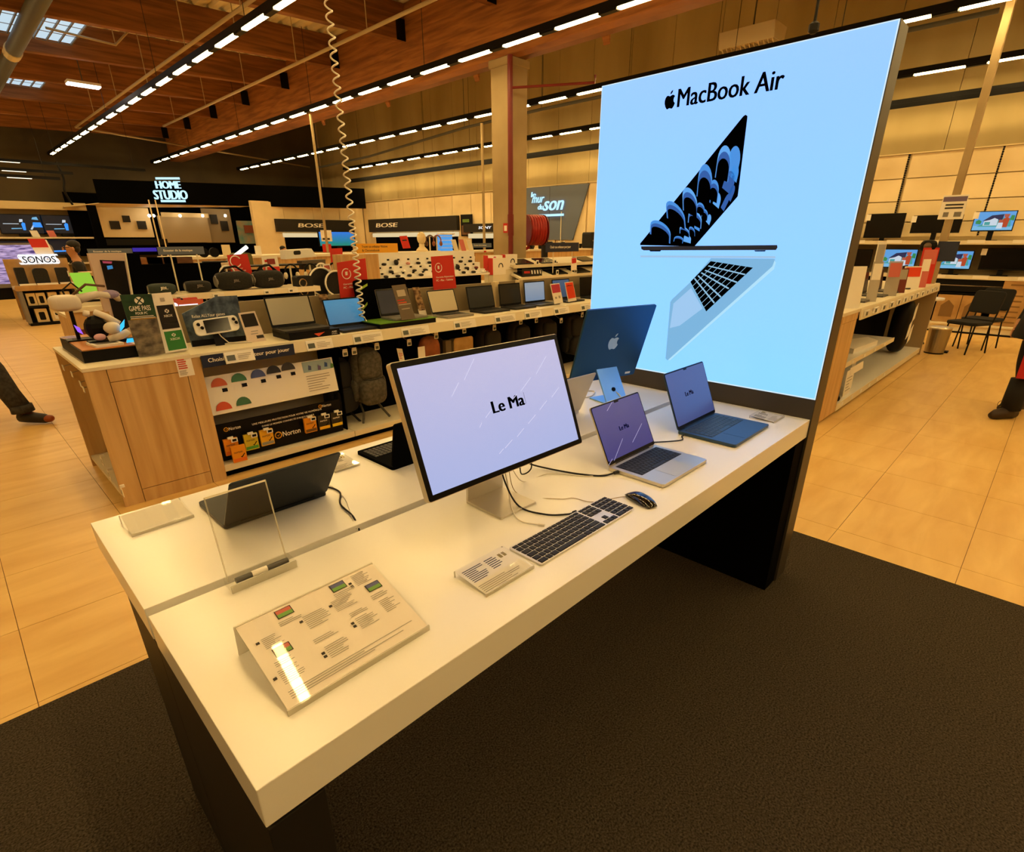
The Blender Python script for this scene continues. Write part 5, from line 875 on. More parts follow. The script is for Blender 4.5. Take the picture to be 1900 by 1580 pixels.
for k, px in enumerate((799, 812)): headphone(['brown', 'copper'][k]+' headphones beside the cream mannequin head', (onC(px), CY+.3, CZ), mat('copper_%d' % k, ('#5a3a24', '#8a4a2a')[k], .5), 1.3, None, 'headphones on the third aisle counter')
t = thing('lit_case', 'bright blue lit display case on the third aisle counter', 'display case', (onC(834), CY+.35, CZ)); MB().box(-.22, .22, .1, .12, 0, .36).build('lit_back', glow('case_blue', '#4a9ae0', 1.0), t); MB().box(-.22, .22, 0, .12, .34, .37).build('lid', M_WPLAS, t)
for q in range(4): MB().box(-.2, .2, -.0, .1, .06+.08*q, .07+.08*q).build('shelf_strip', M_WPLAS, t)
for k, (px, m) in enumerate(((838, M_CREAM), (852, mat('salmon', '#c86a60', .5)), (866, M_CREAM))): t = thing('leaflet_box', ['left cream', 'middle salmon', 'right cream'][k]+' leaflet card before the blue lit case', 'card', (onC(px), CY+.12, CZ)); MB().slab((-.07, 0, 0), (.13, 0, 0), (-.05, .04, .24), .01).build('card', m, t)
banner('slate banner at the foot of the cream column', [(875, 452), (912, 450), (912, 458), (875, 460)], CY+.2, M_SLATE, ['Ecouter de la musique'], M_PAPER)
for k, px in enumerate((985, 1005, 1022, 1035, 1045)):
    p = at(px, 445, 1, CY+.5); t = thing('small_camera', 'small black and white camera gadget %s of the hose reel' % ('under the right side', 'just right', 'second right', 'third right', 'fourth right')[k], 'camera', (p.x, CY+.5, CZ), .2*k); MB().rslab((-.09, -.04, 0), (.18, 0, 0), (0, 0, .12+.03*k % .07), .09, .03).build('body', M_BLACK if k != 3 else M_CREAM, t); MB().cyl((0, -.04, .07), (0, -.1, .07), .045, n=14).build('lens', M_DGREY, t); MB().ell((.05, -.03, .17), .022, .022, .022, 8, 6).build('lamp_head', M_WPLAS, t)
t = thing('loudspeaker', 'tall black loudspeaker left of the lit poster', 'speaker', (at(1100, 460, 1, CY+.12).x-.05, CY+.12, CZ)); MB().rslab((-.22, -.1, 0), (.45, 0, 0), (.0, 0, .42), .3, .06).build('cabinet', M_SPK, t); MB().cyl((-.1, -.1, .2), (-.1, -.105, .2), .02, n=12).build('badge', M_CHROME, t)
for k, (px, lab) in enumerate(((1078, 'thin black remote standing left of the black loudspeaker'), (1068, 'small brown box left of the thin black remote'))): solo('remote', MB().rslab((onC(px)-.03, CY+.3, CZ), (.06, 0, 0), (0, 0, .12 if k == 0 else .08), .05, .01), M_BLACK if k == 0 else mat('brown_box', '#4a3420', .6), lab, 'remote')
# left part of the third counter: pouches and framed cards
solo('framed_card', MB().box(at(412, 460, 1, 9.5).x, at(427, 460, 1, 9.5).x, 9.5, 9.52, CZ, CZ+.17), M_PANEL, 'blank framed card on the third aisle counter before the dark booth', 'card'); solo('framed_card', MB().box(at(473, 460, 1, 9.5).x, at(484, 460, 1, 9.5).x, 9.5, 9.52, CZ, CZ+.15), M_PAPER, 'small white card near the kitchen picture', 'card')
t = thing('cloth_bag', 'green cloth bag with a glowing white tube on the third counter', 'bag', (at(450, 470, 1, 9.1).x, 9.05, 0)); MB().rslab((-.2, -.02, 1.0), (.32, 0, 0), (0, 0, .45), .12, .06).build('bag', mat('olive_cloth', '#5e5a2c', .8), t); MB().cyl((-.16, -.03, 1.40), (.06, -.03, 1.54), .03, n=10).build('glow_tube', glow('tube_white', '#f0f4e0', 1.5), t); MB().box(-.15, .1, 0, .1, 0, 1.0).build('pedestal', M_BLACKM, t)
# hose reel on its stand in front of the wall
p = at(990, 427, 0, 8.5); t = thing('hose_reel', 'red fire hose reel mounted beside the cream column', 'hose reel', (p.x, p.y, 0), -.4); zc = p.z
for q in range(6): MB().torus((-.12+.055*q, 0, zc), .25, .034, 'x', 30, 8).build('hose_coil', mat('hose_red', '#a01c14', .4), t, smooth=True)
for q in (-.17, .2): MB().cyl((q, 0, zc), (q+.015, 0, zc), .28, n=30).build('reel_disc', mat('reel_red', '#7a1610', .4), t)
MB().ring([(-.2, .1, zc-.15), (-.26, .1, zc-.3), (-.2, .0, zc-.36), (-.1, -.05, zc-.3)], .03, 8).build('hose_end', MATS['hose_red'], t, smooth=True); MB().cyl((.25, 0, zc), (.02, 0, zc), .05, n=12).build('axle', M_DGREY, t); MB().box(.2, .3, -.05, .05, 0, zc).build('stand_post', M_DGREY, t)
# ================================================================ right-hand gondola
RF, RZ = .65, 1.03
t = thing('gondola', 'oak gondola with laptops right of the lit poster', 'gondola', (0, 0, 0))
MB().box(5.35, 5.86, RF, RF+.02, .03, .93).build('end_board', M_OAK, t); MB().box(5.35, 5.86, RF-.004, RF+.016, .935, 1.0).build('end_board', M_OAK, t); MB().box(5.35, 5.38, RF+.02, 1.6, 0, 1.0).build('side_board', M_OAK, t); MB().box(10.06, 10.1, RF-.02, 1.6, 0, 1.0).build('side_board', mat('taupe_board', '#9a8460', .6), t)
MB().box(5.34, 10.12, RF-.01, 1.62, 1.0, RZ).build('top_board', M_CREAM, t); MB().slab((5.86, RF-.03, .925), (4.24, 0, 0), (0, .012, .1), .012).build('price_rail', M_CREAM, t); MB().box(5.86, 10.06, 1.15, 1.17, .1, 1.0).build('bay_back', M_BLACKM, t)
MB().box(5.86, 10.06, RF, 1.15, .05, .1).build('base_shelf', M_WHITE, t); MB().box(5.86, 10.06, RF-.006, RF, .03, .1).build('base_rail', M_CREAM, t); MB().box(5.5, 10.06, RF+.06, 1.15, 0, .05).build('plinth', M_BLACKM, t); MB().box(5.86, 8.1, RF+.04, 1.15, .46, .485).build('mid_shelf', M_WHITE, t); MB().box(5.86, 8.1, RF+.03, RF+.04, .44, .49).build('mid_rail', M_CREAM, t)
for k in range(12): MB().box(5.95+.34*k, 6.12+.34*k, RF-.042, RF-.028, .945, 1.0).build('rail_tag', M_WPLAS, t); MB().box(5.97+.34*k, 6.03+.34*k, RF-.044, RF-.042, .955, .99).build('tag_display', M_LCD, t)
for k in range(6): MB().box(6.0+.36*k, 6.08+.36*k, RF-.01, RF-.006, .05, .085).build('rail_tag', M_WPLAS, t)
for k in range(4): MB().box(6.2+.45*k, 6.28+.45*k, RF+.026, RF+.03, .45, .48).build('rail_tag', M_WPLAS, t)
for q in ((1580, 515), (1700, 470)): pass
def rlaptop(label, x, lean, w_=.33, scr=M_SCROFF): return laptop(label, (x, RF+.08, RZ), 0, w_, .24, lean, M_LG, scr, keyson=False, th=.018, notch=False, scrinset=.012)
for k, x in enumerate((5.95, 6.55, 7.3, 8.0, 8.7, 9.4)): rlaptop('grey laptop on the right-hand gondola, %s from the lit poster' % ('first', 'second', 'third', 'fourth', 'fifth', 'sixth')[k], x, .1)
def card(label, px, py, yv, w_, h_, m, top=None, name='card', z0=RZ, lean=.02):
    p = at(px, py, 1, yv); w_ *= .78; h_ *= .92; t = thing(name, label, 'card', (p.x, yv+.04, z0), -.75); MB().slab((-w_/2, 0, 0), (w_, 0, 0), (0, lean, h_), .006).build('sheet', m, t)
    if top: MB().slab((-w_*.42, lean*.5-.003, h_*.55), (w_*.84, 0, 0), (0, lean*.4, h_*.4), .002).build('colour_field', top, t)
    return t
t = card('white sign with grey lettering beside the lit poster edge', 1580, 560, RF+.05, .34, .40, M_PAPER, name='sign'); text('lettering', 'S16', (-.09, .016, .27), (.2, 0, 0), (0, .005, .07), M_INK, t, off=.02); text('lettering', 'und', (-.03, .01, .16), (.15, 0, 0), (0, .004, .06), M_INK, t)
M_CLRC = mat('clear_card', '#b8b0a4', .3, alpha=.7); SAL = mat('salmon', '#c86a60', .5)
card('clear price card second from the lit poster on the right-hand shelf', 1620, 575, RF+.03, .14, .42, M_CLRC, M_PAPER); card('tall white card behind the clear price card', 1625, 545, RF+.12, .12, .62, M_PAPER, M_INK); card('grey and salmon card in the middle of the right-hand shelf', 1655, 560, RF+.03, .2, .4, M_CLRC, SAL); card('dark red card right of the grey and salmon card', 1670, 552, RF+.05, .22, .3, mat('maroon_card', '#6a2a20', .5), M_CLRC); card('white card with an orange label on the right-hand shelf', 1692, 545, RF+.05, .3, .3, M_PAPER, mat('orange_red', '#d8401e', .5)); card('bright red card near the end of the right-hand shelf', 1715, 540, RF+.1, .3, .52, M_RED, SAL); card('salmon price card at the end of the right-hand shelf', 1712, 545, RF+.0, .16, .4, SAL, M_PAPER)
t = thing('patterned_bag', 'black and white patterned bag hanging in the right-hand gondola', 'bag', (9.35, RF+.2, .12)); MB().ell((0, 0, .36), .2, .12, .36, 16, 12, .6).build('bag', M_BLACK, t, smooth=True)
for a, b in ((-.1, .2), (.02, .42), (.08, .12)): MB().prism([(a-.04, -.115, b), (a+.04, -.125, b+.05), (a+.05, -.125, b+.26), (a-.01, -.115, b+.2)], (0, -.006, 0)).build('white_patch', M_PAPER, t)
t = thing('torn_card', 'crumpled white card standing on the lowest right-hand shelf', 'card', (6.45, RF+.035, .1005)); MB().slab((-.25, 0, 0), (.25, 0, 0), (.05, .02, .26), .004).build('sheet', M_PAPER, t); MB().slab((.08, .04, 0), (.15, 0, 0), (.03, .02, .3), .004).build('sheet', M_PAPER, t); MB().slab((-.1, .01, .2), (.5, 0, 0), (.0, .01, .08), .004).build('cross_strip', M_PAPER, t); lines(MB(), V((-.22, -.001, .04)), (.2, 0, 0), (.02, .01, .16), 5, .3, 2).build('print', M_INK, t)
t = thing('torn_card', 'torn white paper lying on the middle right-hand shelf', 'paper', (6.9, RF+.12, .4855)); MB().prism([(-.3, 0, 0), (.5, -.05, 0), (.7, .1, 0), (.4, .2, 0), (.0, .25, 0), (-.2, .15, 0)], (0, 0, .05)).build('sheet', M_PAPER, t)
t = thing('puck', 'small black puck on the lowest shelf beside the oak end', 'puck', (5.98, RF+.06, .1005)); MB().lathe([(.02, 0), (.05, .01), (.055, .03), (.05, .05), (.02, .06)], n=14).build('puck', M_BLACK, t, smooth=True)
t = thing('backpack', 'dark bag lying on the middle shelf of the right-hand gondola', 'bag', (6.15, RF+.3, .4855)); MB().ell((0, 0, .1), .2, .14, .1, 14, 8, .7).build('bag', M_BPD, t, smooth=True); MB().torus((0, 0, .18), .05, .01, 'y', 12, 6, 0, 180).build('handle', M_BPD, t)
# pole with notice
t = thing('cable_pole', 'beige ceiling pole at the end of the right-hand gondola', 'pole', (9.95, .72, RZ)); MB().box(-.045, .045, -.045, .045, 0, 4.3-RZ).build('post', MATS['column_paint'], t, bevel=.01)
t = thing('notice', 'pinkish notice sheet fixed to the beige ceiling pole', 'notice', (9.904, .70, 1.87)); MB().box(-.004, .0, -.13, .15, 0, .3).build('sheet', M_PAPER, t); MB().box(-.006, -.004, -.12, .14, .22, .28).build('violet_band', mat('dull_violet', '#6a5a78', .6), t); MB().box(-.006, -.004, -.1, .1, .13, .15).build('print', M_DINK, t); MB().box(-.006, -.004, -.1, .1, .17, .19).build('print', M_DINK, t); MB().box(-.006, -.004, -.1, -.02, .03, .09).build('code_mark', M_GREY, t); MB().box(-.006, -.004, .04, .1, .03, .09).build('code_mark', M_GREY, t)
t = thing('gadget_card', 'dark blue card and black gadget fixed low on the beige pole', 'card', (9.904, .70, 1.33)); MB().box(-.004, .0, -.18, .06, 0, .26).build('sheet', mat('night_blue', '#202840', .5), t); MB().ell((-.05, .16, .2), .07, .1, .08, 12, 8, .7).build('gadget', M_BLACK, t); MB().ell((-.11, .16, .2), .03, .05, .045, 10, 6).build('gadget_lens', mat('lens_brown', '#5a4630', .3), t); MB().ring([(-.02, .12, .13), (-.03, .14, .0), (-.02, .22, -.08)], .012, 6).build('gadget_lead', M_BLACK, t)
for y, zz, m in ((-.02, -.04, M_RED), (.2, -.16, SAL)): pass
# pedal bin
t = thing('pedal_bin', 'steel pedal bin at the end of the right-hand gondola', 'bin', (10.36, .50, 0)); MB().lathe([(.125, .0), (.128, .02)], n=28).build('base', M_BLACK, t); MB().lathe([(.125, .02), (.145, .37)], n=28).build('drum', mat('bin_steel', '#9a9282', .28, 1), t, smooth=False); MB().lathe([(.148, .37), (.148, .385), (.12, .40), (.02, .41)], n=28).build('lid', mat('bin_lid', '#d8cdb8', .3, .6), t); MB().box(.08, .2, -.16, -.1, .005, .03).build('pedal', M_BLACK, t)
# chairs
def chair(label, loc, rz):
    t = thing('office_chair', label, 'chair', loc, rz, 'black chairs by the monitor wall'); M_CF = mat('chair_fabric', '#121110', .85)
    MB().rslab((-.22, -.21, .47), (.44, 0, 0), (0, .42, 0), .05, .07).build('seat', M_CF, t, bevel=.015); MB().rslab((-.21, .2, .58), (.42, 0, 0), (0, .07, .32), .035, .05).build('backrest', M_CF, t, bevel=.012)
    for sx in (-1, 1):
        MB().ring([(sx*.2, -.2, .0), (sx*.19, -.15, .43)], .011, 8).build('leg', M_BLACK, t); MB().ring([(sx*.2, .24, .0), (sx*.19, .17, .43)], .011, 8).build('leg', M_BLACK, t); MB().ring([(sx*.2, .18, .43), (sx*.2, .23, .6), (sx*.19, .25, .75)], .011, 8).build('back_upright', M_BLACK, t)
    MB().ring([(-.19, -.15, .43), (.19, -.15, .43)], .01, 8).build('cross_bar', M_BLACK, t); MB().ring([(-.19, .17, .43), (.19, .17, .43)], .01, 8).build('cross_bar', M_BLACK, t)
    return t
chair('black fabric chair nearer the pedal bin', (10.75, .22, 0), -2.05); chair('black fabric chair behind the nearer black chair', (11.35, .12, 0), -1.9)
t = thing('side_table', 'small round white table behind the right-hand gondola', 'table', (11.2, .95, 0)); MB().lathe([(.25, .70), (.3, .71), (.3, .735), (.02, .74)], n=24).build('table_top', M_WHITE, t); MB().cyl((0, 0, .02), (0, 0, .7), .03, n=10).build('leg', M_BLACK, t); MB().lathe([(.2, 0), (.19, .02), (.03, .03)], n=20).build('base', M_BLACK, t)
# ================================================================ monitor wall
t = thing('wall_shelving', 'cream wall shelving carrying two rows of monitors', 'shelving', (0, 0, 0))
for z in (1.585, 1.0): MB().box(13.05, 13.6, -3.2, 3.6, z-.05, z).build('shelf', M_CREAM, t); MB().box(13.03, 13.05, -3.2, 3.6, z-.06, z+.005).build('shelf_lip', M_CREAM, t)
MB().box(13.5, 13.6, -3.2, 3.6, 1.0, 1.53).build('grey_back', mat('back_taupe', '#7c6c4c', .7), t); MB().box(13.2, 13.6, -3.2, 3.6, .1, .95).build('dark_bay', M_BLACKM, t); MB().box(13.1, 13.6, -3.2, 3.6, .68, .70).build('shelf', M_BLACK, t); MB().box(12.95, 13.6, -3.2, 3.6, .14, .17).build('low_shelf', M_CREAM, t); MB().box(13.0, 13.6, -3.2, 3.6, .01, .14).build('plinth', M_CREAM, t); MB().box(12.99, 13.0, -3.2, 3.6, 0, .03).build('kick_strip', M_BLACK, t); MB().box(13.1, 13.12, -.4, 1.4, .72, .93).build('black_drawer', M_BLACK, t); MB().box(13.095, 13.1, -.35, 1.35, .82, .835).build('silver_line', M_CHROME, t)
for k in range(9): MB().box(13.02, 13.03, 2.4-.62*k, 2.65-.62*k, 1.545, 1.60).build('price_card', M_PAPER, t); MB().box(13.02, 13.03, 2.2-.62*k, 2.42-.62*k, .955, 1.01).build('price_card', M_PAPER, t)
SKY, TEAL, ROOF = glow('cartoon_sky', '#5aa2e4', .9), glow('cartoon_teal', '#3fa8a8', .8), glow('cartoon_roof', '#1c2a5a', .7)
CW, CR, CG, CO, CB2 = glow('cartoon_white', '#d8e6f4', .8), glow('cartoon_skin', '#c8604a', .7), glow('cartoon_green', '#2f9a5a', .7), glow('cartoon_orange', '#c84a2a', .7), glow('cartoon_base', '#7cc4f0', .8)
def wall_monitor(label, y1, y0, z0, z1, zs, pic=False):
    "monitor on a wall shelf facing -x; y1 is its left edge as seen"
    t = thing('wall_monitor', label, 'monitor', (13.3, (y0+y1)/2, zs), 0, 'monitors on the wall shelves'); w_ = y1-y0; a, b = z0-zs, z1-zs; X_ = -.012
    MB().box(-.01, .03, -w_/2, w_/2, a, b).build('housing', M_BLACK, t, bevel=.004); sc = MB().box(X_, -.01, -w_/2+.012, w_/2-.012, a+.02, b-.012).build('screen', SKY if pic else M_SCROFF, t)
    MB().box(.03, .06, -.04, .04, 0, a+.15).build('stand_neck', M_BLACK, t); MB().box(-.08, .12, -.12, .12, 0, .012).build('stand_foot', M_BLACK, t)
    if pic:
        f = lambda u, v: V((X_-.001, w_/2-.012-(w_-.024)*u, a+.02+(b-a-.032)*v)); pp = lambda nm, pts, m, k=0: MB().prism([f(u, v)+V((-.0006*k, 0, 0)) for u, v in pts], (-.0005, 0, 0)).build(nm, m, sc)
        pp('ground', [(0, 0), (1, 0), (1, .22), (0, .25)], CB2); pp('lawn', [(.1, .2), (.95, .18), (.9, .62), (.6, .7)], TEAL, 1); pp('house_roof', [(.22, .5), (.42, .8), (.72, .86), (.7, .55)], ROOF, 2); pp('house_wall', [(.25, .25), (.6, .25), (.6, .58), (.5, .66), (.4, .56), (.26, .5)], CW, 3); pp('garage', [(.28, .28), (.42, .28), (.42, .45), (.28, .45)], TEAL, 4); pp('tree_crown', [(.06, .35), (.18, .33), (.2, .48), (.12, .58), (.05, .5)], CG, 3)
        pp('figure', [(.74, .15), (.86, .15), (.88, .62), (.8, .7), (.72, .6)], CO, 5); pp('figure_head', [(.74, .68), (.84, .68), (.86, .86), (.72, .86)], CR, 6); pp('figure', [(.6, .08), (.75, .08), (.74, .4), (.62, .4)], CW, 7); pp('figure_head', [(.62, .4), (.73, .4), (.72, .56), (.63, .56)], CR, 8); pp('tree_crown', [(.88, .55), (.99, .5), (.98, .78), (.9, .8)], CG, 4)
    MB().box(-.02, -.013, w_/2-.06, w_/2+.02, b-.12, b-.01).build('price_label', M_PAPER, t)
    return t
wall_monitor('switched-off monitor at the left of the upper wall shelf', 2.51, 1.87, 1.64, 2.08, 1.5855); wall_monitor('switched-off monitor behind the beige pole on the upper shelf', 1.74, .98, 1.72, 2.03, 1.5855); wall_monitor('monitor showing a cartoon family on the upper wall shelf', .82, .245, 1.74, 2.07, 1.5855, True); wall_monitor('switched-off monitor half hidden by the lit poster edge, upper shelf', 3.3, 2.62, 1.62, 1.95, 1.5855)
wall_monitor('switched-off monitor at the left of the lower wall shelf', 2.85, 2.28, 1.08, 1.43, 1.0005); wall_monitor('monitor showing a cartoon family on the lower shelf, left one', 2.12, 1.52, 1.09, 1.44, 1.0005, True); wall_monitor('monitor showing a cartoon family on the lower shelf, right of the pole', 1.2, .665, 1.09, 1.42, 1.0005, True); wall_monitor('wide switched-off monitor at the right of the lower wall shelf', .55, -.1, 1.1, 1.465, 1.0005); wall_monitor('switched-off monitor beyond the wide one on the lower shelf', -.2, -.85, 1.1, 1.45, 1.0005)
for k, (y0, y1, z0, z1, lab) in enumerate(((.62, .98, .171, .66, 'brown carton with an arrow print behind the chairs, left one'), (.28, .61, .171, .66, 'brown carton with an arrow print behind the chairs, right one'), (-.30, .16, .171, .80, 'tall brown carton with printed lines on the low shelf'), (-.34, .10, .801, .95, 'flat brown carton lying on the tall printed carton'))):
    t = thing('carton', lab, 'box', (13.18, (y0+y1)/2, z0), 0, 'cartons under the monitor shelves'); MB().box(-.14, 0, -(y1-y0)/2, (y1-y0)/2, 0, z1-z0).build('carton_body', M_KRAFT, t, bevel=.004)
    if k < 2: MB().prism([(-.141, -.1, .1), (-.141, .1, .1), (-.141, .1, .3), (-.141, 0, .4), (-.141, -.1, .3)], (-.001, 0, 0)).build('arrow_print', mat('kraft_dark', '#7a5c34', .8), t)
    else:
        for q in range(6 if k == 2 else 2): MB().box(-.142, -.14, -.14, .12-.05*(q % 2), .06+.09*q, .085+.09*q).build('print', mat('kraft_dark', '#7a5c34', .8), t)
# ================================================================ far end: brand walls, dark booth, television wall
# brand wall facing the camera aisle (left of the corner) and the corner itself
t = thing('brand_wall', 'cream partition wall with a black brand fascia in the far corner', 'partition', (0, 0, 0)); BW = 21.66
MB().box(8.9, 13.58, BW, BW+.15, 0, 3.0).build('partition', M_PANEL, t)
for x in (8.92, 10.1, 11.3, 12.45): MB().box(x, min(x+1.17, 13.57), BW-.02, BW, .9, 2.98).build('wall_panel', M_PANEL, t)
def fascia(label, body, p0, p1, n, zt, h_, tw, toff, shelf=True, tm=None):
    "black brand fascia between two points, facing n, with lettering and a lit shelf under it"
    p0, p1, n = V(p0), V(p1), V(n); t = thing('brand_fascia', label, 'sign', (p0.x, p0.y, zt-h_)); U_ = p1-p0; U_.z = 0; n = n*.14
    MB().slab(n, U_, (0, 0, h_), .14).build('board', M_DGREY, t)
    u = U_.normalized(); text('lettering', body, n+u*(U_.length*toff)+V((0, 0, h_*.36)), u*tw, (0, 0, h_*.32), tm or M_PAPER, t, off=.04, lift=.004, shear=.04)
    if shelf: MB().slab(n*1.02+u*.25+V((0, 0, -.2)), u*(U_.length-.3), (0, 0, .15), .14).build('lit_shelf', glow('shelf_glow', '#f4dca8', .8), t); MB().slab(n*.2+u*.3+V((0, 0, -.75)), u*(U_.length-.4), (0, 0, .55), .02).build('dark_niche', M_BLACKM, t)
    return t
fascia('black sign fascia with slanted white letters on the corner partition', 'BOSE', (9.68, BW-.02, 0), (13.0, BW-.02, 0), (0, -1, 0), 2.40, .45, 1.05, .26); fascia('long black sign fascia with slanted white letters on the cream wall', 'BOSE', (13.6, 21.1, 0), (13.6, 15.35, 0), (-1, 0, 0), 2.43, .48, 1.5, .1)
fascia('short black sign fascia with glowing letters left of the cream column', 'SONY', (13.6, 15.0, 0), (13.6, 12.6, 0), (-1, 0, 0), 2.14, .26, .62, .33, tm=glow('sign_white', '#f4f4f4', 1.2))
t = thing('wall_poster', 'narrow dark poster with a green strip beside the short sign fascia', 'poster', (13.55, 14.95, 1.75)); MB().box(-.03, 0, -.35, .25, 0, .7).build('board', M_BLACK, t); MB().box(-.032, -.03, -.2, .15, .45, .55).build('green_strip', mat('dull_green', '#5a7a2a', .6), t); MB().box(-.032, -.03, -.25, .2, .05, .35).build('photo', mat('brown_photo', '#6a4a30', .6), t)
p = at(630, 452, 1, 21.3); t = thing('television', 'television showing a blue sea picture under the corner fascia', 'television', (p.x, 21.3, 1.35)); MB().box(-.9, .75, 0, .05, .05, .62).build('frame', M_BLACK, t); MB().box(-.86, .71, -.004, 0, .08, .6).build('screen', emit_grad('sea_picture', '#1a8a7a', '#2a7ae0', 2, .1, .6, .9), t); MB().box(-.1, .1, .0, .05, -1.35, .05).build('stand', M_BLACK, t)
t = thing('price_totem', 'white price card on a stand before the sea picture television', 'sign', (at(607, 440, 1, 20.5).x, 20.5, 0)); MB().box(-.02, .02, 0, .02, 0, 1.6).build('stand_pole', M_GREY, t); MB().box(-.25, .2, -.01, .01, 1.6, 2.0).build('card', M_PAPER, t); MB().box(-.2, .1, -.013, -.011, 1.65, 1.72).build('print', M_DINK, t); MB().box(-.25, .12, -.012, .0, 1.2, 1.5).build('red_field', M_RED, t)
for k, (a, b, lab) in enumerate((((575, 205), (604, 452), 'thin cream ceiling pole behind the coiled cord'), ((895, 282), (902, 455), 'thin cream ceiling pole left of the column'))):
    p = at(a[0], a[1], 0, (6.8, 10.2)[k]); t = thing('ceiling_pole', lab, 'pole', (p.x, p.y, 1.38 if k == 1 else .96)); MB().cyl((0, 0, 0), (0, 0, 4.22-t.location.z), .035 if k else .03, n=10).build('post', MATS['column_paint'], t)
# "le mur du son" wall
t = thing('wall_banner', 'grey-blue wall board with a glowing blue-white script sign', 'sign', (0, 0, 0)); XW = 13.55
q = [at(a, b, 0, XW) for a, b in ((945, 351), (1093, 340), (1062, 445), (972, 445))]; MB().prism(q, (.04, 0, 0)).build('board', M_SLATE, t); MB().box(XW-.004, XW, 11.1, 11.11, 1.6, 3.08).build('joint', M_DGREY, t)
GLW = glow('sign_glow', '#b8ecff', 1.15)
for b, (x0, y0, x1, y1), hh in (('le', (986, 366, 994, 362), .14), ('mur', (987, 377, 1008, 370), .16), ('du', (998, 389, 1008, 385), .15), ('son', (1008, 391, 1043, 382), .26)):
    a_, b_ = at(x0, y0, 0, XW-.03), at(x1, y1, 0, XW-.03); text('lettering', b, a_, V((0, b_.y-a_.y, 0)), (0, 0, hh), GLW, t, off=.08, lift=.01, shear=.12)
a_, b_ = at(1000, 400, 0, XW-.03), at(1045, 398, 0, XW-.03); MB().box(XW-.05, XW, b_.y, a_.y, a_.z-.03, a_.z+.03).build('glow_bar', GLW, t)
solo('string_line', MB().box(13.53, 13.549, 10.62, 10.64, 1.4, 2.4), M_CREAM, 'thin cream cord hanging before the grey-blue wall board', 'cord')
# ---------------------------------------------------------------- dark home cinema booth
A, B = V((4.6, 23.4, 0)), V((13.2, 20.4, 0)); U_ = (B-A); n = V((U_.y, -U_.x, 0)).normalized()
if n.y > 0: n = -n
t = thing('home_cinema_booth', 'long black home cinema booth below the far rows of lamps', 'booth', (0, 0, 0)); u = U_.normalized()
MB().slab(A+V((0, 0, 2.82)), U_*.98, (0, 0, .72), .12).build('fascia', M_BLACKM, t)
MB().slab(A+V((0, 0, 2.82))-u*.05, u*.06, (0, 0, .72), 1.0).build('fascia_return', M_BLACKM, t)
MB().prism([A+V((-.9, .9, 2.70)), A+V((0, .02, 2.815)), A+u*4.6+V((0, .02, 2.815)), A+u*4.6+V((0, .9, 2.815)), A+V((-.9, 1.2, 2.70))], (0, 0, .02)).build('soffit', M_PANEL, t)
def bpl(name, px0, px1, py0, py1, yv, m, d=.04):
    a, b = at(px0, py1, 1, yv), at(px1, py0, 1, yv); return MB().box(a.x, b.x, yv, yv+d, a.z, b.z).build(name, m, t)
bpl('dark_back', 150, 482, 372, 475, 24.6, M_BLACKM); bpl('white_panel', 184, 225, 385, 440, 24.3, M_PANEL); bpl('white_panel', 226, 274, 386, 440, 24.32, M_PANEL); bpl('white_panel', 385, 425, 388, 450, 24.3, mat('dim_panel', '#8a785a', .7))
for a, b, c, d in ((206, 221, 410, 425), (229, 240, 400, 412), (257, 270, 410, 425), (392, 402, 398, 415), (412, 422, 410, 428)): bpl('wall_picture', a, b, c, d, 24.25, M_DGREY, .02)
bpl('projection_screen', 303, 384, 402, 450, 24.2, mat('screen_cloth', '#a08c6a', .8)); bpl('screen_case', 300, 386, 396, 402, 24.18, M_WALL); bpl('kitchen_picture', 446, 478, 410, 452, 23.0, noisy(mat('kitchen_print', '#7c9a94', .5), '#5a9aa0', '#a89a84', (1, 1, 1), 3, 3)); bpl('kitchen_red', 455, 472, 418, 432, 22.95, mat('dull_brick', '#8a4a34', .6)); bpl('equipment_rack', 200, 310, 443, 455, 23.0, M_BLACK)
for a in (277, 285, 334, 376, 418): p = at(a, 400, 1, 23.9); MB().ell((p.x, 23.9, p.z), .05, .05, .05, 8, 6).build('spotlight', M_SPOT, t)
for a in (292, 304): p = at(a, 440, 1, 20.5); MB().cyl((p.x, 20.5, 0), (p.x, 20.5, 2.82), .02, n=8).build('frame_post', M_PANEL, t)
MB().box(A.x-.4, A.x-.15, 23.45, 23.6, 0, 2.75).build('side_wall', M_BLACKM, t)
HS = glow('sign_ice', '#bdeeff', 1.25); sgt = thing('neon_sign', 'glowing white block-letter sign on the black booth', 'sign', (0, 0, 0))
def onF(px, py):
    d = RT*((px-PX)/FPX)-UP*((py-PY)/FPX)+FW; s_ = (A-CAM).dot(n)/d.dot(n); return CAM+d*s_+n*.05
for b, q in (('HOME', (291, 350, 336, 336)), ('STUDIO', (288, 370, 349, 353))):
    a_, c_ = onF(q[0], q[1]), onF(q[2], q[1]); e_ = onF(q[0], q[3]); text('lettering', b, a_, c_-a_, V((0, 0, e_.z-a_.z)), HS, sgt, off=.1, lift=.01)
for x0, x1, y0, y1 in ((289, 334, 333, 329), (299, 345, 375, 371)): a_, c_, e_ = onF(x0, y0), onF(x1, y0), onF(x0, y1); MB().slab(a_, c_-a_, V((0, 0, e_.z-a_.z)), .02).build('glow_bar', HS, sgt)
cable_pts = [at(104, 300, 1, 22), at(118, 330, 1, 22), at(120, 355, 1, 22), at(135, 380, 1, 22)]
cable('black cable drooping beside the black booth', cable_pts, .03, M_BLACK)
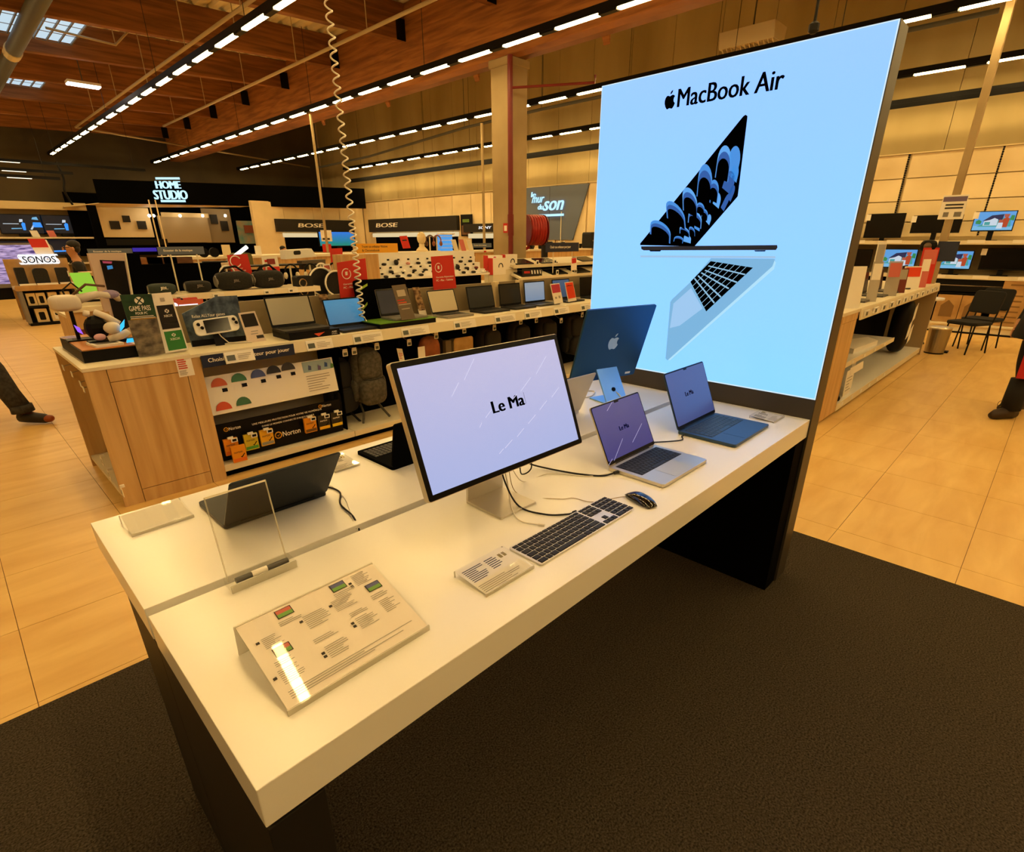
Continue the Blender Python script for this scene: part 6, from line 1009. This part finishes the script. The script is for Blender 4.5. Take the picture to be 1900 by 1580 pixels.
# ---------------------------------------------------------------- television wall at the far left
t = thing('television_wall', 'tall beige television display wall at the far left', 'partition', (0, 0, 0)); MB().box(-3, 4.35, 24.86, 24.98, 0, 2.75).build('partition', noisy(mat('tv_wall_taupe', '#8a7654', .7), '#7c6a4a', '#94805c', (1, 1, 1), .8, 3), t); MB().box(-3, 4.36, 24.5, 24.98, 2.62, 2.85).build('cornice', M_WALL, t); MB().box(-3, 4.3, 24.3, 24.86, 1.72, 1.77).build('shelf', M_CREAM, t); MB().box(-3, 4.3, 24.3, 24.86, .9, .95).build('shelf', M_CREAM, t)
BLUEP, DARKB = glow('tv_blue', '#2a8af0', 1.2), glow('tv_navy', '#06121e', .8)
for k, (a, b, c, d, lab, pic) in enumerate(((3, 76, 398, 434, 'television showing a blue robot scene, upper left of the television wall', 1), (82, 156, 400, 434, 'television showing a blue robot scene, right of the upper left one', 1), (88, 165, 443, 474, 'television with a blue floor scene behind the shop assistant', 2), (6, 80, 446, 480, 'dark television behind the purple picture television', 0))):
    p, q = at(a, d, 1, 24.7), at(b, c, 1, 24.7); g = thing('television', lab, 'television', ((p.x+q.x)/2, 24.7, 1.7705 if k < 2 else .9505)); w_ = q.x-p.x; z0, z1 = p.z-g.location.z, q.z-g.location.z; MB().box(-w_/2, w_/2, 0, .06, z0, z1).build('frame', M_BLACK, g); sc = MB().box(-w_/2+.02, w_/2-.02, -.004, 0, z0+.03, z1-.02).build('screen', DARKB, g); MB().box(-.15, .15, .0, .1, 0, max(z0, .02)).build('stand', M_BLACK, g)
    f = lambda u, v: V((-w_/2+w_*u, -.006, z0+(z1-z0)*v))
    if pic == 1:
        for pts, m in (([(.5, .2), (.56, .2), (.58, .55), (.53, .6), (.49, .5)], BLUEP), ([(.72, .35), (.95, .35), (.93, .6), (.76, .6)], BLUEP), ([(.75, .75), (.9, .72), (.88, .88), (.78, .85)], CB2), ([(.1, .5), (.44, .5), (.44, .53), (.1, .53)], CW), ([(.25, .25), (.48, .27), (.48, .31), (.25, .3)], CB2), ([(.46, .6), (.54, .62), (.55, .75), (.48, .75)], CW), ([(.66, .25), (.7, .22), (.78, .45), (.74, .46)], CW)): MB().prism([f(u_, v_) for u_, v_ in pts], (0, -.002, 0)).build('picture', m, sc)
    elif pic == 2: MB().prism([f(.1, .2), f(.6, .25), f(.6, .32), f(.1, .3)], (0, -.002, 0)).build('picture', BLUEP, sc); MB().prism([f(.8, .3), f(.92, .3), f(.92, .6), f(.86, .75), f(.8, .6)], (0, -.002, 0)).build('picture', glow('tv_violet', '#5a7af0', 1), sc)
for k, px in enumerate((66, 97)): p = at(px, 432, 1, 24.4); t = thing('price_card', ['white', 'salmon'][k]+' price card on the upper television shelf', 'card', (p.x, 24.4, 1.7705)); MB().slab((-.1, 0, 0), (.2, 0, 0), (-.04, .05, .2), .01).build('card', M_PAPER if k == 0 else SAL, t)
PUR = noisy(mat('purple_tv', '#000000', .4), '#000000', '#000000'); b_ = PUR.node_tree.nodes['Principled BSDF']; cr_ = [x for x in PUR.node_tree.nodes if x.bl_idname == 'ShaderNodeValToRGB'][0]
cr_.color_ramp.elements[0].color = (*lin('#3c3070'), 1); cr_.color_ramp.elements[1].color = (*lin('#a8a0d8'), 1); mpn = [x for x in PUR.node_tree.nodes if x.bl_idname == 'ShaderNodeMapping'][0]; mpn.inputs['Scale'].default_value = (1, 1, 5)
PUR.node_tree.links.new(cr_.outputs[0], b_.inputs['Emission Color']); b_.inputs['Emission Strength'].default_value = .9
t = thing('television', 'big rounded television with a purple water picture at the left edge', 'television', (.35, 15.9, 0)); p, q = at(0, 527, 1, 15.9), at(96, 452, 1, 15.9)
MB().rslab((-2.2, 0, p.z-.08), (q.x-.35+2.2, 0, 0), (0, 0, q.z-p.z+.1), .08, .12).build('frame', M_GREY, t); MB().rslab((-2.15, -.004, p.z), (q.x-.35+2.1-.04, 0, 0), (0, 0, q.z-p.z-.02), .003, .1).build('screen', PUR, t); MB().box(-2, q.x-.5, .1, .5, .45, p.z-.09).build('cabinet', M_BLACK, t)
for xx in (-.6, q.x-.55): MB().ring([(xx, .15, .45), (xx+.05, .15, 0)], .02, 8).build('leg', M_BLACK, t)
t = thing('promo_card', 'red and white promotional card before the purple picture television', 'card', (at(78, 475, 1, 15.7).x, 15.0, 1.345)); MB().slab((-.16, 0, 0), (.3, 0, 0), (-.06, 0, .32), .01).build('card', M_PAPER, t); MB().slab((-.2, -.002, .17), (.28, 0, 0), (-.03, 0, .17), .004).build('red_field', M_RED, t)
# speaker brand stand
t = thing('brand_stand', 'beige speaker stand with white outlined lettering on its header', 'display stand', (0, 0, 0)); p, q = at(5, 480, 1, 14.85), at(122, 476, 1, 14.85)
z0, z1 = at(25, 528, 1, 14.85).z, at(60, 480, 1, 14.85).z; MB().box(1.0, 2.05, 14.95, 15.0, .1, z1).build('header_board', M_KRAFT, t); MB().box(1.0, 2.05, 14.5, 14.95, .72, .78).build('tray', M_WHITE, t); MB().rslab((1.0, 14.48, .70), (1.05, 0, 0), (0, 0, .1), .03, .03).build('tray_lip', M_KRAFT, t)
MB().box(1.06, 2.0, 14.55, 14.95, .0, .06).build('base', M_BLACK, t); MB().box(1.04, 1.10, 14.5, 14.95, .06, .7).build('side_board', M_GREY, t); MB().box(1.96, 2.02, 14.5, 14.95, .06, .7).build('side_board', M_GREY, t); MB().box(1.1, 1.96, 14.9, 14.95, .06, .7).build('back_board', M_BLACK, t); MB().box(1.1, 1.96, 14.52, 14.9, .36, .4).build('shelf', M_BLACK, t)
a_, c_ = at(44, 488, 1, 14.9), at(104, 486, 1, 14.9); text('lettering', 'SONOS', a_-V((.03, .0, .03)), V((c_.x-a_.x+.06, 0, 0)), (0, 0, .2), glow('sign_white', '#f4f4f4', 1.2), t, off=.3, lift=.002); text('lettering', 'SONOS', a_, V((c_.x-a_.x, 0, 0)), (0, 0, .13), M_BLACK, t, off=.02, lift=.03)
for k, (x, w_, h_, lab) in enumerate(((1.18, .16, .36, 'tall black speaker at the left of the beige stand tray'), (1.5, .24, .34, 'rounded black speaker in the middle of the beige stand tray'), (1.86, .2, .34, 'black speaker at the right of the beige stand tray'))): g = thing('speaker', lab, 'speaker', (x, 14.7, .7805)); MB().rslab((-w_/2, -.08, 0), (w_, 0, 0), (0, 0, h_), .16, .07 if k == 1 else .02).build('cabinet', M_SPK, g); MB().box(-w_/2, w_/2+.1, -.2, -.1, 0, .05).build('tag_block', M_WPLAS, g)
for k, (x, z) in enumerate(((1.14, .401), (1.3, .401), (1.5, .401), (1.72, .401), (1.2, .061), (1.45, .061), (1.7, .061))):
    g = thing('speaker_box', 'boxed speaker with a black picture, %s in the %s row of the beige stand' % (('first', 'second', 'third', 'fourth', 'first', 'second', 'third')[k], 'upper' if k < 4 else 'lower'), 'box', (x, 14.6, z), 0, 'boxed speakers in the beige stand'); w_, h_ = (.15, .24) if k < 4 else (.2, .27); MB().box(0, w_, 0, .2, 0, h_).build('carton', M_PANEL, g); MB().rslab((w_*.25, -.002, h_*.15), (w_*.5, 0, 0), (0, 0, h_*.6), .004, .02).build('picture', M_BLACK if k != 5 else M_PAPER, g)
    if k in (3, 5): MB().cyl((w_*.5, -.004, h_*.55), (w_*.5, -.007, h_*.55), .035, n=14).build('driver', M_BLACK, g)
# ================================================================ people
M_SKIN = mat('skin', '#b98560', .55); M_HAIR = mat('dark_hair', '#17110c', .7); M_JEAN = noisy(mat('dark_jeans', '#2c2b2a', .85), '#232221', '#3a3836', (1, 1, 1), 30, 3); M_CLOTH = mat('black_cloth', '#0e0d0d', .85); M_SHOE = mat('brown_shoe', '#4a2a16', .5); M_SHOEB = mat('black_shoe', '#171310', .5)
def person(label, loc, rz, J, mats, hair=True, glasses=False, scale=1.0):
    "one continuous body grown over a skeleton; J overrides joint positions (local: front is -y)"
    j = dict(pel=(0, 0, .93), spi=(0, .005, 1.08), che=(0, .0, 1.28), nb=(0, .01, 1.43), nk=(0, -.005, 1.50), jaw=(0, -.03, 1.555), hd=(0, -.012, 1.63), top=(0, .005, 1.70),
             ls=(.17, .01, 1.40), le=(.22, .02, 1.12), lw=(.22, -.06, .88), rs=(-.17, .01, 1.40), re=(-.22, .02, 1.12), rw=(-.22, -.06, .88),
             lh=(.09, 0, .90), lk=(.10, -.01, .49), la=(.10, .01, .09), lf=(.11, -.14, .045), rh=(-.09, 0, .90), rk=(-.10, -.01, .49), ra=(-.10, .01, .09), rf=(-.11, -.14, .045))
    j.update(J)
    R = dict(pel=.13, spi=.125, che=.145, nb=.07, nk=.052, jaw=.062, hd=.088, top=.055, ls=.07, le=.045, lw=.03, rs=.07, re=.045, rw=.03, lh=.095, lk=.06, la=.045, lf=.035, rh=.095, rk=.06, ra=.045, rf=.035)
    E = [('pel', 'spi', 1), ('spi', 'che', 1), ('che', 'nb', 1), ('nb', 'nk', 0), ('nk', 'jaw', 0), ('jaw', 'hd', 0), ('hd', 'top', 0), ('che', 'ls', 1), ('ls', 'le', 1), ('le', 'lw', 4), ('che', 'rs', 1), ('rs', 're', 1), ('re', 'rw', 4), ('pel', 'lh', 2), ('lh', 'lk', 2), ('lk', 'la', 2), ('la', 'lf', 3), ('pel', 'rh', 2), ('rh', 'rk', 2), ('rk', 'ra', 2), ('ra', 'rf', 3)]
    for s_, w_, e_ in ((1, 'lw', 'le'), (-1, 'rw', 're')):        # palm and five fingers on each hand
        w0 = V(j[w_]); d = (w0-V(j[e_])).normalized(); sd = V((0, 1, 0)); sd = (sd-d*sd.dot(d)).normalized(); inn = V((-s_, 0, 0))
        pk = w_+'p'; j[pk] = w0+d*.07; R[pk] = .026; E.append((w_, pk, 0))
        for q, (off, ln) in enumerate(((-.027, .065), (-.009, .078), (.009, .072), (.027, .055))):
            a, b = w_+'f%d' % q, w_+'g%d' % q; j[a] = w0+d*.105+sd*off; j[b] = w0+d*(.105+ln*.8)+sd*off+inn*.018; R[a] = .0095; R[b] = .0075; E += [(pk, a, 0), (a, b, 0)]
        a, b = w_+'t0', w_+'t1'; j[a] = w0+d*.05-sd*.035+inn*.012; j[b] = w0+d*.085-sd*.05+inn*.025; R[a] = .012; R[b] = .009; E += [(w_, a, 0), (a, b, 0)]
    ks = list(j); me = bpy.data.meshes.new('body'); me.from_pydata([j[k] for k in ks], [(ks.index(a), ks.index(b)) for a, b, _ in E], []); o = bpy.data.objects.new('body', me); COL.objects.link(o)
    sk = o.modifiers.new('skin', 'SKIN'); sk.use_smooth_shade = True
    for i, k in enumerate(ks): v = me.skin_vertices[0].data[i]; v.radius = (R[k], R[k]*(.72 if k in ('che', 'spi', 'pel') else 1.12 if k in ('hd', 'jaw') else 1)); v.use_root = k == 'pel'
    o.modifiers.new('sub', 'SUBSURF').levels = 2; o.modifiers['sub'].render_levels = 2
    dg = bpy.context.evaluated_depsgraph_get(); dg.update(); m2 = bpy.data.meshes.new_from_object(o.evaluated_get(dg)); bpy.data.objects.remove(o)
    m2.materials.clear(); [m2.materials.append(m) for m in mats]; seg = [(V(j[a]), V(j[b]), c) for a, b, c in E]
    for p in m2.polygons:
        p.use_smooth = True; best = 9; c = p.center
        for a, b, k in seg:
            ab = b-a; s_ = max(0, min(1, (c-a).dot(ab)/max(ab.dot(ab), 1e-9))); dd = (c-a-ab*s_).length
            if dd < best: best = dd; p.material_index = k
    t = thing('person', label, 'person', loc, rz); t.scale = (scale,)*3; link('body', m2, None, t)
    hd = V(j['hd'])
    if hair: MB().ell(hd+V((0, .03, .048)), .093, .09, .068, 16, 10).ell(hd+V((0, .052, .0)), .084, .056, .075, 14, 8).build('hair', M_HAIR, t, smooth=True)
    MB().prism([hd+V((-.012, -.1, -.03)), hd+V((.012, -.1, -.03)), hd+V((0, -.092, .02))], (0, -.028, -.006)).build('nose', M_SKIN, t)
    for s_ in (-1, 1): MB().ell(hd+V((s_*.093, .012, -.015)), .012, .022, .032, 8, 6).build('ear', M_SKIN, t, smooth=True); MB().ell(hd+V((s_*.034, -.094, .008)), .013, .008, .008, 8, 6).build('eye', M_BLACK, t)
    MB().box(hd.x-.025, hd.x+.025, hd.y-.095, hd.y-.085, hd.z-.066, hd.z-.058).build('mouth', mat('lips', '#8a4a3c', .5), t)
    if glasses:
        for s_ in (-1, 1): MB().rslab(hd+V((s_*.036-.027, -.108, -.012)), (.054, 0, 0), (0, 0, .036), .004, .01).build('glasses_lens', M_GLASSY, t); MB().ring([hd+V((s_*.064, -.105, .01)), hd+V((s_*.098, -.02, .012))], .004, 6).build('glasses_arm', M_BLACK, t)
    return t, j
t, j = person('shop assistant in a black polo shirt and dark glasses looking left', (1.47, 10.0, 0), -1.75, {}, [M_SKIN, M_CLOTH, M_JEAN, M_SHOEB, M_SKIN], glasses=True, scale=.945)
MB().box(.05, .10, -.155, -.135, 1.22, 1.30).build('badge', M_PAPER, t); MB().ring([(-.07, -.06, 1.44), (0, -.09, 1.41), (.07, -.06, 1.44)], .012, 8).build('collar', M_CLOTH, t)
WALK = dict(lk=(.10, -.24, .50), la=(.10, -.38, .10), lf=(.11, -.56, .05), rk=(-.10, .05, .49), ra=(-.10, .30, .16), rf=(-.11, .20, .045), le=(.22, .12, 1.13), lw=(.22, .16, .9), re=(-.22, -.08, 1.13), rw=(-.22, -.2, .92))
t, j = person('walking person in dark jeans and brown shoes at the left edge', (-.20, 6.38, 0), .78, WALK, [M_SKIN, M_CLOTH, M_JEAN, M_SHOE, M_CLOTH])
for a, b in (('la', 'lk'), ('ra', 'rk')): q, r = V(j[a]), V(j[b]); MB().ring([q+V((0, 0, .04)), q.lerp(r, .5), r+V((0, 0, .02)), r.lerp(V(j['lh' if a == 'la' else 'rh']), .6)], [.082, .084, .092, .11], 14).build('trouser_leg', M_JEAN, t, smooth=True)
for a in ('la', 'ra'): q = V(j[a]); MB().ring([q+V((0, 0, .02)), q+V((0, .005, .09))], [.092, .088], 12).build('trouser_cuff', M_JEAN, t, smooth=True)
for a, b in (('la', 'lf'), ('ra', 'rf')): q, r = V(j[a]), V(j[b]); MB().ring([q+V((0, .05, -.035)), q+V((0, -.02, -.03)), r+V((0, 0, .0)), r+V((0, -.05, -.01))], [.045, .055, .045, .025], 12).build('shoe', M_SHOEB, t, smooth=True); MB().ell(r+V((0, -.03, .0)), .045, .05, .035, 10, 8).build('toe_cap', mat('toe_brown', '#8a4218', .4), t, smooth=True)
W2 = dict(lk=(.11, -.16, .50), la=(.11, -.22, .09), lf=(.12, -.36, .05), rk=(-.10, .0, .49), ra=(-.10, .12, .10), rf=(-.11, -.02, .045))
t, j = person('person in black coat and trousers walking at the right edge', (7.12, -.66, 0), -2.25, W2, [M_SKIN, M_CLOTH, M_CLOTH, M_SHOEB, M_CLOTH])
cb = []
for z, a, b in ((.74, .27, .21), (.9, .24, .19), (1.1, .21, .16), (1.3, .22, .16), (1.42, .17, .12), (1.48, .08, .08)): cb.append([(a*math.cos(q*math.pi/12), b*math.sin(q*math.pi/12)+.01, z) for q in range(24)])
MB().add([p for r in cb for p in r], [(i*24+k, i*24+(k+1) % 24, (i+1)*24+(k+1) % 24, (i+1)*24+k) for i in range(5) for k in range(24)]).build('coat', M_CLOTH, t, smooth=True)
for a, b in (('la', 'lf'), ('ra', 'rf')): q, r = V(j[a]), V(j[b]); MB().ring([q+V((0, .06, -.04)), q+V((0, -.02, -.03)), r+V((0, 0, .0)), r+V((0, -.06, -.015))], [.05, .058, .05, .028], 12).build('shoe', mat('dark_brown_shoe', '#2c1c10', .5), t, smooth=True); MB().ring([q+V((0, 0, .0)), q+V((0, .005, .3))], [.082, .078], 12).build('trouser_leg', M_CLOTH, t, smooth=True)
MB().torus(V(j['la'])+V((-.03, -.09, .05)), .03, .003, 'x', 14, 5).build('shoe_lace', mat('lace', '#5a3c22', .6), t)
t = thing('shopping_bag', 'red shopping bag held by the person at the right edge', 'bag', (6.85, -.62, .42)); MB().prism([(-.13, -.05, 0), (.13, -.05, 0), (.14, -.05, .3), (-.14, -.05, .3)], (0, .1, 0)).build('bag_body', mat('bag_red', '#b01c24', .5), t); MB().torus((0, 0, .3), .07, .006, 'y', 14, 6, 0, 180).build('bag_handle', mat('bag_red', '#b01c24', .5), t)
t, j = person('shopper with dark hair far behind the third counter', (at(524, 452, 1, 15).x, 15.0, 0), .6, {}, [M_SKIN, M_CLOTH, M_JEAN, M_SHOEB, M_SKIN], scale=.86)
